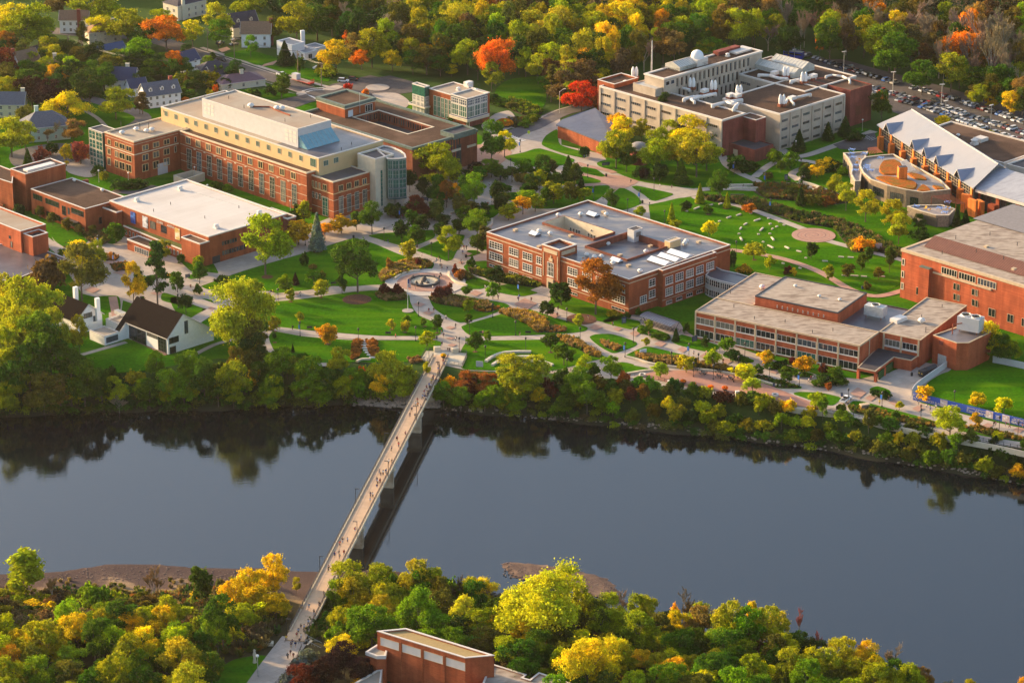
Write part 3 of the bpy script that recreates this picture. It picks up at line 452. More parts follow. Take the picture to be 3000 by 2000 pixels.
def brush(rows,name,label,leafn=230,kd='bush',ls=.42):
    Pc=[];Uc=[];Vc=[];cl=[]; g=np.random.default_rng(77); rg=random.Random(6)
    for poly_,sp,hr,wr,cols in rows:
        for p in scatter(poly_,sp,.03,int(sp*10),9000):
            c=pick(rg,cols); _,pos,out,C=crown_pts(kd,rg.uniform(*hr),rg.uniform(*wr),rg.randrange(10**6),leafn); U,V=leaves(_,pos,out,ls)
            Pc.append(pos+np.array(p)); Uc.append(U); Vc.append(V); cl.append(np.repeat([[*(np.array(CT_[c])*rg.uniform(.8,1.2)),1.]],len(pos)*4,0))
    me=quads_mesh(name,np.concatenate(Pc),np.concatenate(Uc),np.concatenate(Vc),bpy.data.materials['far_wood']); a=me.color_attributes.new('kindcol','FLOAT_COLOR','POINT'); a.data.foreach_set('color',np.concatenate(cl).astype(np.float32).ravel())
    o=link(name,me); stuff(o); tag(o,label,'brush')
def fill(poly_,spacing,clear,seed,kinds,cols,hr,wr,group,nmax=999):
    rg=random.Random(seed)
    for p in scatter(poly_,spacing,clear,seed,9000,nmax):
        k=pick(rg,kinds); c=pick(rg,cols); hm=rg.uniform(*hr); 
        if k in('broad','oval'): hm*=1.7
        tree_at('bare' if c=='gy' and k!='bush' else k,c,p,hm,rg.uniform(*wr)*(.75 if k=='oval' else 1),None,group,.2)
bankL=[(-60,1130),(200,1130),(330,1110),(430,1120),(620,1090),(800,1100),(900,1110),(1060,1130),(1230,1120),(1200,1165),(1100,1172),(800,1184),(500,1192),(200,1198),(-60,1215)]
fill(bankL,5.0,.25,11,[('bush',4),('broad',1.2)],[('gr',5),('dg',1.5),('ol',2),('yg',3),('bg',2),('ye',.4)],(4,6.5),(5.5,8),'thicket on the far riverbank')
bankR=[(1310,1130),(1480,1125),(1640,1115),(1830,1125),(2000,1150),(2150,1175),(2330,1205),(2500,1232),(2700,1272),(3050,1330),(3050,1412),(2700,1355),(2400,1300),(2000,1250),(1600,1212),(1320,1190)]
fill(bankR,3.7,.2,12,[('bush',5),('oval',.8)],[('gr',5),('dg',1.5),('ol',3),('yg',3),('bg',2.5),('ye',.7),('go',.3),('mr',.35),('ru',.6)],(3,5),(4.6,7),'thicket on the far riverbank')
nearS=[(-40,1745),(200,1745),(420,1755),(600,1760),(700,1790),(620,1850),(300,1830),(-40,1900)]
fill(nearS,4.3,.2,13,[('bush',6),('bare',.8)],[('ol',4),('br',3),('dg',1.5),('ye',.6),('yg',2.5),('tn',1)],(2.0,3.6),(4.5,7.5),'scrub on the near bank')
brush([([(-60,1185),(300,1182),(700,1172),(1040,1165),(1040,1186),(700,1200),(300,1211),(-60,1226)],2.7,(2.0,4.0),(4,6.2),[('gr',4),('dg',2),('ol',3),('yg',1.2)]),([(1310,1180),(1600,1205),(2000,1243),(2400,1290),(2700,1340),(3050,1400),(3050,1426),(2700,1368),(2400,1316),(2000,1268),(1600,1228),(1310,1200)],2.6,(1.6,3.0),(3.6,5.5),[('gr',5),('dg',2),('ol',3),('yg',1.6),('br',.7)])],'waterline_brush','low green brush hanging over the far waterline')
OC=[('gr',4),('dg',2),('ol',3),('yg',4),('ye',1),('br',1),('lm',1)]
brush([(pl_,sp_,(11,16),(9,13),OC) for pl_,sp_ in (([(-650,-50),(-170,-50),(-130,330),(-110,560),(-650,560)],13),([(-650,830),(-100,830),(-75,1190),(-650,1225)],9.5),([(-650,1770),(-75,1760),(-75,2120),(-650,2120)],8.5),([(3075,1340),(3500,1400),(3500,1470),(3075,1410)],7),([(3120,480),(3600,480),(3600,1180),(3160,1120)],16))],'outer_trees','autumn trees continuing beyond both sides of the view',1500,'broad',.75)
nearM=[(940,1790),(1060,1730),(1300,1740),(1480,1800),(1900,1840),(2300,1930),(2700,2010),(2700,2120),(1500,2100),(1480,1930),(1300,1880),(1100,1830)]
fill(nearM,6.5,.3,14,[('broad',3),('bush',2),('bare',.6)],[('ol',2),('gr',3),('yg',4),('lm',2),('bg',1.5),('ye',1),('br',.7),('dg',.7)],(4,7),(7,10),'scrub on the near bank')
nearL=[(-40,1900),(300,1840),(620,1850),(640,1900),(640,2130),(-40,2130)]
fill(nearL,7,.33,15,[('broad',4),('bush',2)],[('ol',1.5),('gr',3),('yg',4),('ye',1.2),('bg',2),('lm',2.5)],(4.5,7),(7,10),'trees along the near riverbank')
fill([(1195,560),(1300,520),(1400,470),(1560,480),(1700,540),(1560,610),(1450,650),(1420,760),(1330,700),(1200,720)],5.5,.4,51,[('oval',4),('col',1)],[('dg',2),('gr',4),('ol',1),('yg',1)],(4,5.2),(6.5,8),'campus trees',26)
fill([(620,1860),(690,1790),(775,1800),(760,1860),(720,1890),(660,1905)],5.5,.3,52,[('broad',3),('bush',3)],[('yg',3),('ye',2),('ol',2),('gr',2),('br',1)],(3,4.5),(6,8),'trees along the near riverbank')
fill([(985,1880),(1000,1810),(1060,1800),(1080,1900),(1000,1930)],5.5,.3,53,[('broad',3),('bush',3)],[('yg',2),('ye',1),('ol',2),('gr',3)],(3,4.5),(6,8),'trees along the near riverbank')
resid=[(-20,150),(130,150),(220,190),(300,200),(400,200),(540,230),(620,235),(600,290),(520,250),(330,240),(300,290),(150,300),(-20,300)]
fill(resid,8,.36,16,[('broad',3),('bush',1)],[('dg',3),('gr',4),('ol',2),('yg',2),('ye',.6)],(5,7),(8,12),'trees among the houses',46)
# ---------------- ground, water, paths
def axisv(a,b,fine,coarse,f0,f1):
    out=[];x=a
    while x<b: out.append(x); x+=fine if f0<=x<=f1 else coarse
    out.append(b); return out
def terrain(name,xs,ys,m,post=None):
    vs=[(x,y,hgt(x,y)) for y in ys for x in xs]; n=len(xs)
    fs=[(j*n+i,j*n+i+1,(j+1)*n+i+1,(j+1)*n+i) for j in range(len(ys)-1) for i in range(n-1)]
    b=MB(); b.add(vs,fs); return struct(name,b,m,True)
xs=axisv(-1600,1600,4,60,-300,300)
def gmix(name,zs,cols,extra=None,scale=.5,amp=2.2,off=0):
    m=bpy.data.materials.new(name); m.use_nodes=True; n=m.node_tree.nodes; L=m.node_tree.links; b=n['Principled BSDF']; b.inputs['Roughness'].default_value=.95; b.inputs['Specular IOR Level'].default_value=.1
    g=n.new('ShaderNodeNewGeometry'); s=n.new('ShaderNodeSeparateXYZ'); L.new(g.outputs['Position'],s.inputs[0])
    nz=n.new('ShaderNodeTexNoise'); nz.inputs['Scale'].default_value=scale*.3; nz.inputs['Detail'].default_value=8; nz.inputs['Roughness'].default_value=.7; L.new(g.outputs['Position'],nz.inputs['Vector'])
    ma=n.new('ShaderNodeMath'); ma.operation='MULTIPLY_ADD'; L.new(nz.outputs[0],ma.inputs[0]); ma.inputs[1].default_value=amp; L.new(s.outputs[2],ma.inputs[2])
    mr=n.new('ShaderNodeMapRange'); mr.inputs[1].default_value=-8; mr.inputs[2].default_value=2; L.new(ma.outputs[0],mr.inputs[0]); mr.inputs[1].default_value=-8+off; mr.inputs[2].default_value=2+off
    r=n.new('ShaderNodeValToRGB'); L.new(mr.outputs[0],r.inputs[0]); e=r.color_ramp.elements
    for i,(z,c) in enumerate(zip(zs,cols)):
        q=e[i] if i<2 else e.new((z+8)/10); q.position=(z+8)/10; q.color=(*c,1)
    n2=n.new('ShaderNodeTexNoise'); n2.inputs['Scale'].default_value=2.2; n2.inputs['Detail'].default_value=9; n2.inputs['Roughness'].default_value=.8; L.new(g.outputs['Position'],n2.inputs['Vector'])
    rp=n.new('ShaderNodeValToRGB'); rp.color_ramp.elements[0].position=.3; rp.color_ramp.elements[0].color=(.35,.35,.35,1); rp.color_ramp.elements[1].position=.7; rp.color_ramp.elements[1].color=(1.5,1.5,1.5,1); L.new(n2.outputs[0],rp.inputs[0])
    mx=n.new('ShaderNodeMix'); mx.data_type='RGBA'; mx.blend_type='MULTIPLY'; mx.inputs[0].default_value=.8; L.new(r.outputs[0],mx.inputs[6]); L.new(rp.outputs[0],mx.inputs[7]); L.new(mx.outputs[2],b.inputs['Base Color'])
    bp=n.new('ShaderNodeBump'); bp.inputs['Strength'].default_value=.6; bp.inputs['Distance'].default_value=.3; L.new(n2.outputs[0],bp.inputs['Height']); L.new(bp.outputs[0],b.inputs['Normal'])
    MATS[name]=m; return m
gm=gmix('bank_ground',[-7.6,-6.3,-4,1.0],[(.055,.042,.030),(.05,.048,.025),(.04,.055,.016),(.040,.085,.010)])
gn=gmix('shore_ground',[-7.85,-7.5,-7.4,-6.9,-6.5],[(.075,.048,.045),(.11,.07,.058),(.30,.20,.12),(.25,.17,.09),(.060,.050,.022)],scale=.6,amp=.9,off=.45)
terrain('ground',xs,axisv(915,3600,2.5,40,915,1560),gm)
terrain('near_bank',xs,axisv(300,915,2.5,30,700,915),gn)
# water
wm=bpy.data.materials.new('river_water'); wm.use_nodes=True; n=wm.node_tree.nodes; L=wm.node_tree.links; b=n['Principled BSDF']
b.inputs['Base Color'].default_value=(.004,.006,.009,1); b.inputs['Roughness'].default_value=.04; b.inputs['IOR'].default_value=1.6; b.inputs['Specular IOR Level'].default_value=.5
g=n.new('ShaderNodeNewGeometry'); mp=n.new('ShaderNodeMapping'); mp.inputs['Scale'].default_value=(.35,1.1,1); mp.inputs['Rotation'].default_value=(0,0,R(8)); nz=n.new('ShaderNodeTexNoise'); nz.inputs['Scale'].default_value=1.1; nz.inputs['Detail'].default_value=5
L.new(g.outputs['Position'],mp.inputs[0]); L.new(mp.outputs[0],nz.inputs['Vector'])
pz=n.new('ShaderNodeTexNoise'); pz.inputs['Scale'].default_value=.018; pz.inputs['Detail'].default_value=2; L.new(g.outputs['Position'],pz.inputs['Vector'])
mm=n.new('ShaderNodeMath'); mm.operation='MULTIPLY'; L.new(nz.outputs[0],mm.inputs[0]); L.new(pz.outputs[0],mm.inputs[1])
bp=n.new('ShaderNodeBump'); bp.inputs['Strength'].default_value=.22; bp.inputs['Distance'].default_value=.14; L.new(mm.outputs[0],bp.inputs['Height']); L.new(bp.outputs[0],b.inputs['Normal'])
rr=n.new('ShaderNodeTexNoise'); rr.inputs['Scale'].default_value=.03; rr.inputs['Detail'].default_value=6; rr.inputs['Distortion'].default_value=.6; m2=n.new('ShaderNodeMapping'); m2.inputs['Scale'].default_value=(.35,1.3,1); L.new(g.outputs['Position'],m2.inputs[0]); L.new(m2.outputs[0],rr.inputs['Vector']); q=n.new('ShaderNodeMapRange'); q.inputs[1].default_value=.45; q.inputs[2].default_value=.65; q.inputs[3].default_value=.015; q.inputs[4].default_value=.07; L.new(rr.outputs[0],q.inputs[0]); L.new(q.outputs[0],b.inputs['Roughness'])
wb=MB(); wb.sheet([(-1600,700,WATER),(1600,700,WATER),(1600,1150,WATER),(-1600,1150,WATER)]); struct('river_water',wb,wm)
# materials of the setting
M_GR=mat('lawn_grass',(.040,.135,.003),.95,.30,.9,0,col2=(.085,.18,.004),scale2=.09,wave=(40,.25,1.6))
M_MEAD=mat('meadow_grass',(.075,.085,.022),.95,.35,1.2,.1,col2=(.13,.085,.035),scale2=.15)
M_CON=mat('pale_concrete',(.44,.365,.305),.85,.10,.35,.2,col2=(.36,.30,.25),scale2=.06)
M_PINK=mat('pink_paving',(.42,.245,.185),.85,.10,.8,.2)
M_RED=mat('terrace_paving',(.40,.20,.145),.85,.09,.9,.2)
M_ASP=mat('asphalt',(.088,.075,.072),.92,.22,.5,.2,col2=(.12,.10,.095),scale2=.05)
M_ASPL=mat('worn_asphalt',(.15,.13,.125),.92,.18,.5,.2,col2=(.11,.10,.10),scale2=.05)
M_WHT=mat('white_paint',(.72,.71,.68),.7,.08,2)
M_SPIT=mat('gravel_bar',(.12,.078,.062),.95,.45,2.6,.1,col2=(.20,.13,.09),scale2=.25,bump=.5)
M_MULCH=mat('mulch',(.12,.055,.035),.95,.35,2.5,.1)
M_SOIL=mat('planting_soil',(.055,.05,.025),.95,.35,1.5,.1)
seams('pale_concrete',3,3,44,.80,.02); seams('pink_paving',1.5,1.5,44,.85,.03)
def smooth(pts,n=5):
    out=[];k=len(pts)
    for i in range(k):
        a,b,c,d=pts[i-1],pts[i],pts[(i+1)%k],pts[(i+2)%k]
        L1=(c-b).length
        for j in range(n):
            t=j/n; tb=.45
            m1=(c-a)*tb*min(1,L1/max(.1,(b-a).length)); m2=(d-b)*tb*min(1,L1/max(.1,(d-c).length))
            h=(2*t**3-3*t*t+1)*b+(t**3-2*t*t+t)*m1+(-2*t**3+3*t*t)*c+(t**3-t*t)*m2; out.append(h)
    return out
def area(name,pts,z,m,sm=True,side=True):
    w=[P(a,b,0) for a,b in pts]
    if sum(a.x*b.y-b.x*a.y for a,b in zip(w,w[1:]+w[:1]))<0: w.reverse()
    if sm: w=smooth(w)
    b=MB()
    if side: b.prism(w,z-.12,z)
    else: b.sheet([(p.x,p.y,z) for p in w])
    return struct(name,b,m)
def strip(name,pts,wd,z,m,world=False):
    w=pts if world else [P(a,b,0) for a,b in pts]
    q=[]
    for i in range(len(w)-1):
        a,b_,c,d=w[max(0,i-1)],w[i],w[i+1],w[min(len(w)-1,i+2)]
        for j in range(6):
            t=j/6; q.append(.5*((2*b_)+(c-a)*t+(2*a-5*b_+4*c-d)*t*t+(-a+3*b_-3*c+d)*t**3))
    q.append(w[-1]); L_=[];R_=[]
    for i,p in enumerate(q):
        d=(q[min(i+1,len(q)-1)]-q[max(0,i-1)]); d.z=0; d.normalize(); nrm=Vector((-d.y,d.x,0))*wd/2; L_.append(p+nrm); R_.append(p-nrm)
    b=MB(); n=len(q); b.add([(p.x,p.y,z) for p in L_+R_],[(i+n,i+n+1,i+1,i) for i in range(n-1)]); return struct(name,b,m)
area('grass',[(-300,1085),(-300,300),(1200,300),(1500,440),(1480,620),(1250,760),(1250,1060),(900,1062),(640,1050),(460,1078),(250,1095)],.01,M_GR,False,False)
area('grass',[(1650,380),(2000,450),(2500,380),(3100,420),(3100,1240),(2500,1190),(2000,1110),(1640,1070),(1300,1060),(1300,600),(1500,450)],.012,M_GR,False,False)
area('plaza',[(150,690),(250,700),(330,680),(620,735),(760,700),(890,668),(960,640),(1060,600),(1110,560),(1190,540),(1290,500),(1380,450),(1440,395),(1510,385),(1600,335),(1640,330),(1645,425),(1765,452),(1800,505),(1860,520),(1960,545),(2030,553),(2060,570),(2000,580),(1900,600),(1905,640),(1850,760),(1600,830),(1620,900),(1890,925),(1905,935),(2000,930),(2045,985),(2110,1000),(2400,1100),(2520,1110),(2560,1100),(2620,1090),(2690,1070),(2760,1060),(2790,1080),(2712,1132),(2690,1155),(2900,1215),(3060,1255),(3060,1325),(2700,1262),(2500,1222),(2330,1195),(2150,1163),(1990,1138),(1830,1113),(1620,1094),(1530,1092),(1370,1085),(1300,1070),(1240,1050),(1270,1020),(1100,1000),(815,985),(785,960),(775,890),(560,945),(360,880),(345,990),(320,990),(318,880),(240,860),(200,800)],.04,M_CON,False,False)
LAWNS=[
[(600,826),(685,796),(818,760),(906,729),(1022,699),(1052,700),(1130,721),(1239,751),(1268,768),(1271,779),(1256,794),(1229,797),(1178,813),(1151,826),(1110,835),(1032,840),(971,838),(920,847),(818,860),(784,853),(700,850),(610,848),(590,838)],
[(773,887),(879,877),(1028,857),(1103,852),(1192,860),(1202,884),(1212,906),(1229,925),(1266,942),(1294,959),(1297,972),(1280,983),(1124,984),(1039,979),(923,969),(821,959),(780,938),(600,925),(600,900)],
[(786,983),(796,972),(811,972),(892,986),(1039,997),(1277,998),(1292,1003),(1290,1013),(1277,1027),(1239,1047),(1232,1057),(1150,1062),(1028,1061),(872,1047),(818,1034),(790,1006)],
[(1080,691),(1110,685),(1200,679),(1265,674),(1275,685),(1270,697),(1230,715),(1205,722),(1170,719),(1110,701)],
[(1219,734),(1284,706),(1338,688),(1361,690),(1353,711),(1335,742),(1325,760),(1310,765),(1297,761),(1233,739)],
[(1384,716),(1386,704),(1422,690),(1500,680),(1500,740),(1404,729)],
[(1363,752),(1371,734),(1394,734),(1408,741),(1379,752)],
[(1359,780),(1385,768),(1428,765),(1500,790),(1590,822),(1600,850),(1577,855),(1486,833),(1430,818),(1384,800),(1366,792)],
[(1320,800),(1340,792),(1363,802),(1435,828),(1412,846),(1368,846),(1340,832),(1325,815)],
[(1460,856),(1465,838),(1486,834),(1577,856),(1529,868)],
[(1259,879),(1264,871),(1322,861),(1394,874),(1475,888),(1492,897),(1442,920),(1366,943),(1348,945),(1327,938),(1276,907)],
[(1353,956),(1463,922),(1510,903),(1534,910),(1549,906),(1608,925),(1718,958),(1722,963),(1713,970),(1672,976),(1557,982),(1417,985),(1378,982),(1361,971)],
[(1348,1035),(1363,1007),(1384,999),(1422,998),(1593,995),(1685,989),(1705,996),(1723,1014),(1771,1045),(1769,1050),(1741,1056),(1618,1086),(1532,1087),(1363,1083),(1350,1075)],
[(1728,987),(1745,980),(1790,979),(1830,990),(1862,1002),(1866,1009),(1855,1017),(1805,1034),(1793,1034),(1765,1020),(1740,1002)],
[(1833,1042),(1889,1016),(1907,1017),(2009,1042),(2060,1062),(2167,1083),(2155,1093),(2106,1086),(2004,1076),(1907,1065),(1859,1051)],
[(1823,1061),(1900,1081),(1897,1084),(1838,1097),(1800,1102),(1790,1080)],
[(1606,889),(1640,868),(1760,900),(1830,925),(1780,945),(1710,928)],
[(1765,942),(1800,930),(1870,940),(1876,950),(1855,963),(1845,965),(1800,954)],
[(1885,930),(1930,900),(2080,850),(2110,862),(2045,915),(2037,985),(2005,965),(1990,945),(1950,930)],
[(1966,999),(1979,989),(1999,981),(2109,1014),(2101,1024),(2073,1031),(1991,1012)],
[(1866,970),(1876,953),(1958,979),(1953,989),(1943,994),(1882,978)],
[(2118,1042),(2129,1030),(2208,1055),(2206,1061),(2190,1063),(2132,1049)],
[(2239,1070),(2257,1058),(2382,1096),(2376,1105),(2348,1103),(2259,1078)],
[(2206,1103),(2221,1098),(2348,1133),(2346,1138),(2285,1138),(2264,1132),(2208,1111)],
[(2325,1152),(2345,1148),(2410,1152),(2455,1162),(2464,1167),(2440,1187),(2400,1184),(2350,1170)],
[(2485,1192),(2500,1175),(2530,1177),(2740,1234),(2745,1246),(2600,1228),(2500,1210)],
[(2810,1250),(2860,1252),(3010,1285),(3010,1296),(2900,1280),(2815,1262)],
[(2548,1140),(2570,1132),(2605,1143),(2608,1156),(2590,1162),(2560,1155)],
[(2690,1172),(2705,1170),(2900,1218),(3010,1246),(3010,1256),(2890,1230),(2780,1202),(2700,1180)],
[(2717,1122),(2772,1091),(2905,1075),(3010,1080),(3010,1238),(2900,1205),(2760,1165),(2712,1145)],
[(1478,461),(1532,448),(1567,437),(1583,436),(1634,451),(1682,468),(1677,477),(1621,489),(1557,489),(1521,482)],
[(1587,423),(1600,398),(1632,380),(1642,425),(1712,447),(1724,457),(1708,463),(1650,450),(1604,434)],
[(1690,494),(1731,489),(1774,517),(1760,519),(1710,507)],
[(1606,520),(1634,512),(1710,516),(1759,530),(1757,536),(1710,539),(1641,543),(1612,530)],
[(1600,560),(1640,552),(1710,547),(1780,544),(1787,550),(1752,585),(1700,605),(1560,610)],
[(1473,568),(1521,564),(1560,575),(1540,596),(1514,591),(1478,584)],
[(1790,575),(1815,552),(1830,553),(1860,569),(1878,590),(1877,598),(1825,616),(1780,605)],
[(1851,548),(1866,545),(1968,567),(1972,571),(1922,589),(1907,587),(1889,573)],
[(1749,478),(1775,470),(1830,480),(1990,510),(2200,545),(2080,560),(2030,550),(1960,545),(1868,530),(1790,500),(1755,487)],
[(1913,612),(1922,599),(1991,581),(2027,580),(2063,586),(2183,617),(2341,673),(2322,690),(2361,710),(2425,712),(2527,739),(2642,770),(2645,828),(2566,861),(2538,856),(2494,843),(2400,790),(2285,752),(2149,729),(2100,715),(1943,655),(1920,630)],
[(2142,744),(2170,746),(2280,765),(2390,805),(2450,840),(2400,845),(2190,820),(2142,800)],
[(2223,525),(2228,505),(2270,478),(2335,478),(2355,490),(2330,500),(2310,515),(2312,530),(2290,542),(2245,547)],
[(1400,618),(1440,600),(1470,612),(1440,640),(1390,650),(1385,632)],
[(505,740),(500,722),(560,690),(640,800),(590,795),(560,795)],
[(500,872),(620,880),(640,960),(600,1000),(545,955)],
[(480,858),(560,885),(560,900),(475,880)],
[(545,808),(600,800),(610,806),(560,818)],
[(140,640),(280,660),(360,690),(330,715),(270,700),(220,735),(160,705)],
[(250,1045),(380,1000),(460,1035),(470,1060),(430,1085),(290,1090)],
[(290,870),(345,868),(350,910),(300,915)],
[(300,510),(440,540),(460,555),(330,560),(260,530)],
[(1490,235),(1580,225),(1600,280),(1590,315),(1540,320),(1470,300),(1450,270)],
[(655,162),(720,148),(815,172),(810,178),(755,192),(720,180)],[(722,222),(790,248),(815,262),(780,250)],[(775,195),(860,195),(960,215),(960,240),(870,225),(775,197)],
[(700,265),(790,265),(875,280),(790,293),(730,290)],[(2490,385),(2520,375),(2560,385),(2530,395)],
]
for l in LAWNS: area('lawn',l,.14,M_GR)
# riverside and meadow beds are plants (see planting); paths
strip('path',[(2030,582),(2063,581),(2183,609),(2341,667),(2400,690),(2425,706),(2527,733),(2642,762),(2720,790)],3.4,.17,M_CON)
strip('path',[(2140,732),(2285,757),(2400,797),(2494,850),(2570,868),(2650,850)],3.2,.17,M_PINK)
strip('path',[(2150,545),(2220,555),(2330,540),(2430,565),(2500,590)],3.6,.17,M_CON)
strip('path',[(2115,455),(2130,485),(2170,510),(2215,530),(2240,552)],3.4,.18,M_CON)
strip('path',[(2210,520),(2250,488),(2290,470),(2340,470),(2420,485),(2440,500)],3.4,.19,M_CON)
strip('path',[(2030,560),(2100,553),(2215,556)],4.2,.20,M_CON)
strip('path',[(2340,530),(2320,512),(2340,498),(2365,492)],3.2,.18,M_CON)
strip('path',[(2290,440),(2340,460),(2440,430),(2560,385)],4,.16,M_CON)
strip('path',[(1690,478),(1720,487),(1780,500),(1800,508)],3,.17,M_PINK)
strip('path',[(780,966),(820,965),(923,978),(1039,989),(1124,991),(1280,991)],3.6,.18,M_CON)
strip('path',[(560,948),(640,905),(790,872),(930,856),(1032,848),(1110,843),(1180,848)],5.4,.18,M_CON)
strip('path',[(560,840),(700,790),(870,740),(1000,700),(1100,672),(1160,640)],5.0,.18,M_CON)
strip('path',[(790,965),(775,985),(780,1010),(800,1040),(850,1062),(980,1070)],3.2,.18,M_CON)
strip('path',[(1275,765),(1190,745),(1110,712),(1060,697)],4,.175,M_CON)
strip('path',[(330,870),(345,950)],3,.175,M_PINK)
strip('path',[(460,800),(560,875),(640,905)],6,.172,M_CON)
strip('path',[(240,1040),(310,1020),(370,1003)],2.2,.175,M_CON)
strip('path',[(560,1045),(630,1010),(690,995)],2,.17,M_CON)
strip('path',[(40,640),(130,700),(200,760)],4,.03,M_CON)
strip('path',[(1860,1068),(1990,1092),(2120,1105),(2200,1128),(2330,1162),(2430,1200)],2,.165,M_CON)
# near path beyond the bridge
strip('path',[(868,1868),(835,1910),(790,1970),(740,2040),(690,2100)],8.2,.10,M_CON)
strip('path',[(800,1910),(770,1960),(730,2010)],2,.06,M_ASP)
area('grass',[(640,1960),(690,1930),(780,1920),(770,1960),(720,2010),(640,2050),(600,2010)],.05,M_GR,True,False)
# roads and car parks
strip('road',[(-100,60),(200,95),(420,110),(560,150),(700,196),(800,228),(905,268),(960,290)],10.5,.05,M_ASP)
strip('pavement',[(590,140),(700,176),(800,208),(930,247),(985,262)],2.2,.11,M_CON)
strip('pavement',[(640,208),(730,236),(810,262),(870,280)],1.8,.11,M_CON)
strip('kerb',[(560,139),(700,184),(800,216),(920,252)],.7,.10,M_CON)
strip('kerb',[(620,190),(730,226),(880,272)],.6,.10,M_CON)
area('car_park',[(975,247),(1085,221),(1110,227),(1143,222),(1210,240),(1215,270),(1100,285),(940,290),(860,318),(800,300),(880,278),(930,262)],.08,M_ASP,False)
area('pavement',[(870,272),(890,268),(895,277),(870,282)],.14,M_CON)
area('pavement',[(945,262),(985,250),(1005,256),(975,266)],.14,M_CON)
for k in range(2): strip('road_marking',[(885,268+k*8),(915,261+k*5),(950,258+k*6)],.5,.13,M_WHT)
for k in range(2): strip('road_marking',[(893+k*5,275+k*2),(928,289+k*3)],.4,.13,M_WHT)
area('pavement',[(1090,276),(1160,274),(1200,300),(1180,320),(1130,300)],.16,M_CON)
cp=MB(); c0=P(1106,257,.16); cp.cyl((c0.x,c0.y,.16),5.2,.12,32); struct('pavement',cp,M_CON)
strip('road',[(1400,452),(1470,415),(1510,390),(1560,372),(1605,348),(1645,330),(1690,318),(1740,300)],8.5,.10,M_ASPL)
strip('kerb',[(1500,376),(1555,361),(1600,338),(1640,321),(1685,309)],.8,.13,M_CON)
for k in range(6):
    a=P(1493+k*7,401+k*2.6,0); q=MB(); q.box((a.x,a.y,.12),(.7,4.0,.02),R(-52)); struct('road_marking',q,M_WHT)
area('pavement',[(1330,470),(1400,425),(1470,430),(1500,448),(1440,500),(1380,520)],.13,M_PINK)
area('pavement',[(1690,505),(1780,512),(1860,522),(1868,535),(1800,562),(1770,540),(1720,560),(1690,545)],.12,M_PINK)
area('pavement',[(1450,335),(1490,325),(1510,345),(1505,372),(1440,390),(1410,370)],.14,M_CON)
area('car_park',[(2330,130),(2380,150),(2560,200),(2720,242),(3100,350),(3100,470),(2880,400),(2800,395),(2620,330),(2540,300),(2490,262),(2300,185)],.06,M_ASP,False)
area('car_park',[(2440,425),(2520,398),(2562,390),(2580,440),(2530,442),(2460,437)],.17,M_ASP,False)
for k in range(9):
    strip('road_marking',[(2500+k*6.5,400+k*1.6),(2517+k*6.5,393+k*1.6)],.18,.2,M_WHT)
area('pavement',[(430,640),(480,600),(560,600),(500,640)],.15,M_ASPL)
strip('road',[(455,545),(420,560),(380,565),(330,560)],4,.16,M_ASPL)
strip('road',[(-50,545),(120,500),(230,460),(330,400),(420,345),(300,300),(100,250)],7,.04,M_ASPL)
strip('pavement',[(190,500),(260,470),(340,430),(300,360),(250,325)],2,.10,M_CON)
area('pavement',[(200,480),(290,455),(310,500),(260,520),(200,505)],.12,M_CON)
area('driveway',[(205,195),(235,175),(270,172),(275,190),(230,200)],.10,M_ASPL,False)
area('driveway',[(775,188),(800,176),(815,178),(800,190),(765,196)],.10,M_PINK,False)
area('driveway',[(640,145),(665,138),(675,145),(650,155)],.10,M_PINK,False)
area('driveway',[(2700,1130),(2600,1095),(2620,1085),(2700,1060),(2790,1078),(2712,1122)],.12,M_CON,False)
area('car_park',[(30,450),(90,430),(180,420),(262,432),(215,478),(110,500),(40,485)],.06,M_ASPL)
# paving accents
for c in [(1229,893,18,7),(1256,917,17,7),(1320,961,15,5),(1320,992,15,4),(1325,1012,14,5),(1395,860,20,9),(1540,892,34,18),(1625,925,16,9),(1745,960,20,9),(1860,978,16,9),(1935,1008,18,10),(2000,1025,16,9),(2065,1045,16,10),(2130,1060,16,8),(2270,1090,16,6),(1810,965,14,6),(2515,1152,24,17),(2550,1167,16,9),(2620,1180,16,9),(2690,1198,18,9),(2895,1247,16,8),(2985,1260,18,9),(795,876,10,8),(870,862,8,5),(330,770,28,9),(290,800,26,10),(360,800,30,8),(230,760,20,8),(270,850,24,10),(460,860,20,6),(620,905,12,6),(1690,1000,14,5),(1370,745,14,6),(1350,770,10,5)]:
    x,y,a,d=c; area('paving_inlay',[(x-a,y),(x-a*.1,y-d),(x+a,y-d*.1),(x+a*.1,y+d)],.20,M_PINK,False,False)
area('terrace',[(1880,1103),(1905,1092),(1960,1086),(2060,1089),(2140,1098),(2205,1115),(2260,1132),(2340,1165),(2400,1190),(2330,1184),(2200,1160),(2100,1148),(2000,1132),(1930,1115)],.22,M_RED)
area('terrace',[(2190,1148),(2230,1140),(2330,1168),(2420,1196),(2380,1196),(2280,1178)],.24,M_RED)
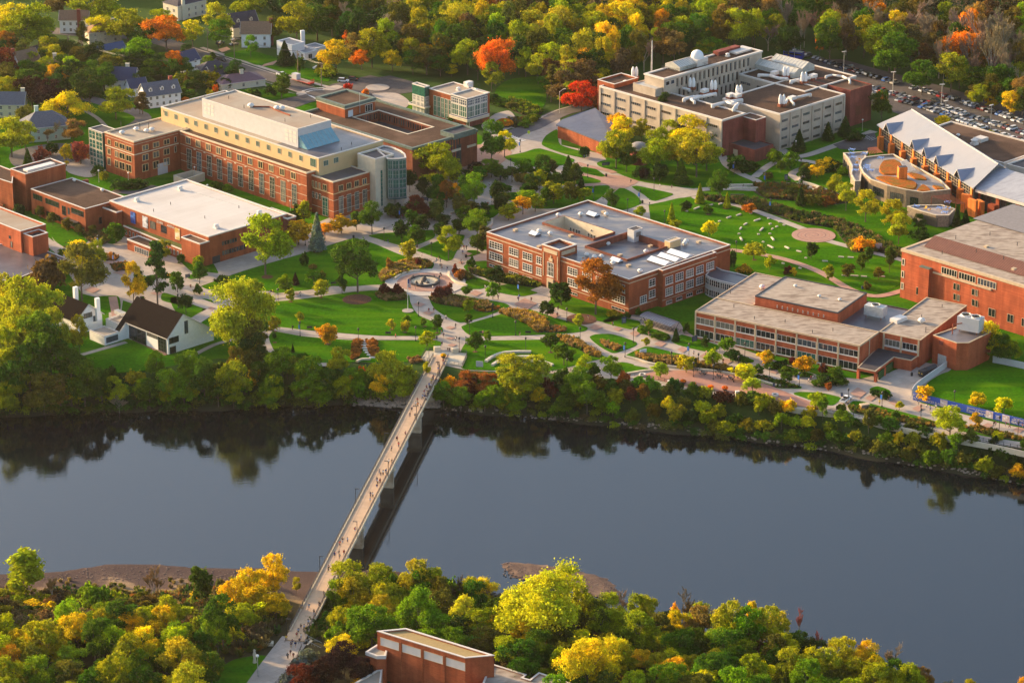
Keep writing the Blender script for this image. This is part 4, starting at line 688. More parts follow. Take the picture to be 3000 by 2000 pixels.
# spiral plaza
def ring(b,c,r0,r1,a0,a1,z,n=40,k=0):
    vs=[];
    for i in range(n+1):
        t=a0+(a1-a0)*i/n; rr=k*(t-a0)/(a1-a0)
        vs+=[(c.x+(r0+rr)*math.cos(t),c.y+(r0+rr)*math.sin(t),z),(c.x+(r1+rr)*math.cos(t),c.y+(r1+rr)*math.sin(t),z)]
    b.add(vs,[(2*i,2*i+1,2*i+3,2*i+2) if a1>a0 else (2*i,2*i+2,2*i+3,2*i+1) for i in range(n)])
sc=P(2383.5,690.5,0); b=MB(); b.cyl((sc.x,sc.y,.1),8.2,.14,48); struct('spiral_plaza',b,M_PINK)
b=MB(); ring(b,sc,.3,.75,0,6.28*2.4,.25,150,6.6); struct('spiral_inlay',b,M_RED)
b=MB(); ring(b,sc,.3,.6,3.14,3.14+6.28*2.4,.252,150,6.6); struct('spiral_inlay',b,mat('dark_inlay',(.22,.12,.10),.9,.1))
# fountain plaza rings
fc=P(1246,828,0)
b=MB(); b.cyl((fc.x,fc.y,.1),14.5,.13,56); struct('fountain_plaza',b,mat('cream_paving',(.50,.44,.38),.8,.08,.6))
b=MB(); b.cyl((fc.x,fc.y,.1),10.2,.16,56); struct('fountain_plaza',b,M_PINK)
# gravel bar
area_pts=[(1465,1650),(1490,1645),(1600,1654),(1700,1672),(1780,1695),(1815,1730),(1800,1760),(1740,1745),(1640,1715),(1560,1705),(1500,1690),(1480,1670)]
w=[P(a,b_,0) for a,b_ in area_pts]; w=[P(a,b_,WATER) for a,b_ in area_pts]; w.reverse() if sum(a.x*c.y-c.x*a.y for a,c in zip(w,w[1:]+w[:1]))<0 else None
w=smooth(w,7); w=[p+Vector((.5*math.sin(i*1.7)+.3*math.sin(i*3.1),.35*math.sin(i*2.3+1),0)) for i,p in enumerate(w)]; cen=sum(w,Vector((0,0,0)))/len(w); b=MB(); n=len(w); vs=[(p.x,p.y,WATER-.05) for p in w]+[(p.x*.8+cen.x*.2,p.y*.8+cen.y*.2,WATER+.32) for p in w]+[(cen.x,cen.y,WATER+.4)]
b.add(vs,[(i,(i+1)%n,(i+1)%n+n,i+n) for i in range(n)]+[(i+n,(i+1)%n+n,2*n) for i in range(n)]); struct('gravel_bar',b,M_SPIT)
# stream bed
strip('stream',[(2240,600),(2300,625),(2385,645),(2440,660),(2520,690),(2600,730),(2640,760)],1.6,.10,mat('stream_water',(.10,.12,.15),.08,.2,.5,.5))
# mulch rings
def mulch(px,py,r):
    p=P(px,py,0); b=MB(); b.cyl((p.x,p.y,.1),r,.09,24,r*.85); struct('mulch_ring',b,M_MULCH)
for a in [(1046,878,5.6),(783,812,2.3),(1705,935,5.5),(930,735,2.1),(866,832,1.2),(852,885,.9),(941,872,.8),(1197,759,1.2),(961,1008,1.1),(1281,976,.8),(1244,957,.8),(1147,966,.8),(1187,974,.8),(1392,1031,1),(1613,1033,1),(2044,596,1.3),(2127,611,1.4),(2075,629,1.1),(2011,619,1),(1967,650,1),(2210,762,1),(806,972,.8),(805,1004,.8)]: mulch(*a)
# ---------------- building kit
B_OR=brickmat('brick_orange',(.38,.10,.04)); B_RD=brickmat('brick_red',(.29,.095,.055)); B_DK=brickmat('brick_dark',(.22,.075,.05)); B_HI=brickmat('brick_bright',(.48,.115,.05)); B_GL=brickmat('brick_sunlit',(.85,.25,.05)); B_SC=brickmat('brick_collegiate',(.36,.10,.04)); B_MR=brickmat('brick_maroon',(.26,.07,.055))  # B_GL: brick with warm low sunlight put into its colour
M_CRM=mat('cream_wall',(.58,.40,.20),.8,.05,.3); M_CRL=mat('pale_stone',(.58,.49,.36),.8,.08,.5); M_WH=mat('white_panel',(.50,.49,.49),.6,.05,.5); M_TRIM=mat('white_trim',(.62,.56,.50),.6,.05,1); M_TAN=mat('tan_trim',(.50,.38,.25),.8,.1,1)
M_GLASS=mat('dark_glass',(.018,.022,.026),.08,0,1,.9); M_GLG=mat('green_glass',(.03,.115,.09),.08,.3,.8,.9); M_GLB=mat('blue_glass',(.05,.06,.11),.08,.3,.8,.9)
M_RTAN=mat('tan_membrane',(.36,.30,.235),.85,.06,.25,col2=(.33,.24,.17),scale2=.05); M_RWH=mat('white_membrane',(.60,.55,.50),.6,.04,.1,col2=(.52,.46,.41),scale2=.05)
M_RBK=mat('dark_membrane',(.075,.07,.085),.38,.2,.2,.5,col2=(.20,.18,.19),scale2=.045); M_RBR=mat('brown_ballast',(.078,.044,.030),.95,.25,1.6,.1,col2=(.135,.08,.055),scale2=.08)
M_RGR=mat('charcoal_roof',(.065,.055,.058),.7,.2,.6); M_RWE=mat('weathered_roof',(.38,.31,.25),.9,.12,.5,.1,col2=(.22,.165,.13),scale2=.5,wave=(44,.5,1.6)); M_RSC=mat('slate_blue_roof',(.105,.10,.12),.34,.16,.25,.5,col2=(.30,.25,.20),scale2=.16,wave=(44,.45,1.3)); seams('slate_blue_roof',14,3,44.4,.78,.03)
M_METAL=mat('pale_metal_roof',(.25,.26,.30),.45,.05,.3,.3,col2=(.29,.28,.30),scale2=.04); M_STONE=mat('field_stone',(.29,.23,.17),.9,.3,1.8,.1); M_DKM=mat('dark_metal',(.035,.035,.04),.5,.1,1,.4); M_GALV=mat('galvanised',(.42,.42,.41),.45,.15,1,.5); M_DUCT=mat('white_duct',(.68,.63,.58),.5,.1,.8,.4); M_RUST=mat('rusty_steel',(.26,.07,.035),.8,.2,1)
seams('tan_membrane',12,3,44.4,.82,.02); seams('white_membrane',20,3.2,44.4,.87,.025); seams('dark_membrane',12,3,44.4,.75,.03)
M_GL2=mat('curtained_glass',(.14,.13,.11),.2,.3,.6,.7); M_GL3=mat('reflecting_glass',(.05,.07,.09),.05,.3,.8,1)
M_SKY=mat('skylight_glass',(.62,.66,.72),.15,.04,.5,.7); M_TEAL=mat('teal_glazing',(.16,.33,.38),.15,.08,.5,.7); M_COP=mat('copper_green',(.11,.15,.13),.7,.2,.8); M_RIB=mat('ribbed_rust_metal',(.24,.10,.065),.6,.1,.5)
def rect(F,L=None,Rt=None,z=10,a=None,b=None):
    f=P(*F,z); f.z=0
    if L is not None: l=P(*L,z); l.z=0; a=(l-f).dot(AD)
    if Rt is not None: r=P(*Rt,z); r.z=0; b=(r-f).dot(BD)
    return [f+AD*a,f.copy(),f+BD*b,f+AD*a+BD*b]
def inset(pts,d):
    n=len(pts); out=[]
    for i in range(n):
        a,b,c=pts[i-1],pts[i],pts[(i+1)%n]; e1=(b-a).normalized(); e2=(c-b).normalized()
        n1=Vector((-e1.y,e1.x,0)); n2=Vector((-e2.y,e2.x,0)); m=n1+n2; q=m.dot(n1)
        out.append(b+m*(d/max(.3,q)))
    return out
def block(T_,pts,z1,z0=0,wall=None,roof=None,trim=None,par=.55,th=.35,wn='wall',rn='roof',holes=(),tz=.16,over=.06):
    """walls with a real parapet, a recessed roof surface and a coping"""
    n=len(pts); ins=inset(pts,th); zi=z1-par
    w=MB(); w.prism(pts,z0,z1,top=False)
    vs=[(p.x,p.y,z1) for p in pts]+[(p.x,p.y,z1) for p in ins]+[(p.x,p.y,zi) for p in ins]
    w.add(vs,[(i,(i+1)%n,(i+1)%n+n,i+n) for i in range(n)]+[(i+n,(i+1)%n+n,(i+1)%n+2*n,i+2*n) for i in range(n)])
    w.build(wn,wall,T_)
    r=MB()
    if not holes: r.sheet([(p.x,p.y,zi) for p in ins])
    else:
        F=pts[1]; A=(pts[0]-F).length; B=(pts[2]-F).length
        ca=sorted({0,A,*[h[0] for h in holes],*[h[1] for h in holes]}); cb=sorted({0,B,*[h[2] for h in holes],*[h[3] for h in holes]})
        for i in range(len(ca)-1):
            for j in range(len(cb)-1):
                ma,mb_=(ca[i]+ca[i+1])/2,(cb[j]+cb[j+1])/2
                if any(h[0]<ma<h[1] and h[2]<mb_<h[3] for h in holes): continue
                r.sheet([(*(F+AD*a+BD*b).xy,zi) for a,b in ((ca[i],cb[j]),(ca[i],cb[j+1]),(ca[i+1],cb[j+1]),(ca[i+1],cb[j]))])
    r.build(rn,roof,T_)
    if trim:
        o2=inset(pts,-over); i2=inset(pts,th+over); c=MB()
        vs=[(p.x,p.y,z1-tz) for p in o2]+[(p.x,p.y,z1+.05) for p in o2]+[(p.x,p.y,z1+.05) for p in i2]+[(p.x,p.y,z1-tz) for p in i2]
        c.add(vs,[(i+k*n,(i+1)%n+k*n,(i+1)%n+(k+1)*n,i+(k+1)*n) for k in range(3) for i in range(n)]); c.build('coping',trim,T_)
    return pts
WINC={}
def winmesh(w,h,cols,rows,fr,fm,gm,sill=0):
    k=(round(w,2),round(h,2),cols,rows,fr,fm.name,gm.name,sill)
    if k in WINC: return WINC[k]
    b=MB(); y0=-.12
    def bx(xa,xb,za,zb,ya=y0,yb=.02): b.add([(xa,ya,za),(xb,ya,za),(xb,yb,za),(xa,yb,za),(xa,ya,zb),(xb,ya,zb),(xb,yb,zb),(xa,yb,zb)],[(0,1,5,4),(1,2,6,5),(3,0,4,7),(4,5,6,7),(0,3,2,1)])
    t=fr; bx(-w/2,-w/2+t,0,h); bx(w/2-t,w/2,0,h); bx(-w/2+t,w/2-t,0,t); bx(-w/2+t,w/2-t,h-t,h)
    for i in range(1,cols): x=-w/2+w*i/cols; bx(x-t*.4,x+t*.4,t,h-t,y0+.02)
    for i in range(1,rows): z=h*i/rows; bx(-w/2+t,w/2-t,z-t*.3,z+t*.3,y0+.035)
    if sill: bx(-w/2-.15,w/2+.15,-sill,0,y0-.1)
    g=MB(); g.add([(-w/2+t*.5,-.05,t*.5),(w/2-t*.5,-.05,t*.5),(w/2-t*.5,-.05,h-t*.5),(-w/2+t*.5,-.05,h-t*.5)],[(0,1,2,3)])
    WINC[k]=(b.mesh('window_frame',fm),g.mesh('pane',gm)); return WINC[k]
def win(T_,p0,p1,s,zb,w,h,cols=2,rows=2,fr=.14,fm=None,gm=None,name='window',sill=0,pane='pane'):
    d=(p1-p0); d.z=0; ln=d.length; d.normalize(); p=p0+d*s
    fm=fm or M_TRIM; gm=gm or rnd.choice((M_GLASS,M_GLASS,M_GLASS,M_GL3,M_GL2)); a,b=winmesh(w,h,cols,rows,fr,fm,gm,sill)
    rz=math.atan2(d.y,d.x); l=T_.location
    o=link(name,a,T_,(p.x-l.x,p.y-l.y,zb-l.z),rz); link(pane,b,o); return o
def wrow(T_,p0,p1,n,m0,m1,zb,w,h,**k):
    L_=(Vector((p1.x-p0.x,p1.y-p0.y,0))).length
    for i in range(n): win(T_,p0,p1,m0+(L_-m0-m1)*(i+.5)/n,zb,w,h,**k)
def wpx(T_,p0,p1,z,xs,zb,h,gap=0,**k):
    """windows whose left/right edges were surveyed along the wall"""
    L_=(Vector((p1.x-p0.x,p1.y-p0.y,0))).length
    def s(x):
        lo,hi=-5.0,L_+5
        for _ in range(30):
            mid=(lo+hi)/2; q=p0+(p1-p0).normalized()*mid
            if pix((q.x,q.y,z))[0]<x: lo=mid
            else: hi=mid
        return lo
    for a,b in xs:
        sa,sb=s(a),s(b); win(T_,p0,p1,(sa+sb)/2,zb,abs(sb-sa)-gap,h,**k)
def band(T_,p0,p1,s0,s1,z0,z1,out,m,name='band'):
    d=(p1-p0); d.z=0; L_=d.length; d.normalize(); n=Vector((d.y,-d.x,0)); s1=L_ if s1 is None else s1
    a,b=p0+d*s0,p0+d*s1; q=MB(); q.prism([a+n*out,b+n*out,b-n*.05,a-n*.05],z0,z1,True); return q.build(name,m,T_)
def pier(T_,p0,p1,s,w,z0,z1,out,m,name='pier'):
    return band(T_,p0,p1,s-w/2,s+w/2,z0,z1,out,m,name)
def boxp(T_,px,py,z,dx,dy,dz,m,name,rz=R(44.4)):
    p=P(px,py,z); b=MB(); b.box((p.x,p.y,z),(dx,dy,dz),rz); return b.build(name,m,T_)
def vent(T_,px,py,z,k='mushroom',s=1.0):
    p=P(px,py,z); b=MB()
    if k=='mushroom':
        b.cyl((p.x,p.y,z),.45*s,.5*s,10); b.lathe((p.x,p.y,z+.5*s),[(.85*s,0),(.85*s,.15*s),(.55*s,.5*s),(.02,.65*s)],12); return b.build('roof_vent',M_DUCT,T_,True)
    if k=='box': b.box((p.x,p.y,z),(1.5*s,1.2*s,.5*s),R(44)); b.box((p.x,p.y,z+.5*s),(1.7*s,1.4*s,.12*s),R(44)); return b.build('roof_hatch',M_TAN,T_)
    if k=='pipe': b.cyl((p.x,p.y,z),.12,1.4*s,6); return b.build('vent_pipe',M_DKM,T_)
    if k=='fan': b.box((p.x,p.y,z),(1.6*s,1.6*s,.5*s),R(44)); b.cyl((p.x,p.y,z+.5*s),.75*s,.7*s,14); b.cyl((p.x,p.y,z+1.2*s),.95*s,.25*s,14,.5*s); return b.build('exhaust_fan',M_DUCT,T_)
def bldg(label,F,z=0): 
    p=P(*F,0); return thing('building',label,'building',(p.x,p.y,0))
def gskylight(T_,F,L,Rt,z,hh=1.2,m=None):
    q=rect(F,L,Rt,z); c=MB(); c.prism(q,z-.3,z+.45); c.build('skylight_kerb',M_RGR,T_)
    l,f,r,b=inset(q,-.05); m1,m2=(l+b)/2,(f+r)/2; g=MB(); zb=z+.46
    g.add([(*l.xy,zb),(*f.xy,zb),(*r.xy,zb),(*b.xy,zb),(*m1.xy,zb+hh),(*m2.xy,zb+hh)],[(0,1,5,4),(1,2,5),(2,3,4,5),(3,0,4)]); g.build('skylight',m or M_SKY,T_)
# =============== collegiate brick hall (centre right)
t=bldg('large brick collegiate hall with stone-trimmed windows, entrance tower and dark flat roof','building' and (1843,925))
t.name='collegiate_hall'; Z=13.7
q=rect((1843,818),(1423,680),(2141,717),Z)
F0=q[1]
def loc(px,py,z=Z-.6): p=P(px,py,z); p.z=0; d=p-F0; return d.dot(AD),d.dot(BD)
def hole(Lp,Fp,Rp): a1,b0=loc(*Lp); a0,b0b=loc(*Fp); _,b1=loc(*Rp); return (a0,a1,b0b,b1)
h1=hole((1594.5,655.7),(1738,703.5),(1795,683)); h2=hole((1714,726),(1837,764),(1955,719.5))
block(t,q,Z,0,B_SC,M_RSC,M_TRIM,.7,.4,holes=(h1,h2))
def hrect(h): return [F0+AD*h[1]+BD*h[2],F0+AD*h[0]+BD*h[2],F0+AD*h[0]+BD*h[3],F0+AD*h[1]+BD*h[3]]
for h,zb,wm_ in ((h1,4.5,M_CRL),(h2,Z-2.4,B_DK)):
    r=hrect(h); o_=inset(r,-.4); n=4; b=MB()   # parapet ring round the well
    zr=Z-.7; vs=[(p.x,p.y,zr) for p in o_]+[(p.x,p.y,zr+.75) for p in o_]+[(p.x,p.y,zr+.75) for p in r]
    b.add(vs,[(i+k*4,(i+1)%4+k*4,(i+1)%4+(k+1)*4,i+(k+1)*4) for k in range(2) for i in range(4)]); b.build('parapet',B_DK,t)
    b=MB(); vs=[(p.x,p.y,zb) for p in r]+[(p.x,p.y,zr+.75) for p in r]
    b.add(vs,[((i+1)%4,i,i+4,(i+1)%4+4) for i in range(4)]); b.build('well_wall',wm_,t)
    b=MB(); b.sheet([(p.x,p.y,zb) for p in r]); b.build('well_floor' if wm_ is M_CRL else 'lower_roof',M_RSC,t)
r=hrect(h1)
wrow(t,r[3]+(r[0]-r[3])*0,r[0],2,1,1,8.6,1.0,1.5,fr=.1,fm=M_DKM)  # hidden side
for s_ in (0.14,.2,.26,.31,.5,.56,.62): 
    p0,p1=r[3],r[2]; L_=(p1-p0).length; win(t,p0,p1,L_*s_,8.2,.9,1.9,cols=1,fr=.09)
win(t,r[3],r[2],(r[2]-r[3]).length*.56,11.1,.9,.8,cols=1,fr=.09); win(t,r[0],r[3],(r[3]-r[0]).length*.35,10.8,.9,.9,cols=1,fr=.09); win(t,r[0],r[3],(r[3]-r[0]).length*.75,8.6,.9,1.2,cols=1,fr=.09)
L0,F_,R_,B_=q
X=lambda cx:1400+.3189*cx
WK=dict(rows=3,fr=.22,sill=.2)
for zb,hh in ((8.1,2.9),(3.9,2.9)):
    wpx(t,L0,F_,zb,[(X(105),X(228))],zb,hh,cols=5,**WK); wpx(t,L0,F_,zb,[(X(287),X(372)),(X(412),X(500)),(X(825),X(915)),(X(960),X(1045)),(X(1085),X(1165))],zb,hh,cols=4,**WK); wpx(t,L0,F_,zb,[(X(537),X(597))],zb,hh,cols=3,**WK); wpx(t,L0,F_,zb,[(X(1235),X(1352))],zb,hh,cols=5,**WK)
for a,b in ((105,228),(285,372),(412,500),(825,915),(1230,1350)): wpx(t,L0,F_,1,[(X(a),X(b))],.9,1.0,cols=4,rows=1,fr=.12)
wpx(t,F_,R_,8,[(X(1570),X(1628))],8.2,2.8,cols=2,**WK); wpx(t,F_,R_,4,[(X(1570),X(1628))],4.0,2.8,cols=2,**WK); wpx(t,F_,R_,3,[(X(1488),X(1550))],3.0,2.8,cols=3,**WK)
# projecting bay on the right face
pr=rect((1942,794),None,(2097,740),Z,a=0.01); f2=pr[1]; r2=pr[2]; nrm=Vector((BD.y,-BD.x,0)); sh=((f2-F_).dot(nrm)); 
bay=[f2-nrm*sh+BD*0,f2,r2,r2-nrm*sh]; bay=[bay[0],bay[1],bay[2],bay[3]]
block(t,bay,Z+.25,0,B_SC,M_RSC,M_TRIM,.5,.3)
for zb,hh,rw in ((8.1,2.9,3),(3.9,2.9,3)): wpx(t,f2,r2,zb,[(X(1722),X(1790)),(X(1815),X(1886)),(X(1910),X(1980)),(X(2003),X(2070))],zb,hh,cols=4,rows=rw,fr=.2,sill=.2)
wpx(t,f2,r2,zb,[(X(2095),X(2165))],8.1,2.9,cols=4,rows=3,fr=.2,sill=.2)
wpx(t,f2,r2,1,[(X(1728),X(1782)),(X(1820),X(1874)),(X(1915),X(1970)),(X(2008),X(2060))],.7,1.3,cols=3,rows=1,fr=.12,sill=.12)
for p0,p1 in ((L0,F_),(F_,R_),(f2,r2)): band(t,p0,p1,0,None,12.0,12.3,.14,M_TAN,'string_course'); band(t,p0,p1,0,None,2.6,2.8,.12,M_TAN,'string_course')
for cx in (258,390,515,805,935,1200): wpx_s=cx; 
tw=[None]*4
tw=rect((1639,732),(1590,714),(1687,714),16.4); tw=[p+Vector((0,0,0)) for p in tw]
block(t,tw,16.4,0,B_SC,M_RSC,M_TRIM,1.3,.45,wn='tower',tz=.3)
win(t,tw[0],tw[1],(tw[1]-tw[0]).length*.5,5.4,3.2,5.2,cols=4,rows=3,fr=.2,sill=.25); band(t,tw[0],tw[1],1.0,(tw[1]-tw[0]).length-1,14.0,15.4,.12,M_TAN,'carved_panel'); band(t,tw[1],tw[2],1.0,(tw[2]-tw[1]).length-1,14.0,15.4,.12,M_TAN,'carved_panel')
for s_ in (.1,.9): pier(t,tw[0],tw[1],(tw[1]-tw[0]).length*s_,.35,4.8,13.6,.13,M_TAN,'quoin')
Lt=(tw[1]-tw[0]).length; pier(t,tw[0],tw[1],Lt*.52,3.2,0,4.6,.5,M_TAN,'portal'); pier(t,tw[0],tw[1],Lt*.52,1.6,0,3.3,.56,M_GLASS,'door')
pier(t,tw[0],tw[1],Lt*.52,1.9,11.0,12.2,.18,M_TAN,'carved_crest'); pier(t,tw[0],tw[1],Lt*.52,.5,12.2,13.2,.16,M_TAN,'carved_crest')
for F1,L1,R1 in [((1947,781.6),(1900.7,762.5),(1971.5,772)),((1978,770.5),(1932,751),(2001,762.5)),((2007.5,761),(1961,740),(2031,751)),((1740.6,638),(1722,628.6),(1759,633)),((1568,694),(1549,687.5),(1586.6,689)),((1811,772),(1786,764),(1825.7,767))]: gskylight(t,F1,L1,R1,Z-.7,1.0)
for a,b in [(740,230),(945,222),(665,400),(1195,495),(1135,610),(1000,595),(1600,452),(1915,470),(1900,492),(1490,745),(1240,670),(563,378),(1070,615),(1180,222),(1545,565)]: vent(t,X(a),560+.3189*b,Z-(2.4 if a in(1195,1600,1545) else .7),'mushroom',1.15)
for a,b in [(345,362),(855,414),(565,514),(1585,510),(1305,594),(1385,690),(2030,472),(1155,196)]: vent(t,X(a),560+.3189*b,Z-(2.4 if a in(1585,1305) else .7),'box')
pe=block(t,rect((1857.6,676),(1835,671),(1880,667),Z+2.2),Z+2.2,Z-2.4,M_WH,M_RGR,M_TRIM,.1,.1,'penthouse' and 'penthouse_wall'); win(t,pe[1],pe[2],(pe[2]-pe[1]).length/2,Z-.6,2.6,2.0,cols=5,rows=1,fr=.1,gm=M_DKM)
block(t,rect((1963,709),(1944,705),(1990,697),Z+2.0),Z+2.0,Z-2.4,M_CRM,M_TAN,M_TRIM,.1,.1,'penthouse_wall')
# front steps
b=MB(); pc=(tw[0]+tw[1])/2; d=(tw[1]-tw[0]).normalized(); nr=Vector((d.y,-d.x,0)); rz=math.atan2(d.y,d.x)
for k in range(5): c=pc+nr*(1.5+k*.8); b.box((c.x,c.y,0.1),(7+k*.6,1.0,.95-.17*k),rz)
b.build('entrance_steps',M_CON,t)
# =============== glazed link
t=bldg('curved glazed link with dark roof between the collegiate hall and the two-storey hall',(2100,868)); t.name='glazed_link'
lk=[P(a,b_,7.5) for a,b_ in ((2067,805),(2078,812),(2110,822),(2155,833),(2215,815),(2160,800),(2115,790),(2092,778))]; lk=[Vector((p.x,p.y,0)) for p in lk]
block(t,lk,7.5,0,M_GALV,M_RBK,M_TRIM,.3,.2)
for i,n in ((0,2),(1,5),(2,7)):
    wrow(t,lk[i],lk[i+1],n,.1,.1,4.6,(lk[i+1]-lk[i]).length/n-.1,2.3,cols=1,rows=2,fr=.1); wrow(t,lk[i],lk[i+1],n,.1,.1,.6,(lk[i+1]-lk[i]).length/n-.1,2.4,cols=1,rows=2,fr=.1)
# =============== two-storey hall
AD0,BD0=AD,BD; AD=Vector((math.cos(R(147.8)),math.sin(R(147.8)),0)); BD=Vector((math.cos(R(59.3)),math.sin(R(59.3)),0))
t=bldg('long two-storey red brick hall with pale columns and weathered flat roof beside the pink terrace',(2519,1090)); t.name='two_storey_hall'; Z=9.9
qa=rect((2519,1012),(2037,910),None,Z,b=0.1); aL,aF=qa[0],qa[1]; bk=P(2208,797,Z); bk.z=0; dep=(bk-aL).dot(BD)
qa=[aL,aF,aF+BD*dep,aL+BD*dep]
# footprint: front bar plus left wing
wd=(P(2576,971,Z)-P(2519,1012,Z)).dot(BD)
aud=rect((2455,916),(2213,866),(2540,857),Z+3.3)
alw=(aL-aF).length
bar=[aL,aF,aF+BD*wd,aL+BD*wd]; block(t,bar,Z,0,B_HI,M_RWE,M_TAN,.25,.3)
a_aud=(aud[0]-aF).dot(AD); lw=[aL+BD*wd,aF+AD*(a_aud)+BD*wd,aF+AD*a_aud+BD*dep,aL+BD*dep]; block(t,lw,Z,0,B_HI,M_RWE,M_TAN,.25,.3)
block(t,aud,Z+3.3,0,B_HI,M_RWE,M_DKM,.2,.3,tz=.4)
for k in range(10): win(t,aud[0],aud[1],(aud[1]-aud[0]).length*(.27+.048*k*1.3),Z+.6,.35,1.0,cols=1,rows=1,fr=.06)
a0=(aud[1]-aF).dot(AD); pk=[aF+AD*(a0+1)+BD*wd,aF+AD*0.2+BD*wd,aF+AD*.2+BD*(dep*.93),aF+AD*(a0+1)+BD*(dep*.93)]; block(t,pk,Z-.9,0,B_HI,M_RBK,M_RGR,.3,.3)
# facade
nb=8; L_=(aF-aL).length
for i in range(nb+1): pier(t,aL,aF,min(max(L_*i/nb,.3),L_-.3),.55,0,Z-.3,.22,M_TAN,'column')
for i in range(nb):
    s_=L_*(i+.5)/nb; win(t,aL,aF,s_,5.6,L_/nb-.8,2.3,cols=4,rows=1,fr=.12,sill=.25)
    win(t,aL,aF,s_,.8,L_/nb-.8,2.7,cols=4,rows=1,fr=.12,sill=.25,gm=(M_GLASS,M_GLASS,M_GLG)[i%3])
band(t,aL,aF,0,None,Z-.45,Z-.25,.24,M_TAN,'cornice'); band(t,bar[1],bar[2],0,None,Z-.45,Z-.25,.15,M_TAN,'cornice')
pier(t,bar[1],bar[2],(wd)*.5,.4,0,Z-.3,.15,M_TAN,'column')
# right block and octagon end
qb=rect((2697,996),(2576,971),None,Z,b=1); bF=qb[1]; bL=aF+BD*wd; bL=bF+AD*((bL-bF).dot(AD)); 
e=P(2895,906,Z); e.z=0; bw=(e-bF).dot(BD)
qb=[bL,bF,bF+BD*bw,bL+BD*bw]; block(t,qb,Z,0,B_HI,M_RWE,M_TAN,.25,.3)
Lb=(bF-bL).length
for i in range(3): pier(t,bL,bF,Lb*(.12+.42*i),.6,4,Z-.3,.22,M_TAN,'column')
for i in range(2): win(t,bL,bF,Lb*(.33+.42*i),5.6,Lb*.36,2.3,cols=4,rows=1,fr=.12,sill=.5)
oc=[P(a,b_,Z) for a,b_ in ((2734,981),(2803,1004),(2838,1004),(2901,973),(2907,957),(2880,930))]; oc=[Vector((p.x,p.y,0)) for p in oc]
block(t,oc,Z,-.5,B_HI,M_RBK,M_TAN,.35,.3)
pier(t,oc[0],oc[1],(oc[1]-oc[0]).length*.35,1.8,7.4,8.9,.06,B_MR,'blanked_window'); pier(t,oc[0],oc[1],(oc[1]-oc[0]).length*.42,3.6,0,3.9,.06,M_GALV,'loading_door')
# porch
z=3.9; po=[P(a,b_,z) for a,b_ in ((2512,1077),(2564.5,1088),(2619,1046),(2670,1056),(2696,1038),(2640,1022),(2576,1012))]; po=[Vector((p.x,p.y,0)) for p in po]
b=MB(); b.prism(po,z-.9,z,True); b.build('porch_beam',B_HI,t); b=MB(); b.sheet([(p.x,p.y,z+.03) for p in inset(po,.4)]); b.build('porch_roof',M_RGR,t)
b=MB(); o2,i2=inset(po,-.05),inset(po,.35); n=7; b.add([(p.x,p.y,z+.12) for p in o2]+[(p.x,p.y,z+.12) for p in i2]+[(p.x,p.y,z-.1) for p in o2],[(i,(i+1)%n,(i+1)%n+n,i+n) for i in range(n)]+[(i+2*n,(i+1)%n+2*n,(i+1)%n,i) for i in range(n)]); b.build('coping',M_TAN,t)
for p in (po[0],po[1],po[1]+(po[2]-po[1])*.45): b=MB(); c=p*1.0; c=c+(sum(po,Vector((0,0,0)))/7-c).normalized()*.6; b.box((c.x,c.y,0),(.9,.9,z-.9),R(44)); b.build('porch_column',B_HI,t)
b=MB(); b.prism([po[2]+BD*.1,po[3],po[4],po[5]],0,z-.9); b.build('porch_wall',B_HI,t)
for k in (0.15,.55): 
    p0=po[1]+(po[2]-po[1])*k; p1=po[1]+(po[2]-po[1])*(k+.33); pier(t,p0-nr*.4,p1-nr*.4,(p1-p0).length/2,(p1-p0).length,0,2.8,.1,mat('ivy_screen',(.035,.08,.02),.9,.3,2),'ivy_screen')
# roof plant
def tower_unit(px,py,z,sx,sy,sz,fans,m):
    p=P(px,py,z); b=MB(); b.box((p.x,p.y,z+1.0),(sx,sy,sz),R(-32)); o=b.build('cooling_unit',m,t); b=MB()
    for a in(-.4,.4):
        for c in(-.4,.4): q_=p+AD*0+BD*c*sy+Vector((math.cos(R(-32)),math.sin(R(-32)),0))*a*sx; b.bar((q_.x,q_.y,z),(q_.x,q_.y,z+1),.12)
    b.build('unit_legs',M_RUST,t)
    for i in range(fans):
        off=(i-(fans-1)/2)*sx*.45; c=p+Vector((math.cos(R(-32)),math.sin(R(-32)),0))*off; b=MB(); r_=min(sx/fans,sy)*.42
        b.lathe((c.x,c.y,z+1+sz),[(r_,0),(r_,.5),(r_-.12,.5),(r_-.12,.1),(.1,.1)],18); b.build('fan_ring',M_DUCT,t)
        b=MB(); b.cyl((c.x,c.y,z+1.05+sz),r_-.15,.05,16); b.build('fan_guard',M_COP,t)
    return p
tower_unit(2564,930,Z-1.2,7,3.6,3.4,1,M_GALV); tower_unit(2842,972,Z-.4,8,4.5,4.6,2,M_WH)
b=MB(); p=P(2842,972,Z); 
boxp(t,2632,940,Z-.3,5.5,3.2,1.3,M_DUCT,'air_handler'); vent(t,2700,945,Z-.3,'mushroom',1.6); vent(t,2712,974,Z-.3,'pipe',1.5)
p=P(2790,975,Z); b=MB(); b.bar((p.x,p.y,Z-.3),(p.x,p.y,Z+3),.2); b.bar((p.x,p.y,Z+3),(p.x+5,p.y+2,Z+3),.2); b.build('pipe_run',M_RUST,t)
vent(t,2233,845,Z-.2,'mushroom',1.3)
for x,y in ((2150,900),(2210,935),(2300,945),(2380,975),(2440,970),(2140,860),(2700,930),(2760,900)): vent(t,x,y,Z-.2,'pipe',.8)
for x,y in ((2330,840),(2400,870),(2460,880)): vent(t,x,y,Z+3.1,'mushroom',.8)
AD,BD=AD0,BD0
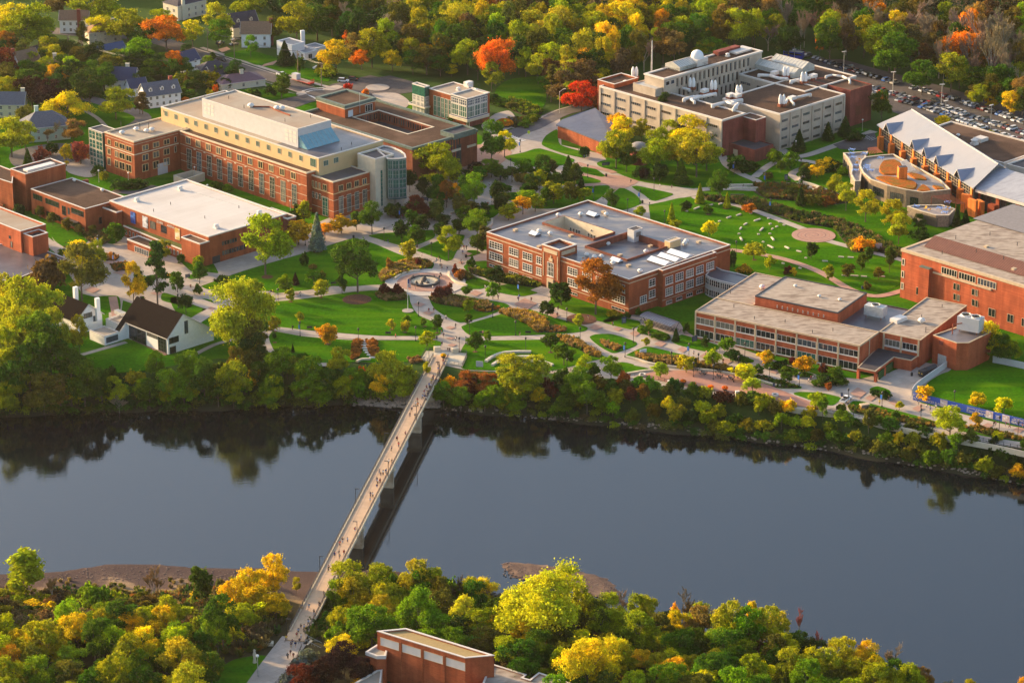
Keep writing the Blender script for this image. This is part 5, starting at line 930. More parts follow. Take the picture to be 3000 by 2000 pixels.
# =============== arena (white roof)
t=bldg('arena with broad white flat roof, brick walls and hanging posters above the low entrance',(611,776)); t.name='arena'; Z=11
q=rect((611,693),(328,585),(838,626),Z); block(t,q,Z,0,B_OR,M_RWH,M_TRIM,.5,.6,tz=.35)
L0,F_,R_,B_=q; 
cb=rect((604,706),(536,690),None,9.6,b=4.5); cb=[p-BD*3 for p in cb]; block(t,cb,9.3,0,B_OR,M_RBR,M_TRIM,.3,.25,tz=.4)
lb=rect((350,619),(304,602),None,8.8,b=7); block(t,[p+BD*-1.5 for p in lb],8.8,0,B_OR,M_RBR,M_TRIM,.3,.25,tz=.4)
rb=rect((842,640),None,(863,631),10.2,a=14); block(t,rb,10.2,0,B_RD,M_RBR,M_TRIM,.3,.25,tz=.5)
en=rect((440,725),(371,700),(474,715),4.2); block(t,en,4.2,0,B_OR,M_RBR,M_TRIM,.3,.25,tz=.5)
ent=[en[1]+AD*.8,en[1],en[2],en[2]+AD*.8]
win(t,en[0],en[1],(en[1]-en[0]).length*.62,.3,(en[1]-en[0]).length*.6,2.3,cols=8,rows=1,fr=.12,name='entrance_doors')
lg=MB(); pA=P(362,662,4.0); pB=P(540,735,4.0); pA.z=pB.z=0; dd=(pB-pA).normalized(); nn=Vector((-dd.y,dd.x,0)); lg.prism([pA,pB,pB+nn*6,pA+nn*6],0,3.9); lg.build('lobby_wall',B_OR,t)
b=MB(); b.prism([pA-nn*.2,pB-nn*.2,pB+nn*.2,pA+nn*.2],3.9,4.3); b.build('lobby_fascia',M_TRIM,t); b=MB(); b.prism([pA+nn*.3,pB+nn*.3,pB+nn*5,pA+nn*5],3.92,4.1); b.build('planted_roof',mat('roof_moss',(.08,.10,.02),.95,.3,1.5),t)
wrow(t,pA,pB,16,.5,.5,1.0,.9,2.0,cols=1,rows=1,fr=.08)
def poster(x0,x1,y,cols_,nm='poster'):
    a=P(x0,y,7); sA=(a-L0).dot((F_-L0).normalized()); w=(x1-x0)/5.6; d=(F_-L0).normalized(); nrm=Vector((d.y,-d.x,0)); c=L0+d*sA+nrm*.1
    rz=math.atan2(d.y,d.x); b=MB(); b.add([(0,-.08,0),(w,-.08,0),(w,-.08,4.4),(0,-.08,4.4),(0,.08,0),(w,.08,0),(w,.08,4.4),(0,.08,4.4)],[(0,1,2,3),(1,5,6,2),(3,2,6,7),(4,0,3,7)])
    m=mat('poster_%d'%x0,cols_[0],.6,.3,.9,col2=cols_[1],scale2=.7); o=link(nm,b.mesh(nm,m),t,(c.x-t.location.x,c.y-t.location.y,5.4),rz); return o
poster(378,394,641,[(.02,.05,.25),(.05,.20,.60)]); poster(409,426,655,[(.55,.55,.60),(.05,.05,.06)]); poster(504,520,690,[(.50,.35,.10),(.75,.70,.65)])
wpx(t,L0,F_,7,[(440,456),(472,488)],6.0,2.9,cols=1,rows=7,fr=.1,fm=M_DKM,name='louvre',pane='louvre_back')
def text(T_,s,p,rz,size,m,ext=.03,name='lettering',tilt=R(90)):
    c=bpy.data.curves.new(name,'FONT'); c.body=s; c.size=size; c.extrude=ext; c.align_x='CENTER'; c.resolution_u=2
    o=bpy.data.objects.new(name,c); COL.objects.link(o); dg=bpy.context.evaluated_depsgraph_get(); me=bpy.data.meshes.new_from_object(o.evaluated_get(dg)); bpy.data.objects.remove(o)
    me.name=name; me.materials.clear(); me.materials.append(m); l=T_.location if T_ else Vector((0,0,0))
    ob=link(name,me,T_,(p[0]-l.x,p[1]-l.y,p[2]-l.z)); ob.rotation_euler=(tilt,0,rz); return ob
dz=math.atan2((F_-L0).y,(F_-L0).x); fn=Vector(((F_-L0).normalized().y,-(F_-L0).normalized().x,0))
for s_,x,y in (('ZORN',448,662),('ARENA',480,674)):
    a=P(x,y,9.0); k=(a-L0).dot((F_-L0).normalized()); c=L0+(F_-L0).normalized()*k+fn*.15; text(t,s_,(c.x,c.y,9.15),dz,1.35,M_TRIM)
wrow(t,F_,R_,10,6,20,2.2,.9,1.7,cols=1,rows=1,fr=.08,fm=M_DKM); wrow(t,F_,R_,6,6,24,6.0,.9,1.5,cols=1,rows=1,fr=.08,fm=M_DKM)
pier(t,F_,R_,3.2,3.6,0,2.8,.06,M_DKM,'service_door')
for x,y in ((500,600),(600,640),(700,610),(450,620)): vent(t,x,y,Z-.5,'pipe',.8)
b=MB(); p=P(560,560,Z-.48); q_=P(690,600,Z-.48); b.bar(p,q_,.12,4); b.build('roof_conduit',M_GALV,t)
for a,b_ in ((402,590),(528,557),(760,628),(634,668)): vent(t,a,b_,Z-.5,'fan',1.1)
# =============== small brick tower building
t=bldg('red brick building with square windowless tower and brown roof left of the white-roofed arena',(249,688)); t.name='tower_building'
q=rect((74,510),(30,494),(197,481),15); block(t,q,15,0,B_OR,M_RGR,M_TRIM,.5,.35); gsk=P(115,492,14.5); b=MB(); b.box((gsk.x,gsk.y,14.4),(3,13,.9),R(-46)); b.build('skylight',M_DUCT,t)
q2=rect((249,612),(93,552),(352,571),10); block(t,q2,10,0,B_OR,M_RBR,M_TRIM,.4,.35)
z0=P(0,524,12); lf=[P(a,b_,12.2) for a,b_ in ((-60,505),(36,536),(40,500),(0,485),(-60,480))]; lf=[Vector((p.x,p.y,0)) for p in lf]; block(t,lf,12.2,0,B_OR,M_RBR,M_TRIM,.4,.35)
L0,F_,R_,B_=q2; XX=lambda c:c/3.92
wpx(t,L0,F_,7,[(XX(382),XX(486)),(XX(524),XX(676)),(XX(820),XX(960))],6.4,2.2,cols=4,rows=1,fr=.1,fm=M_DKM); wpx(t,L0,F_,3,[(XX(535),XX(690)),(XX(812),XX(925))],1.2,2.2,cols=4,rows=1,fr=.1,fm=M_DKM)
wpx(t,L0,F_,6,[(XX(714),XX(757))],4.4,3.6,cols=2,rows=2,fr=.1,fm=M_DKM); wpx(t,L0,F_,6,[(XX(780),XX(800))],5.4,2.6,cols=1,rows=1,fr=.1,fm=M_DKM)
wpx(t,L0,F_,1,[(XX(400),XX(430)),(XX(945),XX(970))],.1,2.3,cols=1,rows=1,fr=.1,fm=M_DKM); band(t,L0,F_,22,30,3.6,3.9,1.6,M_RGR,'door_canopy')
wpx(t,F_,R_,3,[(XX(1135),XX(1168))],2.5,2.6,cols=1,rows=1,fr=.1,fm=M_DKM)
ch=P(249,520,10); b=MB(); b.box((ch.x,ch.y,0),(2.4,1.4,9),R(44)); b.build('chimney',B_MR,t); vent(t,218,531,9.6,'mushroom'); vent(t,300,560,9.6,'mushroom')
# =============== orange-lit left hall
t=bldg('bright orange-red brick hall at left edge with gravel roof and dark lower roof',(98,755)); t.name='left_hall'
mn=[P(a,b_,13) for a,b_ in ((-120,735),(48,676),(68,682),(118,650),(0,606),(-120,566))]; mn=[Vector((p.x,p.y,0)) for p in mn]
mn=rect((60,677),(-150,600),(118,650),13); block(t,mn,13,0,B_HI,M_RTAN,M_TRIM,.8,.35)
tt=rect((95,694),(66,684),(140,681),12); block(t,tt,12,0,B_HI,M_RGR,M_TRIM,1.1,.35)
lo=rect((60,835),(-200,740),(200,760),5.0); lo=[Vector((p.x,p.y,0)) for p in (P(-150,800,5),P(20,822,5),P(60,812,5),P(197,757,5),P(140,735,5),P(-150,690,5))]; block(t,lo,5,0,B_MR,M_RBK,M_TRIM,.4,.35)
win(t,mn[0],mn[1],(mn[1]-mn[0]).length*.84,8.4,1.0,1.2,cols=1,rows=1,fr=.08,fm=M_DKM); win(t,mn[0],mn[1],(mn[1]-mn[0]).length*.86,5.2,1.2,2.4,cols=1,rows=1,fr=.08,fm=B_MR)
# =============== long cream-topped hall
t=bldg('very long brick academic hall with cream upper storey, white rooftop box and glass drum end',(700,560)); t.name='long_hall'
C=lambda cx,cy:(250+.7446*cx,250+.7446*cy)
Zb=16.4
wg=rect((391.5,415),(306,386),(525,382),Zb); bkp=P(470,313,Zb); bkp.z=0
block(t,[wg[0],wg[1],wg[2]+BD*8,wg[0]+BD*((wg[2]-wg[1]).length+8)],Zb,0,B_OR,M_RTAN,M_CRL,.6,.4,tz=.5)
mb=rect((898,506),(525,383),(921,499),Zb); crm=rect((933.5,463.7),(469.6,313),(1127,412),21.6)
mainb=[mb[0],mb[1],mb[2],mb[0]+BD*(mb[2]-mb[1]).length]; 
mainb[2]=mb[1]+BD*max(6,(crm[1]-mb[1]).dot(BD)+2); mainb[3]=mb[0]+BD*max(6,(crm[1]-mb[1]).dot(BD)+2)
block(t,mainb,Zb,0,B_OR,M_RBR,M_CRL,.6,.4,tz=.5)
L0,F_=mb[0],mb[1]
block(t,crm,21.6,0,M_CRM,M_RTAN,M_TRIM,.6,.4,tz=.3)
dk=MB(); c_=inset(crm,.5); ln=(c_[1]-c_[2]).length; e=c_[1]+(c_[0]-c_[1]).normalized()*26; e2=c_[2]+(c_[3]-c_[2]).normalized()*26; dk.sheet([(*p.xy,21.03) for p in (e,c_[1],c_[2],e2)]); dk.build('dark_roof_area',M_RBK,t)
wpx(t,crm[0],crm[1],18,[C(x,0)[0:1]*2 and (C(x-6,0)[0],C(x+7,0)[0]) for x in (318,357,397,435,475,514,555,596,637,678,720,763,805,848)],18.2,2.3,cols=3,rows=1,fr=.12,fm=M_CRL,gm=M_GLG); wpx(t,crm[0],crm[1],18,[(C(885,0)[0],C(908,0)[0])],17.4,3.4,cols=3,rows=1,fr=.12,fm=M_CRL,gm=M_GLG)
wpx(t,crm[1],crm[2],18,[(C(937,0)[0],C(956,0)[0]),(C(977,0)[0],C(996,0)[0])],17.8,2.2,cols=3,rows=1,fr=.12,fm=M_CRL,gm=M_GLG)
pw=rect((872,378),(589,289),(978,354),28.6); block(t,pw,28.6,21,M_WH,M_RTAN,M_TRIM,.4,.4,tz=.3)
for a,b_ in ((0,14),(85,100)):
    Lp=(pw[1]-pw[0]).length
    for k in range(3): 
        s0,s1=Lp*a/100+1,Lp*b_/100-.6
        for j in range(3): band(t,pw[0],pw[1],s0+(s1-s0)*j/3,s0+(s1-s0)*(j+.85)/3,22.6+k*1.7,23.7+k*1.7,.06,M_TRIM,'louvre_panel')
a,b_=pw[1]+BD*.5,pw[2]; nn=Vector((BD.y,-BD.x,0)); sg=MB(); sg.add([(*(a).xy,25.6),(*b_.xy,25.6),(*(b_+nn*5.0).xy,21.2),(*(a+nn*5.0).xy,21.2),(*a.xy,21.1),(*b_.xy,21.1)],[(3,2,1,0),(3,0,4),(2,5,1)]); sg.build('sloping_skylight',M_TEAL,t)
for k in range(9):
    s_=k/8; b0=a+(b_-a)*s_; b=MB(); b.bar((*b0.xy,25.65),(*(b0+nn*5).xy,21.25),.07,4); b.build('glazing_bar',M_GALV,t)
for x,y in ((735,315),(812,322),(826,323)): vent(t,x,y,28.2,'mushroom',1.6)
for x,y in ((670,290),(715,317),(835,357),(910,345)): vent(t,x,y,28.2,'pipe')
b=MB()
for k,(a,c) in enumerate((((735,312),(790,313)),((790,313),(815,325)),((815,325),(850,338)))): b.bar(P(*a,28.5),P(*c,28.5),.3,5)
b.build('roof_conduit',M_RUST,t)
for x,y in ((1030,424),(1000,440),(600,285),(480,330)): vent(t,x,y,21,'pipe',.8)
for x,y in ((400,383),(358,393),(430,388),(445,384)): vent(t,x,y,Zb-.6,'mushroom',1.4)
for x,y in ((355,375),(436,378),(410,380)): vent(t,x,y,Zb-.6,'pipe',2)
# windows: long facade bays
xs=[405,444,484,524,565,606,648,689,731,774,818]
for i,x in enumerate(xs): 
    wpx(t,L0,F_,12,[(C(x-9,0)[0],C(x+10,0)[0])],11.9,3.0,cols=2,rows=1,fr=.28,fm=M_CRM); wpx(t,L0,F_,6,[(C(x-5,0)[0],C(x+14,0)[0])],1.6,8.4,cols=3,rows=5,fr=.12,fm=M_CRL)
    k=(x-394)/1.0; a_=P(C(x+26,0)[0],0,0)
    pa=[(C(x+22,0)[0],C(x+29,0)[0])]
    wpx(t,L0,F_,9,pa,10.4,.35,cols=1,rows=1,fr=.15,fm=M_CRL,gm=M_CRL,name='pier_cap',pane='cap_face')
for z_ in (10.9,7.0,4.2): band(t,L0,F_,0,None,z_,z_+.16,.05,M_CRL,'string_course')
band(t,L0,F_,0,None,14.9,15.05,.05,M_CRL,'string_course')
W0,W1,W2=wg[0],wg[1],wg[2]
for z_,hh in ((11.6,2.3),(7.4,2.7),(3.0,3.2)):
    wpx(t,W0,W1,z_,[(C(88,0)[0],C(101,0)[0]),(C(117,0)[0],C(131,0)[0]),(C(135,0)[0],C(157,0)[0]),(C(161,0)[0],C(183,0)[0])],z_,hh,cols=2,rows=1,fr=.2,fm=M_CRM)
    wpx(t,W1,W2,z_,[(C(224,0)[0],C(249,0)[0]),(C(266,0)[0],C(291,0)[0]),(C(308,0)[0],C(332,0)[0])],z_,hh,cols=2,rows=1,fr=.25,fm=M_CRM); 
    if z_>5: wpx(t,W1,W2,z_,[(C(350,0)[0],C(359,0)[0])],z_,hh,cols=1,rows=1,fr=.12,fm=M_CRL)
for p0,p1 in ((W0,W1),(W1,W2)): band(t,p0,p1,0,None,10.7,11.1,.1,M_CRL,'string_course'); band(t,p0,p1,0,None,14.9,15.05,.05,M_CRL,'string_course')
pier(t,W1,W2,(W2-W1).length*.62,5,0,4.6,.08,M_WH,'loading_door')
gt=rect((306,388),(269,373),(330,372),15.4); gt=[p-BD*1 for p in gt]; block(t,gt,15.4,0,M_GLG,M_RGR,M_TRIM,.3,.3,wn='glass_wall')
for p0,p1,n in ((gt[0],gt[1],2),):
    for k in range(4): wrow(t,p0,p1,n,0.1,.1,.4+k*3.7,(p1-p0).length/n-.2,3.5,cols=2,rows=2,fr=.2,fm=M_CRL,gm=M_GLG)
# front right block
fb=rect((976,533),(903.8,513),(1082,502),15.0); block(t,fb,15.0,0,B_OR,M_RBK,M_CRL,.6,.4,tz=.4)
D=lambda cx:600+cx*.2551
wpx(t,fb[0],fb[1],11,[(D(1232),D(1255)),(D(1270),D(1293)),(D(1308),D(1331)),(D(1357),D(1402))],10.4,2.5,cols=2,rows=1,fr=.18,fm=M_CRM); wpx(t,fb[0],fb[1],6,[(D(1236),D(1258)),(D(1275),D(1297)),(D(1313),D(1336))],6.0,2.5,cols=1,rows=1,fr=.12,fm=M_CRL); wpx(t,fb[0],fb[1],6,[(D(1350),D(1416))],.3,7.6,cols=2,rows=4,fr=.14,fm=M_CRL,gm=M_GLG)
wpx(t,fb[1],fb[2],11,[(D(1536),D(1590)),(D(1628),D(1680)),(D(1718),D(1770)),(D(1808),D(1860))],10.4,2.5,cols=2,rows=1,fr=.2,fm=M_CRM); wpx(t,fb[1],fb[2],5,[(D(1540),D(1592)),(D(1632),D(1680)),(D(1722),D(1770)),(D(1812),D(1862))],1.4,7.0,cols=3,rows=4,fr=.13,fm=M_CRL)
band(t,fb[0],fb[1],1,None,9.9,10.2,.1,M_CRM,'string_course'); band(t,fb[1],fb[2],0,None,9.9,10.2,.1,M_CRM,'string_course')
for p0,p1 in ((fb[0],fb[1]),(fb[1],fb[2])): band(t,p0,p1,0,None,7.4,7.55,.05,M_CRL,'string_course'); band(t,p0,p1,0,None,3.0,3.15,.05,M_CRL,'string_course')
# stair tower and drum
st=rect((1099,466),(1041.5,451),(1143,447),20.6); block(t,st,20.6,0,M_CRL,M_RGR,M_TRIM,.7,.4,wn='stair_tower',tz=.3); win(t,st[1],st[2],(st[2]-st[1]).length*.32,1,1.2,14.5,cols=1,rows=9,fr=.1,fm=M_CRL,gm=M_GLG)
dr=[P(a,b_,20) for a,b_ in ((1136,466),(1150,466.5),(1168,466),(1190,463),(1187,452),(1176,443),(1158,435),(1140,430),(1124,427),(1100,436))]; dr=[Vector((p.x,p.y,0)) for p in dr]
block(t,dr,20.2,3.8,M_GLG,M_RBK,M_TRIM,.5,.4,wn='glass_drum',tz=.4)
for i in range(3):
    for k in range(4): wrow(t,dr[i],dr[i+1],1,.02,.02,4.4+k*3.8,(dr[i+1]-dr[i]).length-.1,3.6,cols=2,rows=2,fr=.1,fm=M_GALV,gm=M_GLG)
    for k in range(4): band(t,dr[i],dr[i+1],0,None,4.0+k*3.8,4.9+k*3.8,.12,mat('teal_spandrel',(.03,.08,.09),.3,.1),'spandrel')
for a,b_ in ((1160,588),(1183,605)): p=P(a,b_,0); b=MB(); b.cyl((p.x,p.y,0),.35,4,10); b.build('drum_column',M_CRL,t)
yd=[P(a,b_,3) for a,b_ in ((508,515),(540,528),(600,508),(565,500))]; yd=[Vector((p.x,p.y,0)) for p in yd]; block(t,yd,3.2,0,M_CRL,M_DKM,M_CRL,2.4,.5,wn='yard_wall',rn='yard_floor')
# =============== brown-roofed hall behind
t=bldg('deep red brick hall with broad brown gravel roof, green copper edge and sunken courts',(1208,530)); t.name='brown_roofed_hall'; Z=14
q=rect((1208,434),(880,330),(1404,382),Z); F0=q[1]
hA=(lambda Lp,Fp,Rp:hole(Lp,Fp,Rp)); 
def loc(px,py,z=Z-.6): p=P(px,py,z); p.z=0; d=p-F0; return d.dot(AD),d.dot(BD)
hc=[hole((1048,345),(1240,405),(1282,392)),hole((1186,354),(1215,364),(1262,349)),]
hc=[hole((1040,343),(1195,392),(1265,372))]
block(t,q,Z,0,B_RD,M_RBR,M_COP,.7,.5,holes=hc,tz=.9,over=.3)
for h in hc:
    r=hrect(h); b=MB(); b.add([(p.x,p.y,9) for p in r]+[(p.x,p.y,Z-.7) for p in r],[((i+1)%4,i,i+4,(i+1)%4+4) for i in range(4)]); b.build('court_wall',B_RD,t); b=MB(); b.sheet([(p.x,p.y,9) for p in r]); b.build('court_floor',M_RGR,t)
    wrow(t,r[3],r[2],22,.5,.5,10.2,.5,2.4,cols=1,rows=1,fr=.05,fm=M_DKM); wrow(t,r[0],r[3],10,.5,.5,10.2,.5,2.4,cols=1,rows=1,fr=.05,fm=M_DKM)
    b=MB(); o_=inset(r,-.8); b.add([(p.x,p.y,Z-.55) for p in o_]+[(p.x,p.y,Z-.55) for p in r]+[(p.x,p.y,Z-.75) for p in r],[(i+k*4,(i+1)%4+k*4,(i+1)%4+(k+1)*4,i+(k+1)*4) for k in range(2) for i in range(4)]); b.build('court_rim',M_CRL,t)
hb=rect((1010,310),(929,284),(1098,286),18.5); block(t,hb,18.5,9,B_OR,M_RBR,M_COP,.5,.6,tz=1.1,over=.35); band(t,hb[0],hb[1],0,None,16.9,17.25,.2,M_CRL,'string_course'); band(t,hb[1],hb[2],0,None,16.9,17.25,.2,M_CRL,'string_course')
win(t,hb[1],hb[2],3,13.0,2.6,3.0,cols=3,rows=1,fr=.15,gm=M_SKY); win(t,hb[1],hb[2],(hb[2]-hb[1]).length-3.5,13.4,4,3.0,cols=3,rows=1,fr=.15,gm=M_GLASS)
wrow(t,q[1],q[2],9,13,9,8.6,.5,4.2,cols=1,rows=1,fr=.08,fm=M_DKM); wrow(t,q[1],q[2],9,13,9,2.6,.5,4.6,cols=1,rows=1,fr=.08,fm=M_DKM)
for k in range(3): pier(t,q[1],q[2],15+k*8.5,4.8,7.6,8.5,.35,M_CRL,'precast_sill')
block(t,rect((1330,395),(1290,383),(1395,377),Z+1.2),Z+1.2,Z-1,M_COP,M_RGR,M_COP,.6,.5)
pier(t,q[1],q[2],(q[2]-q[1]).length*.72,2.2,0,10,.05,M_DKM,'tall_recess')
fp=P(1054,300,18.5); b=MB(); b.bar((fp.x,fp.y,14),(fp.x,fp.y,22.5),.1); b.build('flag_mast',M_GALV,t)
text(t,'SCHOOL OF NURSING',(*(q[1]+(q[2]-q[1])*.86+Vector((BD.y,-BD.x,0))*.1).xy,8),math.atan2(BD.y,BD.x),.8,M_CRL) if False else None
def v0(*pts,z): return [Vector((p.x,p.y,0)) for p in (P(a,b,z) for a,b in pts)]
# =============== glass-cornered building
t=bldg('brick and white-framed building with two glass corner rooms and grey roof',(1330,365)); t.name='glass_corner_building'; Z=12.5
S=lambda cx,cy:(1200+cx*.2551,cy*.2551)
m_=v0(S(40,950),S(230,1010),S(520,1095),S(660,1140),S(990,1100),S(960,1050),S(340,860),z=Z)
main=rect(S(640,1130),S(215,1010),None,Z,b=14); main=[main[0],main[1],main[2],main[3]]
block(t,main,Z-.3,0,B_OR,M_RTAN,M_TRIM,.5,.4,tz=.3)
g1=rect(S(660,1135),S(525,1065),S(990,1098),Z+.6); g1=[p*1 for p in g1]; block(t,g1,Z+.6,4,M_GLB,M_RTAN,M_TRIM,.5,.4,wn='glass_wall',tz=.4)
g2=rect(S(172,1000),S(28,958),S(245,990),Z+.6); block(t,g2,Z+.6,0,M_GLG,M_RGR,M_TRIM,.5,.4,wn='glass_wall',tz=.4)
for p0,p1,n,z_ in ((g1[0],g1[1],2,4.6),(g1[1],g1[2],3,4.6),(g2[0],g2[1],3,1),(g2[1],g2[2],1,1)):
    wrow(t,p0,p1,n,.2,.2,z_,((p1-p0).length-.4)/n,5.0,cols=4,rows=2,fr=.3,fm=M_TRIM,gm=M_GLG); wrow(t,p0,p1,n,.2,.2,z_+5.1,((p1-p0).length-.4)/n,2.6,cols=4,rows=2,fr=.3,fm=M_TRIM,gm=M_GLB)
block(t,inset(g1,-.5),4.2,3.0,M_CRL,M_CRL,M_TRIM,.3,.3,wn='balcony'); block(t,inset(g1,1.5),3,0,B_MR,M_CRL,None,.1,.1)
block(t,inset(g2,-1.2),4.6,3.9,M_CRL,M_RGR,M_TRIM,.2,.3,wn='canopy')
wrow(t,main[0],main[1],5,2.5,8,1.2,1.9,8.6,cols=2,rows=4,fr=.14,gm=M_GLG)
wrow(t,main[0],main[1],1,26,1,.6,1.9,3.2,cols=2,rows=2,fr=.14)
vent(t,*S(680,1000),Z-.8,'fan',1.6); boxp(t,*S(675,990),Z-.8,3.4,2.4,2.0,M_TRIM,'air_handler'); vent(t,*S(560,1040),Z-.8,'fan'); vent(t,*S(795,1000),Z-.8,'pipe'); vent(t,*S(765,1045),Z-.8,'mushroom')
# =============== science hall
t=bldg('sprawling pale concrete science hall with brown roofs, white duct work and an observatory dome',(2116,460)); t.name='science_hall'; Z=15.6
S=lambda cx,cy:(1800+cx*.2551,cy*.2551); M_PC=mat('precast_concrete',(.46,.38,.30),.85,.10,.5,.2,col2=(.38,.31,.245),scale2=.25)
fw=rect((2116,352),(1748,254),(2232,322),Z); F0=fw[1]
dA=(fw[0]-fw[1]).length; tall=rect(S(570,905),S(345,845),S(1690,583),22.5)
dep=max(14,(tall[1]-fw[1]).dot(BD)+1); 
fw=[fw[0],fw[1],fw[1]+BD*dep,fw[0]+BD*dep]; block(t,fw,Z,0,M_PC,M_RBR,M_TRIM,.35,.5,tz=.6,over=.1)
l1=v0((1755,252),(1753,213),(1820,203),(1860,215),(1815,262),z=Z+.4)
block(t,rect((1800,247),(1755,232),(1850,222),Z+1.6),Z+1.6,0,B_OR,M_RBR,M_TRIM,.9,.4)
block(t,tall,22.5,0,M_PC,M_RBR,M_TRIM,.35,.5,tz=.6,over=.3)
# slot windows, staggered panels
p0,p1=tall[1],tall[2]; L_=(p1-p0).length
nW=17
for r_ in range(3):
    for i in range(nW): 
        s_=8+(L_-14)*(i+(.5 if r_%2 else 0))/nW; win(t,p0,p1,s_,17.6-r_*4.6,.75,3.4,cols=1,rows=1,fr=.06,fm=M_DKM)
        pier(t,p0,p1,s_+(L_-14)/nW*.5,(L_-14)/nW-1.4,17.3-r_*4.6,21.3-r_*4.6,.22,M_PC,'precast_panel') if r_<3 and s_+4<L_ else None
for i in range(2): win(t,p0,p1,2.2+i*3,19.2,2.2,1.8,cols=1,rows=1,fr=.1,fm=M_TRIM)
wl=rect((1920,262),(1858,243),(1960,238),Z+3); block(t,wl,Z+3,Z-.4,M_PC,M_GALV,M_PC,.3,.3,wn='screen_wall')
# observatory dome and railings
dp=P(2042,188,22.2); b=MB(); b.box((dp.x,dp.y,22.2),(6.5,6.5,2.8),R(44)); b.build('dome_base',M_TRIM,t)
b=MB(); b.lathe((dp.x,dp.y,25),[(2.7,0)]+[(2.7*math.cos(a*R(90)/8),.6+2.7*math.sin(a*R(90)/8)) for a in range(9)],24); b.build('observatory_dome',mat('dome_white',(.80,.78,.76),.4,.02,1),t,True)
ghp=lambda F,L,Rt,z,hh,nm: (lambda q:ghouse(q,z,hh,nm))(rect(F,L,Rt,z))
M_GHG=mat('greenhouse_glass',(.46,.45,.40),.2,.12,.8,.6)
def ghouse(q,z,hh,nm='greenhouse'):
    l,f,r,b=q; 
    if (f-l).length>(r-f).length: m1,m2,l,f,r,b=(l+b)/2,(f+r)/2,l,f,r,b
    else: m1,m2=(l+f)/2,(r+b)/2
    g=MB(); zz=z+hh*.5; vs=[(*p.xy,z) for p in (l,f,r,b)]+[(*p.xy,zz) for p in (l,f,r,b)]+[(*m1.xy,z+hh),(*m2.xy,z+hh)]
    fs=[(0,1,5,4),(1,2,6,5),(2,3,7,6),(3,0,4,7)]
    if (f-l).length>(r-f).length: fs+=[(4,5,9,8),(6,7,8,9),(5,6,9),(7,4,8)]
    else: fs+=[(5,6,9,8),(7,4,8,9),(4,5,8),(6,7,9)]
    g.add(vs,fs); o=g.build(nm,M_GHG,t)
    long_=(f-l) if (f-l).length>(r-f).length else (r-f); st=l if (f-l).length>(r-f).length else f; ot=(b-l) if (f-l).length>(r-f).length else (l-f)
    n=10; b_=MB()
    for i in range(n+1):
        a=st+long_*i/n; c=a+ot; mm=(a+c)/2
        b_.bar((*a.xy,zz+.05),(*mm.xy,z+hh+.05),.09,4); b_.bar((*c.xy,zz+.05),(*mm.xy,z+hh+.05),.09,4)
    for k in (0,1): b_.bar((*(m1+(m2-m1)*0).xy,z+hh+.08),(*m2.xy,z+hh+.08),.1,4)
    b_.build('greenhouse_bars',M_TRIM,t)
ghp(S(750,820),S(600,770),S(930,740),22.2,3.2,'greenhouse')
b=MB()
for e0,e1 in (((540,790),(830,690)),((540,790),(700,830)),((700,830),(1240,700)),((1020,660),(1370,570))):
    a,c=P(*S(*e0),22.2),P(*S(*e1),22.2)
    for z_ in (22.8,23.4): b.bar((*a.xy,z_),(*c.xy,z_),.07,4)
    n=8
    for i in range(n+1): p=a+(c-a)*i/n; b.bar((*p.xy,22.2),(*p.xy,23.4),.06,4)
b.build('roof_railing',M_DKM,t)
boxp(t,*S(1290,600),22.2,14,3,1.6,B_MR,'rooftop_box'); boxp(t,*S(1440,590),22.2,10,5,.7,M_TRIM,'roof_platform'); vent(t,*S(1300,650),22.2,'fan')
b=MB(); sp=P(*S(427,880),15); b.bar((sp.x,sp.y,15),(sp.x,sp.y,30.5),.4,8,.25); b.build('tall_mast',M_GALV,t)
# right wing with greenhouse
rw=rect((2358,268),(2162,218),(2432,246),Z); rwd=30
rw=[rw[0],rw[1],rw[1]+BD*33,rw[0]+BD*33]; block(t,rw,Z+.07,0,M_PC,M_RBR,M_TRIM,.35,.5,tz=.6,over=.1)
ghp(S(2060,905),S(1565,775),S(2150,870),Z,3.8,'greenhouse'); ghp(S(2160,845),S(1820,740),S(2280,800),Z+.3,4.2,'greenhouse')
block(t,rect(S(1690,715),S(1610,700),S(1860,660),Z+2),Z+2,Z,B_OR,M_RBR,M_TRIM,.3,.3); 
ew=rect((2284.7,334),(2200,312),(2474,275),Z); 
ew=[ew[1]+AD*31,ew[1],ew[2],ew[2]+AD*31]; block(t,ew,Z,0,M_PC,M_RBR,M_TRIM,.35,.5,tz=.6,over=.1)
ewL=[ew[1]+AD*14,ew[1],ew[1],]; 
bt=rect(S(1890,1312),S(1735,1280),None,Z-.8,b=.6); block(t,[bt[0]-BD*.25,bt[1]-BD*.25+AD*.8,bt[1]+AD*.8+BD*2,bt[0]+BD*2],Z-.9,0,B_MR,M_RBR,None,.2,.2)
bt=rect((2215,352),(2161,341),(2240,342),Z-1.2); block(t,bt,Z-1.2,0,B_MR,M_RBR,M_TRIM,.4,.3); 
fp_=[fw[1]+BD*.3-AD*.25,fw[1]+BD*dep-AD*.25,fw[1]+BD*dep+AD*1,fw[1]+BD*.3+AD*1]; block(t,fp_,Z-.8,0,B_MR,M_RBR,None,.2,.2)
er=rect((2552,262),(2470,268),(2552,248),Z); er2=v0((2474,276),(2492,284),(2556,249),(2470,222),(2440,240),z=Z-.3)
br=rect((2492,266),(2462,259),(2553,246),Z); br=[br[0]+AD*18,br[1],br[2],br[2]+AD*18]; block(t,br,Z,0,B_MR,M_RBR,None,.4,.4); pier(t,br[1],br[2],(br[2]-br[1]).length*.4,3.6,4,8,.05,B_DK,'blanked_window')
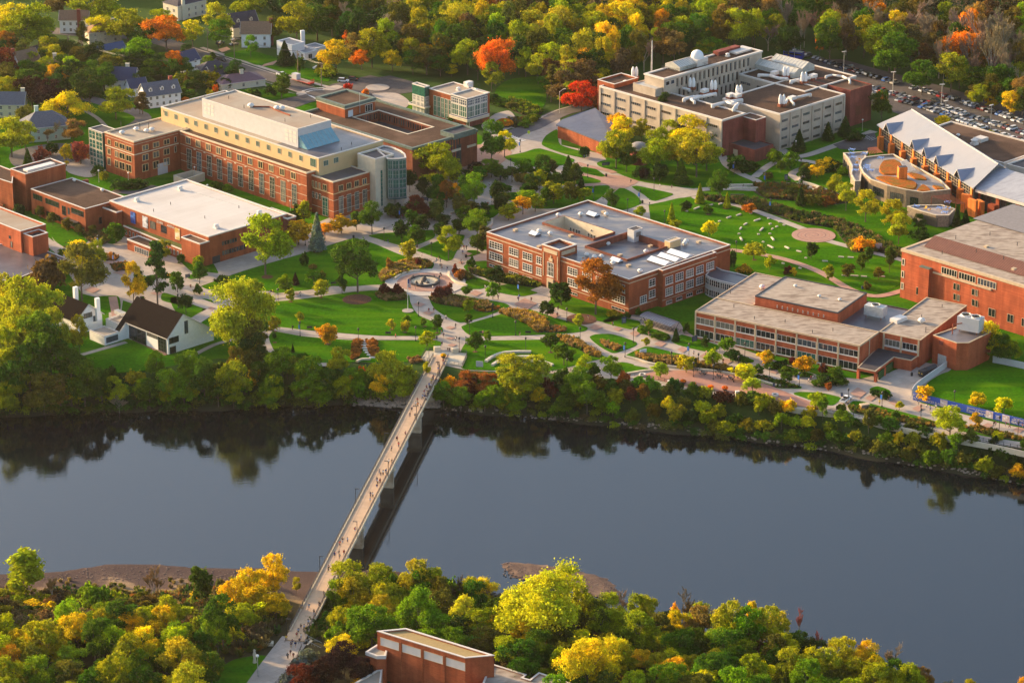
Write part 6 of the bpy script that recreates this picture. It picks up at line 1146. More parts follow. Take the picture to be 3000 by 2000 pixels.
# window bands on precast facades
def sciface(p0,p1,nb,zs,L0=0,two=False):
    L_=(p1-p0).length
    for i in range(nb+1): pier(t,p0,p1,min(max(L_*i/nb,.5),L_-.5),1.0,0,Z-.7,.35,M_PC,'column')
    for i in range(nb):
        for z_ in zs: win(t,p0,p1,L_*(i+.42)/nb,z_,L_/nb*.62,1.25,cols=5,rows=1,fr=.1,fm=M_PC)
sciface(fw[0],fw[1],8,(11.6,7.7,3.6)); sciface(ew[1],ew[2],6,(11.6,7.9,4.3,.8)); sciface(rw[0],rw[1],4,(11.6,7.7,3.6))
pv=rect((2211,440),(2123,418),(2271,424),5.2); block(t,pv,5.2,0,B_MR,M_RGR,None,.3,.4); pier(t,pv[1],pv[2],8,1.6,1.2,4,.05,B_DK,'blanked_window'); pier(t,pv[0],pv[1],5,2.4,0,3.2,.05,M_TAN,'door')
pier(t,pv[1],pv[2],11.5,1.6,2,4,.05,B_DK,'blanked_window')
# stacks and ducts
def stack(cx,cy,n=2):
    for k in range(n):
        p=P(*S(cx+k*40,cy),Z-.3); b=MB(); b.box((p.x,p.y,Z-.3),(1.6,1.6,1.2),R(44)); b.build('stack_base',M_RUST,t)
        b=MB(); b.lathe((p.x,p.y,Z+.8),[(.62,0),(.72,1.2),(.72,2.4),(.45,3.6),(.1,4.2)],12); b.build('exhaust_stack',mat('stack_white',(.82,.80,.78),.5,.02,1),t,True)
for a in [(868,1030),(1117,1060),(1410,1115),(1903,1225),(2155,965),(1950,900),(213,905)]: stack(*a)
def duct(pts,r=.55,nm='duct'):
    w=[P(*S(a,b_),Z+.6) for a,b_ in pts]; b=MB()
    for a,c in zip(w,w[1:]): b.bar(a,c,r,8)
    for a in w: b.lathe((a.x,a.y,a.z),[(.02,-r),(r*.8,-r*.7),(r*1.05,0),(r*.8,r*.7),(.02,r)],8)
    e=w[-1]; b.bar(e,(e.x,e.y,Z-.4),r,8); e=w[0]; b.bar(e,(e.x,e.y,Z-.4),r,8); b.build(nm,M_DUCT,t,True)
duct([(460,1030),(520,1010),(640,1010),(720,1000),(860,1030)]); duct([(520,1055),(600,1030),(700,1010)]); duct([(620,990),(700,975),(830,980)])
duct([(800,1145),(900,1115),(1020,1110),(1160,1080)],.75); duct([(920,1170),(880,1145),(960,1120)],.6); duct([(1130,1215),(1260,1180),(1460,1150)],.75); duct([(1370,1255),(1400,1210),(1280,1180)],.7); duct([(1400,1230),(1420,1190),(1320,1170)],.6)
duct([(1660,865),(1780,870),(1900,905),(1980,905)],.7); duct([(2030,940),(2150,910),(2300,890)],.8); duct([(2250,1085),(2100,1120),(1990,1140),(1960,1190)],.6); duct([(2060,1190),(2020,1150)],.5); duct([(2430,880),(2500,865),(2620,880),(2700,915),(2705,940)],.5)
for a in [(740,1015),(1035,1085),(1330,1135),(2040,1170),(1840,880),(2280,915),(1410,1140)]:
    p=P(*S(*a),Z-.3); b=MB(); b.box((p.x,p.y,Z-.3),(3.2,2.2,1.0),R(44)); b.build('duct_plinth',M_RUST,t); b=MB(); b.box((p.x,p.y,Z+.7),(3.2,2.2,1.3),R(44)); b.build('fan_housing',M_DUCT,t)
for a in [(125,965),(290,1055),(325,985)]: vent(t,*S(*a),Z-.3,'fan',1.1)
sb=P(*S(150,1000),Z)
ml=MB()
for a,c in (((45,1025),(240,965)),((140,1045),(290,1055))): pass
# =============== slate-roofed low hall
t=bldg('low curved-front brick hall with sweeping blue-grey slate roof beside the science hall grove',(1748,443)); t.name='slate_roofed_hall'
w=v0((1634,364),(1660,371),(1760,411),(1800,424),(1810,380),(1742,333),(1700,342),(1650,354),z=6)
b=MB(); b.prism(w,0,5.6); b.build('wall',B_OR,t); zz=[5.8,5.8,5.8,5.8,6.6,8.2,7.6,6.4]; o2=inset(w,-.6); b=MB(); n=8; b.add([(p.x,p.y,z_) for p,z_ in zip(o2,zz)]+[(p.x,p.y,z_-.5) for p,z_ in zip(o2,zz)],[tuple(range(8))]+[(i+8,(i+1)%8+8,(i+1)%8,i) for i in range(8)]); b.build('roof',mat('slate',(.085,.095,.14),.5,.15,.5,.4,col2=(.12,.125,.16),scale2=.1),t)
t=bldg('small round brick drum with shallow metal dome among the grove trees',(1871,482)); t.name='domed_drum'
p=P(1871,478,0); b=MB(); b.cyl((p.x,p.y,0),3.6,6.2,28); b.build('drum_wall',B_MR,t); b=MB(); b.cyl((p.x,p.y,6.2),3.9,.5,28); b.build('drum_cornice',M_CRL,t); b=MB(); b.lathe((p.x,p.y,6.7),[(3.6*math.cos(a*R(90)/8),2.1*math.sin(a*R(90)/8)) for a in range(9)],28); b.build('dome',mat('dome_metal',(.22,.19,.17),.35,.1,1,.6),t,True)
t.location.x=p.x
# =============== student centre with ridged metal roof
t=bldg('long student centre with pale ridged metal roof, pointed dormer gables and orange brick piers',(2700,520)); t.name='metal_roofed_centre'
S=lambda cx,cy:(2540+cx*.5134,280+cy*.5134)
ze=9.3; e0=P(*S(72,168),ze); e1=P(*S(612,522),ze); e0.z=e1.z=0; ed=(e1-e0).normalized(); en_=Vector((-ed.y,ed.x,0)); Le=(e1-e0).length
zr=16.0
def onr(px,py,z=zr): p=P(px,py,z); p.z=0; return (p-e0).dot(ed),(p-e0).dot(en_)
r0=onr(*S(225,82)); r1=onr(*S(780,388)); rd=(r0[1]+r1[1])/2
def W_(s,d,z): p=e0+ed*s+en_*d; return (p.x,p.y,z)
sR0,sR1=r0[0],r1[0]; zb_=ze+1.5
b=MB(); b.add([W_(-1,-.8,ze),W_(Le+1,-.8,ze),W_(sR1,rd,zr),W_(sR0,rd,zr),W_(-1,-.8,ze-.5),W_(Le+1,-.8,ze-.5)],[(0,1,2,3),(4,5,1,0)]); 
b.add([W_(sR0,rd,zr),W_(sR1,rd,zr),W_(sR1+2,rd+7,zr-4),W_(sR0,rd+5,zr-3)],[(0,1,2,3)]); b.add([W_(-1,-.8,ze),W_(sR0,rd,zr),W_(sR0,rd+5,zr-3),W_(-1,rd+4,ze)],[(0,1,2,3)]); b.build('metal_roof',M_METAL,t)
b=MB(); b.bar(W_(sR0,rd,zr+.05),W_(sR1,rd,zr+.05),.25,5); b.build('roof_ridge_cap',M_GALV,t)
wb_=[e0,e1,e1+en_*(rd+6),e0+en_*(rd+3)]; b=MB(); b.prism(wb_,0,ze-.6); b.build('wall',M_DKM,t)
# cross gables
gm_=mat('blue_metal_roof',(.22,.25,.32),.4,.06,.4,.4)
for (ax,ay),(bx_,by_),wd_ in (((80,165),(225,150),6.5),((215,262),(340,252),4.6),((287,306),(410,297),4.8),((358,351),(485,340),5.0),((510,426),(662,408),6.8)):
    s_,d_=onr(*S(ax,ay),ze+3.4); s_=(s_); hg=3.6; zt=ze+hg; slope=(zr-ze)/(rd+.8); db=(hg)/slope
    g=MB(); A_,B_2,C_,D_=W_(s_-wd_/2,-1.5,ze-.2),W_(s_+wd_/2,-1.5,ze-.2),W_(s_,-1.7,zt),W_(s_,db,zt+.02)
    E1,E2=W_(s_-wd_/2,0.0,ze+.05),W_(s_+wd_/2,0.0,ze+.05)
    g.add([A_,C_,D_,E1],[(0,1,2,3)]); g.add([C_,B_2,E2,D_],[(0,1,2,3)]); g.build('gable_roof',gm_,t)
    g=MB(); g.add([W_(s_-wd_/2+.3,-.9,ze-.3),W_(s_+wd_/2-.3,-.9,ze-.3),W_(s_,-.9,zt-.3)],[(0,1,2)]); g.build('gable_glazing',M_GLASS,t)
    g=MB(); g.bar(A_,C_,.16,4); g.bar(B_2,C_,.16,4); g.build('gable_verge',M_TRIM,t)
# facade bays between piers
pc=[onr(*S(x,y),0)[0] for x,y in ((70,315),(135,340),(205,375),(275,420),(345,465),(417,512),(500,565))]
nP=9; 
for i in range(nP):
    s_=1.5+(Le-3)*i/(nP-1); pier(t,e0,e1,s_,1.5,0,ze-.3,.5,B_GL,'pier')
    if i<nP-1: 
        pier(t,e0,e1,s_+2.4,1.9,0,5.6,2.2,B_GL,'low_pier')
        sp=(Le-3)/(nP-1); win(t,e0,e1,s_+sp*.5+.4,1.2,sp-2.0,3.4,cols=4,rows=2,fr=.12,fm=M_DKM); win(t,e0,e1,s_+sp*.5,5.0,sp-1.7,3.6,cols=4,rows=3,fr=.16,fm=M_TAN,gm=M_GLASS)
# second roof going right
q=[(605,522),(755,402),(1100,455),(1100,670)]
z2=8.6; a_=P(*S(598,520),z2); c_=P(*S(1000,648),z2); dd=(P(*S(896,607),z2)-a_); dd.z=0; dd.normalize(); nn=Vector((-dd.y,dd.x,0)); a_.z=0
k=[P(*S(755,402),14.6),P(*S(1000,445),14.6)]; de=(k[0]-a_).dot(nn); so=(k[0]-a_).dot(dd)
def W2(s,d,z): p=a_+dd*s+nn*d; return (p.x,p.y,z)
b=MB(); b.add([W2(0,-.6,z2),W2(75,-.6,z2),W2(75,de,14.2),W2(so,de,14.2),W2(0,-.6,z2-.9),W2(75,-.6,z2-.9)],[(0,1,2,3),(4,5,1,0)]); b.build('metal_roof',mat('ribbed_metal_roof',(.33,.34,.38),.35,.08,.4,.5,col2=(.26,.27,.31),scale2=.9,wave=(-40,.05,1.2)),t)
fsc=MB(); fsc.prism([Vector(W2(0,-.9,0)),Vector(W2(75,-.9,0)),Vector(W2(75,-.6,0)),Vector(W2(0,-.6,0))],z2-1.3,z2-.3,True); fsc.build('eaves_fascia',M_TRIM,t)
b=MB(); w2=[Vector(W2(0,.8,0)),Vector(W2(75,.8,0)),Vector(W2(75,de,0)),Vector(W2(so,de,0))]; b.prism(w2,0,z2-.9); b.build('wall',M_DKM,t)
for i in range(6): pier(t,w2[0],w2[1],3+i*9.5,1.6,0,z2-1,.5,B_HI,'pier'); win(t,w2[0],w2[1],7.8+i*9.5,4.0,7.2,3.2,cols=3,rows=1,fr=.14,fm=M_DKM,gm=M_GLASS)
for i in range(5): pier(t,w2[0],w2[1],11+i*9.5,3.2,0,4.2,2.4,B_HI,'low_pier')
cb=P(*S(615,690),0); tq=[P(*S(x,y),0) for x,y in ((548,668),(575,690),(625,700),(670,690))]
for i,(x,y) in enumerate(((565,668),(600,690),(645,690))): p=P(*S(x,y),0); b=MB(); b.box((p.x,p.y,0),(4.2,1.2,7.4-.5*i),R(-30-20*i)); b.build('curved_screen_wall',B_GL,t)
# rear flat roofs
rf=v0(*[S(*k) for k in ((400,165),(800,320),(1000,400),(1000,300),(890,270),(560,190))],z=7.5)
rf=rect(S(780,385),S(405,170),None,7.5,b=30); block(t,rf,7.5,0,M_TRIM,M_RBR,M_TRIM,.5,.5)
vent(t,*S(612,280),7,'fan',1.6); boxp(t,*S(648,258),7,5,4,1.4,M_TRIM,'air_handler'); vent(t,*S(520,232),7,'mushroom')
rf2=rect(S(1010,440),S(770,380),None,8.5,b=22); block(t,[p+ed*3 for p in rf2],8.5,0,M_TRIM,M_RGR,M_TRIM,.5,.5)
# terrace wing (curved stone)
S=lambda cx,cy:(2400+cx*.2551,400+cy*.2551)
tz_=7.2; ow=[S(855,200),S(700,212),S(530,232),S(480,270),S(462,330),S(500,410),S(590,490),S(780,560),S(1000,610),S(1190,640),S(1510,606),S(1400,500),S(1150,360)]
ow=v0(*ow,z=tz_); M_ST2=mat('sandy_stone',(.27,.195,.13),.9,.18,1.2,.1); block(t,ow,tz_,0,M_ST2,mat('roof_pavers',(.30,.26,.24),.85,.12,1),M_CRL,.7,.5,wn='curved_wall',rn='terrace_floor')
for i,(s_,w_) in ((6,(.5,6.0)),(7,(.5,5.5)),(5,(.5,3))):
    win(t,ow[i],ow[i+1],(ow[i+1]-ow[i]).length*s_,1.6,min(w_,(ow[i+1]-ow[i]).length*.85),3.4,cols=6,rows=2,fr=.12,fm=M_DKM)
win(t,ow[8],ow[9],(ow[9]-ow[8]).length*.5,1.4,(ow[9]-ow[8]).length*.5,3.2,cols=5,rows=2,fr=.12,fm=M_DKM)
lw_=v0(S(560,170),S(275,188),S(330,250),S(372,330),S(362,430),S(410,512),S(475,510),S(500,300),z=6.2); block(t,lw_,6.2,0,M_STONE,mat('deck_pavers',(.34,.29,.27),.85,.12,1),M_CRL,.8,.5,wn='stone_wall',rn='terrace_floor')
wrow(t,lw_[1],lw_[2],2,1,1,1,1.6,3.0,cols=2,rows=2,fr=.1,fm=M_DKM); win(t,lw_[2],lw_[3],2.5,1,1.6,3.0,cols=2,rows=2,fr=.1,fm=M_DKM)
ter=v0(S(1010,800),S(1180,860),S(1340,905),S(1490,905),S(1565,830),S(1400,780),S(1270,785),S(1100,785),z=4.6); block(t,ter,4.6,0,M_STONE,mat('deck_pavers',(.34,.29,.27)),M_CRL,.6,.5,wn='stone_wall',rn='terrace_floor'); pier(t,ter[1],ter[2],4,7,0,3.6,.1,M_DKM,'service_opening')
pg=P(*S(1480,720),4.6)
def gpatch(pts,z,c,nm):
    w=v0(*[S(*k) for k in pts],z=z); w=smooth([*w],4); b=MB(); n=len(w); cen=sum(w,Vector((0,0,0)))/n
    b.add([(p.x,p.y,z-.2) for p in w]+[(p.x*.93+cen.x*.07,p.y*.93+cen.y*.07,z+.35) for p in w],[(i,(i+1)%n,(i+1)%n+n,i+n) for i in range(n)]+[tuple(range(n,2*n))])
    return b.build(nm,c,t)
M_SED=mat('sedum_orange',(.34,.10,.015),.95,.35,1.6,.1,col2=(.19,.12,.02),scale2=.35,bump=.8)
def ccw(l): return l
for pts in [[(690,400),(740,440),(900,440),(910,400),(950,330),(930,300),(860,265),(740,280),(695,340)],[(640,470),(760,530),(900,580),(1090,610),(1130,550),(1080,515),(900,475),(740,455)],[(1120,620),(1190,635),(1280,625),(1240,580),(1190,555)],[(1010,430),(1120,495),(1240,500),(1180,450),(1060,420)],[(1300,565),(1350,610),(1440,605),(1400,580)]]:
    w=[P(*S(*k),0) for k in pts]; ar=sum(a.x*c.y-c.x*a.y for a,c in zip(w,w[1:]+w[:1])); gpatch(pts if ar>0 else pts[::-1],tz_-.55,M_SED,'sedum_bed')
cp_=P(*S(950,485),tz_-.7); b=MB(); b.box((cp_.x,cp_.y,0),(3.4,2.6,tz_+4.2),R(10)); b.build('chimney_tower',B_GL,t); b=MB(); b.box((cp_.x,cp_.y,tz_+4),(3.2,1.9,.3),R(10)); b.build('chimney_top',M_DKM,t)
gl=v0(S(930,330),S(1010,410),S(1110,395),S(1000,310),z=tz_); b=MB()
for i in range(8): a=gl[0]+(gl[3]-gl[0])*i/7; c=gl[1]+(gl[2]-gl[1])*i/7; b.bar((*a.xy,tz_+1.6),(*c.xy,tz_+.2),.14,4)
b.build('glass_canopy',M_GALV,t)
b=MB(); pq=v0(S(560,140),S(580,210),S(730,195),S(650,130),z=6.3)
for i in range(9): a=pq[0]+(pq[3]-pq[0])*i/8; c=pq[1]+(pq[2]-pq[1])*i/8; b.bar((*a.xy,6.6),(*c.xy,6.6),.13,4)
for p in pq: b.bar((*p.xy,0),(*p.xy,6.6),.12,4)
b.build('pergola',M_RUST,t)
b=MB(); pq=v0(S(1290,690),S(1570,775),S(1670,765),S(1510,665),z=8)
for i in range(10): a=pq[0]+(pq[1]-pq[0])*i/9; c=pq[3]+(pq[2]-pq[3])*i/9; b.bar((*a.xy,8),(*c.xy,8),.13,4)
for p in pq[:3]: b.bar((*p.xy,4),(*p.xy,8),.15,4)
b.build('pergola',M_RUST,t)
TERR=[(S(375,210),6.2),(S(388,252),6.2),(S(420,345),6.2),(S(415,400),6.2),(S(375,165),6.2),(S(518,212),6.2),(S(550,350),7.2),(S(590,400),7.2),(S(705,260),7.2),(S(545,375),7.2),(S(1380,835),4.6),(S(1470,835),4.6),(S(1475,765),4.6),(S(1115,815),4.6),(S(1440,885),4.6)]
TERRY=[(S(432,310),6.2),(S(468,272),6.2),(S(1215,835),4.6),(S(1260,850),4.6),(S(1480,845),4.6)]
# =============== big right-hand hall
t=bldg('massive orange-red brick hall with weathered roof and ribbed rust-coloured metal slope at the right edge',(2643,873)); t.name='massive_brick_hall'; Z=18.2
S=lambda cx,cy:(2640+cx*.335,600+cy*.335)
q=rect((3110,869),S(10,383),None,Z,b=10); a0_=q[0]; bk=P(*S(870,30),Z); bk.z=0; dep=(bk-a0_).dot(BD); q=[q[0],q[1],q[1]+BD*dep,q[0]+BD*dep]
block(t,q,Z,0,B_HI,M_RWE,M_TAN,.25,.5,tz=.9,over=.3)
pl0=P(*S(295,268),Z+2.6); pl0.z=0; pl1=P(*S(1075,490),Z+2.6); pl1.z=0; sA=(pl0-q[0]).dot(-AD); sB=(pl0-q[0]).dot(BD); bt0=P(*S(200,365),Z); bt0.z=0; sA0=(bt0-q[0]).dot(-AD); sB0=(bt0-q[0]).dot(BD)
o_=q[0]; up=lambda a,b_,z:(*(o_-AD*a+BD*b_).xy,z)
LL=(q[1]-q[0]).length
b=MB(); b.add([up(sA0,sB0,Z),up(LL,sB0,Z),up(LL,sB,Z+2.6),up(sA,sB,Z+2.6),up(sA,dep-3,Z+2.6),up(sA0,dep-2,Z)],[(0,1,2,3),(0,3,4,5)]); b.build('ribbed_slope',M_RIB,t)
rb=MB(); n=70
for i in range(n):
    s_=sA0+(LL-sA0)*i/n; s2=sA+(LL-sA)*i/n; rb.bar(up(s_,sB0,Z+.05),up(s2,sB,Z+2.65),.09,4)
rb.build('slope_ribs',mat('rib_dark',(.34,.16,.10),.6,.1,.5),t)
b=MB(); b.sheet([up(sA,sB,Z+2.6),up(LL,sB,Z+2.6),up(LL,dep-3,Z+2.6),up(sA,dep-3,Z+2.6)]); b.build('upper_roof',M_RWE,t)
s1=(P(*S(625,122),Z+2.8)); s1.z=0; u=(s1-o_); b=MB(); us,ub=u.dot(-AD),u.dot(BD); b.add([up(us,ub,Z+2.9),up(LL,ub,Z+2.9),up(LL,dep,Z+2.9),up(us,dep,Z+2.9)],[(0,1,2,3)]); b.build('grey_roof',mat('grey_gravel_roof',(.22,.20,.20),.85,.12,.8),t)
for x,y in ((2800,700),(2860,740),(2900,690),(2940,760),(2980,720),(2760,745)): vent(t,x,y,Z+2.6,'pipe',1)
for x,y in ((2890,724),(2970,790)): vent(t,x,y,Z+2.6,'box',1)
L0,F_=q[0],q[1]
wpx(t,L0,F_,14,[(S(352,0)[0],S(488,0)[0]),(S(503,0)[0],S(650,0)[0]),(S(668,0)[0],S(830,0)[0])],13.6,2.6,cols=6,rows=1,fr=.2,fm=M_CRL); band(t,L0,F_,14.5,40,12.9,13.4,.5,M_TAN,'ledge'); 
for z_ in (9.6,5.6): wpx(t,L0,F_,z_,[(S(456,0)[0],S(480,0)[0]),(S(488,0)[0],S(510,0)[0]),(S(617,0)[0],S(643,0)[0]),(S(650,0)[0],S(670,0)[0])],z_-(.5 if z_>6 else .3),2.4,cols=1,rows=1,fr=.1,fm=M_TAN)
wpx(t,L0,F_,3,[(S(130,0)[0],S(155,0)[0])],3.0,2.8,cols=1,rows=1,fr=.1,fm=M_TAN)
for z_ in (12.2,7.6,3.2): win(t,L0,F_,.9,z_,1.3,2.6,cols=1,rows=1,fr=.3,fm=M_CRL)
pier(t,L0,F_,11.5,4.4,3,14.2,1.6,B_HI,'brick_bay'); bb=pier(t,L0,F_,11.5,4.6,14.2,14.5,1.7,M_COP,'bay_cap')
wpx(t,L0,F_,3,[(2895,2915),(2950,2968),(2992,3004)],3.4,3.0,cols=2,rows=1,fr=.12,fm=M_TAN)
# =============== white hall with black gabled roof
WHT=mat('white_brick',(.86,.83,.81),.8,.05,1.2); BLK=mat('black_shingle',(.016,.012,.011),.95,.3,2.5,0)
t=bldg('white hall with tall asymmetric black shingle gable roof and glazed corner above the riverbank',(541,1030)); t.name='black_roofed_white_hall'
ze=6.3; E=P(491,988,ze); E.z=0; U=-AD; Vv=BD   # U runs down-right towards the gable wall
ap=P(541.6,924,12.8); ap.z=0; bA=(ap-E).dot(Vv); 
rg_=P(631,968,3.8); rg_.z=0; bR=(rg_-E).dot(Vv); far=P(413,872,12.8); far.z=0; lenR=(ap-far).dot(U); 
def G_(u,v,z): p=E-U*u+Vv*v; return (p.x,p.y,z)
zR=3.8; zA=12.8; L1=(E-Vector((*P(371,941,ze).xy,0))).dot(U)
b=MB(); b.add([G_(0,0,0),G_(0,bR,0),G_(0,bR,zR),G_(0,bA,zA),G_(0,0,ze),G_(lenR,0,0),G_(lenR,bR,0),G_(lenR,bR,zR),G_(lenR,bA,zA),G_(lenR,0,ze)],[(0,1,2,3,4),(6,5,9,8,7),(1,6,7,2),(5,0,4,9)]); b.build('wall',WHT,t)
o=.5; hs=(zA-ze)/bA; b=MB(); ex=P(329.5,963,3.4); ex.z=0; exu=-(ex-E).dot(U); exv=(ex-E).dot(Vv)
b.add([G_(-o,-.6,ze-.6*hs+.25),G_(-o,bA,zA+.25),G_(lenR+o,bA,zA+.25),G_(lenR+o,exv if exv<0 else -.6,ze+min(exv,-.6)*hs+.25),G_(L1+.3,min(exv,-.6),ze+min(exv,-.6)*hs+.25),G_(L1+.3,-.6,ze-.6*hs+.25)],[(0,5,4,3,2,1)]); 
sl=(zA-zR)/(bR-bA); b.add([G_(-o,bA,zA+.25),G_(-o,bR+.5,zR-.5*sl+.25),G_(lenR+o,bR+.5,zR-.5*sl+.25),G_(lenR+o,bA,zA+.25)],[(0,1,2,3)]); b.build('roof',BLK,t)
b=MB(); 
for A_,B_2 in ((G_(-o,-.6,ze-.6*hs+.1),G_(-o,bA,zA+.1)),(G_(-o,bA,zA+.1),G_(-o,bR+.5,zR-.5*sl+.1)),(G_(-o,-.6,ze-.5*hs),G_(L1,-.6,ze-.5*hs))): b.bar(A_,B_2,.17,4)
b.build('roof_verge',M_TRIM,t)
b=MB(); b.add([G_(lenR+.2,exv,0),G_(L1,exv,0),G_(L1,exv,ze+exv*hs),G_(lenR+.2,exv,ze+exv*hs),G_(L1,0,0),G_(L1,0,ze)],[(0,1,2,3),(1,4,5,2)]); b.build('side_wall',WHT,t)
p0=Vector(G_(L1,0,0)); p1=Vector(G_(0,0,0)); Lw=(p1-p0).length; p0.z=p1.z=0
win(t,p0,p1,Lw*.25,.2,Lw*.42,4.9,cols=4,rows=3,fr=.15,fm=M_DKM); win(t,p0,p1,Lw*.86,.3,Lw*.20,5.2,cols=3,rows=4,fr=.12,fm=M_DKM,gm=M_GLASS); win(t,p0,p1,Lw*.62,4.0,Lw*.26,1.9,cols=3,rows=1,fr=.12,fm=M_DKM)
p0=Vector(G_(0,0,0)); p1=Vector(G_(0,bR,0)); win(t,p0,p1,2.6,3.6,4.2,2.2,cols=2,rows=1,fr=.15,fm=M_DKM); win(t,p0,p1,2.0,.1,2.6,2.4,cols=1,rows=1,fr=.1,fm=M_DKM); win(t,p0,p1,bA+1.4,5.6,1.5,4.6,cols=1,rows=2,fr=.1,fm=M_DKM)
b=MB(); f_=P(413,874,12.8); b.cyl((f_.x,f_.y,11.6),.35,2,8); b.build('flue',M_DKM,t)
area('patio',[(372,985),(395,1000),(470,1035),(485,1042),(495,1030),(430,998),(395,975)],.19,mat('patio_brick',(.20,.12,.09),.9,.1,1))
# =============== white chalet
t=bldg('white chalet with steep black roof, two white chimneys and flat-roofed link beside the riverbank trees',(270,1000)); t.name='white_chalet'
ze=5.2; g0=P(222,935,ze+.6); g0.z=0; ga=P(268,896,9.8); ga.z=0; g1_=P(316,922,ze+.2); g1_.z=0; bA=max(3,(ga-g0).dot(BD)); bR=(g1_-g0).dot(BD)
def H_(u,v,z): p=g0+AD*u+BD*v; return (p.x,p.y,z)
Lh=19
b=MB(); b.add([H_(0,0,0),H_(0,bR,0),H_(0,bR,ze),H_(0,bA,9.8),H_(0,0,ze),H_(Lh,0,0),H_(Lh,bR,0),H_(Lh,bR,ze),H_(Lh,bA,9.8),H_(Lh,0,ze)],[(0,1,2,3,4),(6,5,9,8,7),(1,6,7,2),(5,0,4,9)]); b.build('wall',WHT,t)
b=MB(); s1_=(9.8-ze)/bA; s2_=(9.8-ze)/(bR-bA); b.add([H_(-.5,-.6,ze-.6*s1_+.2),H_(Lh,-.6,ze-.6*s1_+.2),H_(Lh,bA,10.0),H_(-.5,bA,10.0)],[(0,3,2,1)]); b.add([H_(-.5,bA,10),H_(Lh,bA,10),H_(Lh,bR+.6,ze-.6*s2_+.2),H_(-.5,bR+.6,ze-.6*s2_+.2)],[(0,3,2,1)]); b.build('roof',BLK,t)
b=MB(); b.bar(H_(-.5,-.6,ze-.6*s1_),H_(-.5,bA,9.9),.18,4); b.bar(H_(-.5,bA,9.9),H_(-.5,bR+.6,ze-.6*s2_),.18,4); b.build('roof_verge',M_TRIM,t)
lw2=[P(a,b_,0) for a,b_ in ((180,1000),(222,1012),(240,1000),(205,960))]
for px_,py_,zz in ((222,872,9),(286,905,8)): p=P(px_,py_,zz); b=MB(); b.box((p.x,p.y,4),(1.5,1.1,zz+2.6-4+1.4),R(44)); b.build('chimney',WHT,t)
p0=Vector(H_(0,0,0)); p1=Vector(H_(0,bR,0)); win(t,p0,p1,bA*.95,5.0,3.6,1.8,cols=3,rows=1,fr=.1,fm=M_DKM); win(t,p0,p1,bR*.72,3.0,1.3,2.0,cols=1,rows=1,fr=.1,fm=M_DKM)
fl=v0((305,1007),(345,995),(375,972),(330,945),(300,962),(262,970),(300,1000),z=3.4); fl=rect((306,985),(258,968),(350,972),3.4); block(t,fl,3.4,0,WHT,M_RTAN,M_TRIM,.3,.3); win(t,fl[1],fl[2],(fl[2]-fl[1]).length*.5,.7,(fl[2]-fl[1]).length*.8,2.0,cols=2,rows=1,fr=.1,fm=M_DKM)
fl2=rect((345,948),(308,934),(364,916),3.6); block(t,fl2,3.6,0,WHT,M_RTAN,M_TRIM,.5,.3); 
for k in range(3): boxp(t,345+k*7,918+k*3,3.3,1.8,1.8,1.2,M_GALV,'condenser')
# =============== near brick block
t=bldg('tall orange brick block with white panel band at the bottom edge',(1362,2100)); t.name='near_brick_block'; Z=14
g=T(1300,2050)
nb_=v0((1104.8,1847),(1362.5,1925.6),(1447.6,1918),(1190,1839),z=Z); block(t,nb_,Z,-1,B_OR,mat('ochre_roof',(.34,.24,.10),.85,.1,1.5),M_TRIM,.5,.45)
dk_=MB(); i2=inset(nb_,.5); dk_.add([(*i2[0].xy,Z-.46),(*i2[2].xy,Z-.46),(*i2[3].xy,Z-.46)],[(0,1,2)]) 
L0,F_=nb_[0],nb_[1]; L_=(F_-L0).length
for i in range(4): win(t,L0,F_,L_*(.035+.25*(i+.44)),Z-3.9,L_*.215,2.4,cols=1,rows=1,fr=.1,fm=M_TAN,gm=M_WH,name='panel_frame',pane='white_panel')
for k in (.27,.515,.765): pier(t,L0,F_,L_*k,.5,0,Z-1.2,.12,B_SC,'brick_rib')
lr=v0((1440,1945),(1537,1975),(1526,1984),(1554,1992),(1580,1971),(1700,2012),(1640,2100),(1380,2100),z=8); block(t,lr,8,-1,B_OR,M_RWE,M_TRIM,.4,.4)
ll=v0((1020,2010),(1060,2035),(1105,2070),(1120,1960),(1104,1962),z=5); block(t,ll,5,-1,M_CRL,M_RTAN,M_TRIM,.4,.4)
l2=v0((1071,1908),(1104,1920),(1130,1920),(1140,1880),(1104,1887),z=9); block(t,l2,9,-1,B_OR,M_RTAN,M_TRIM,.4,.4,tz=.9)
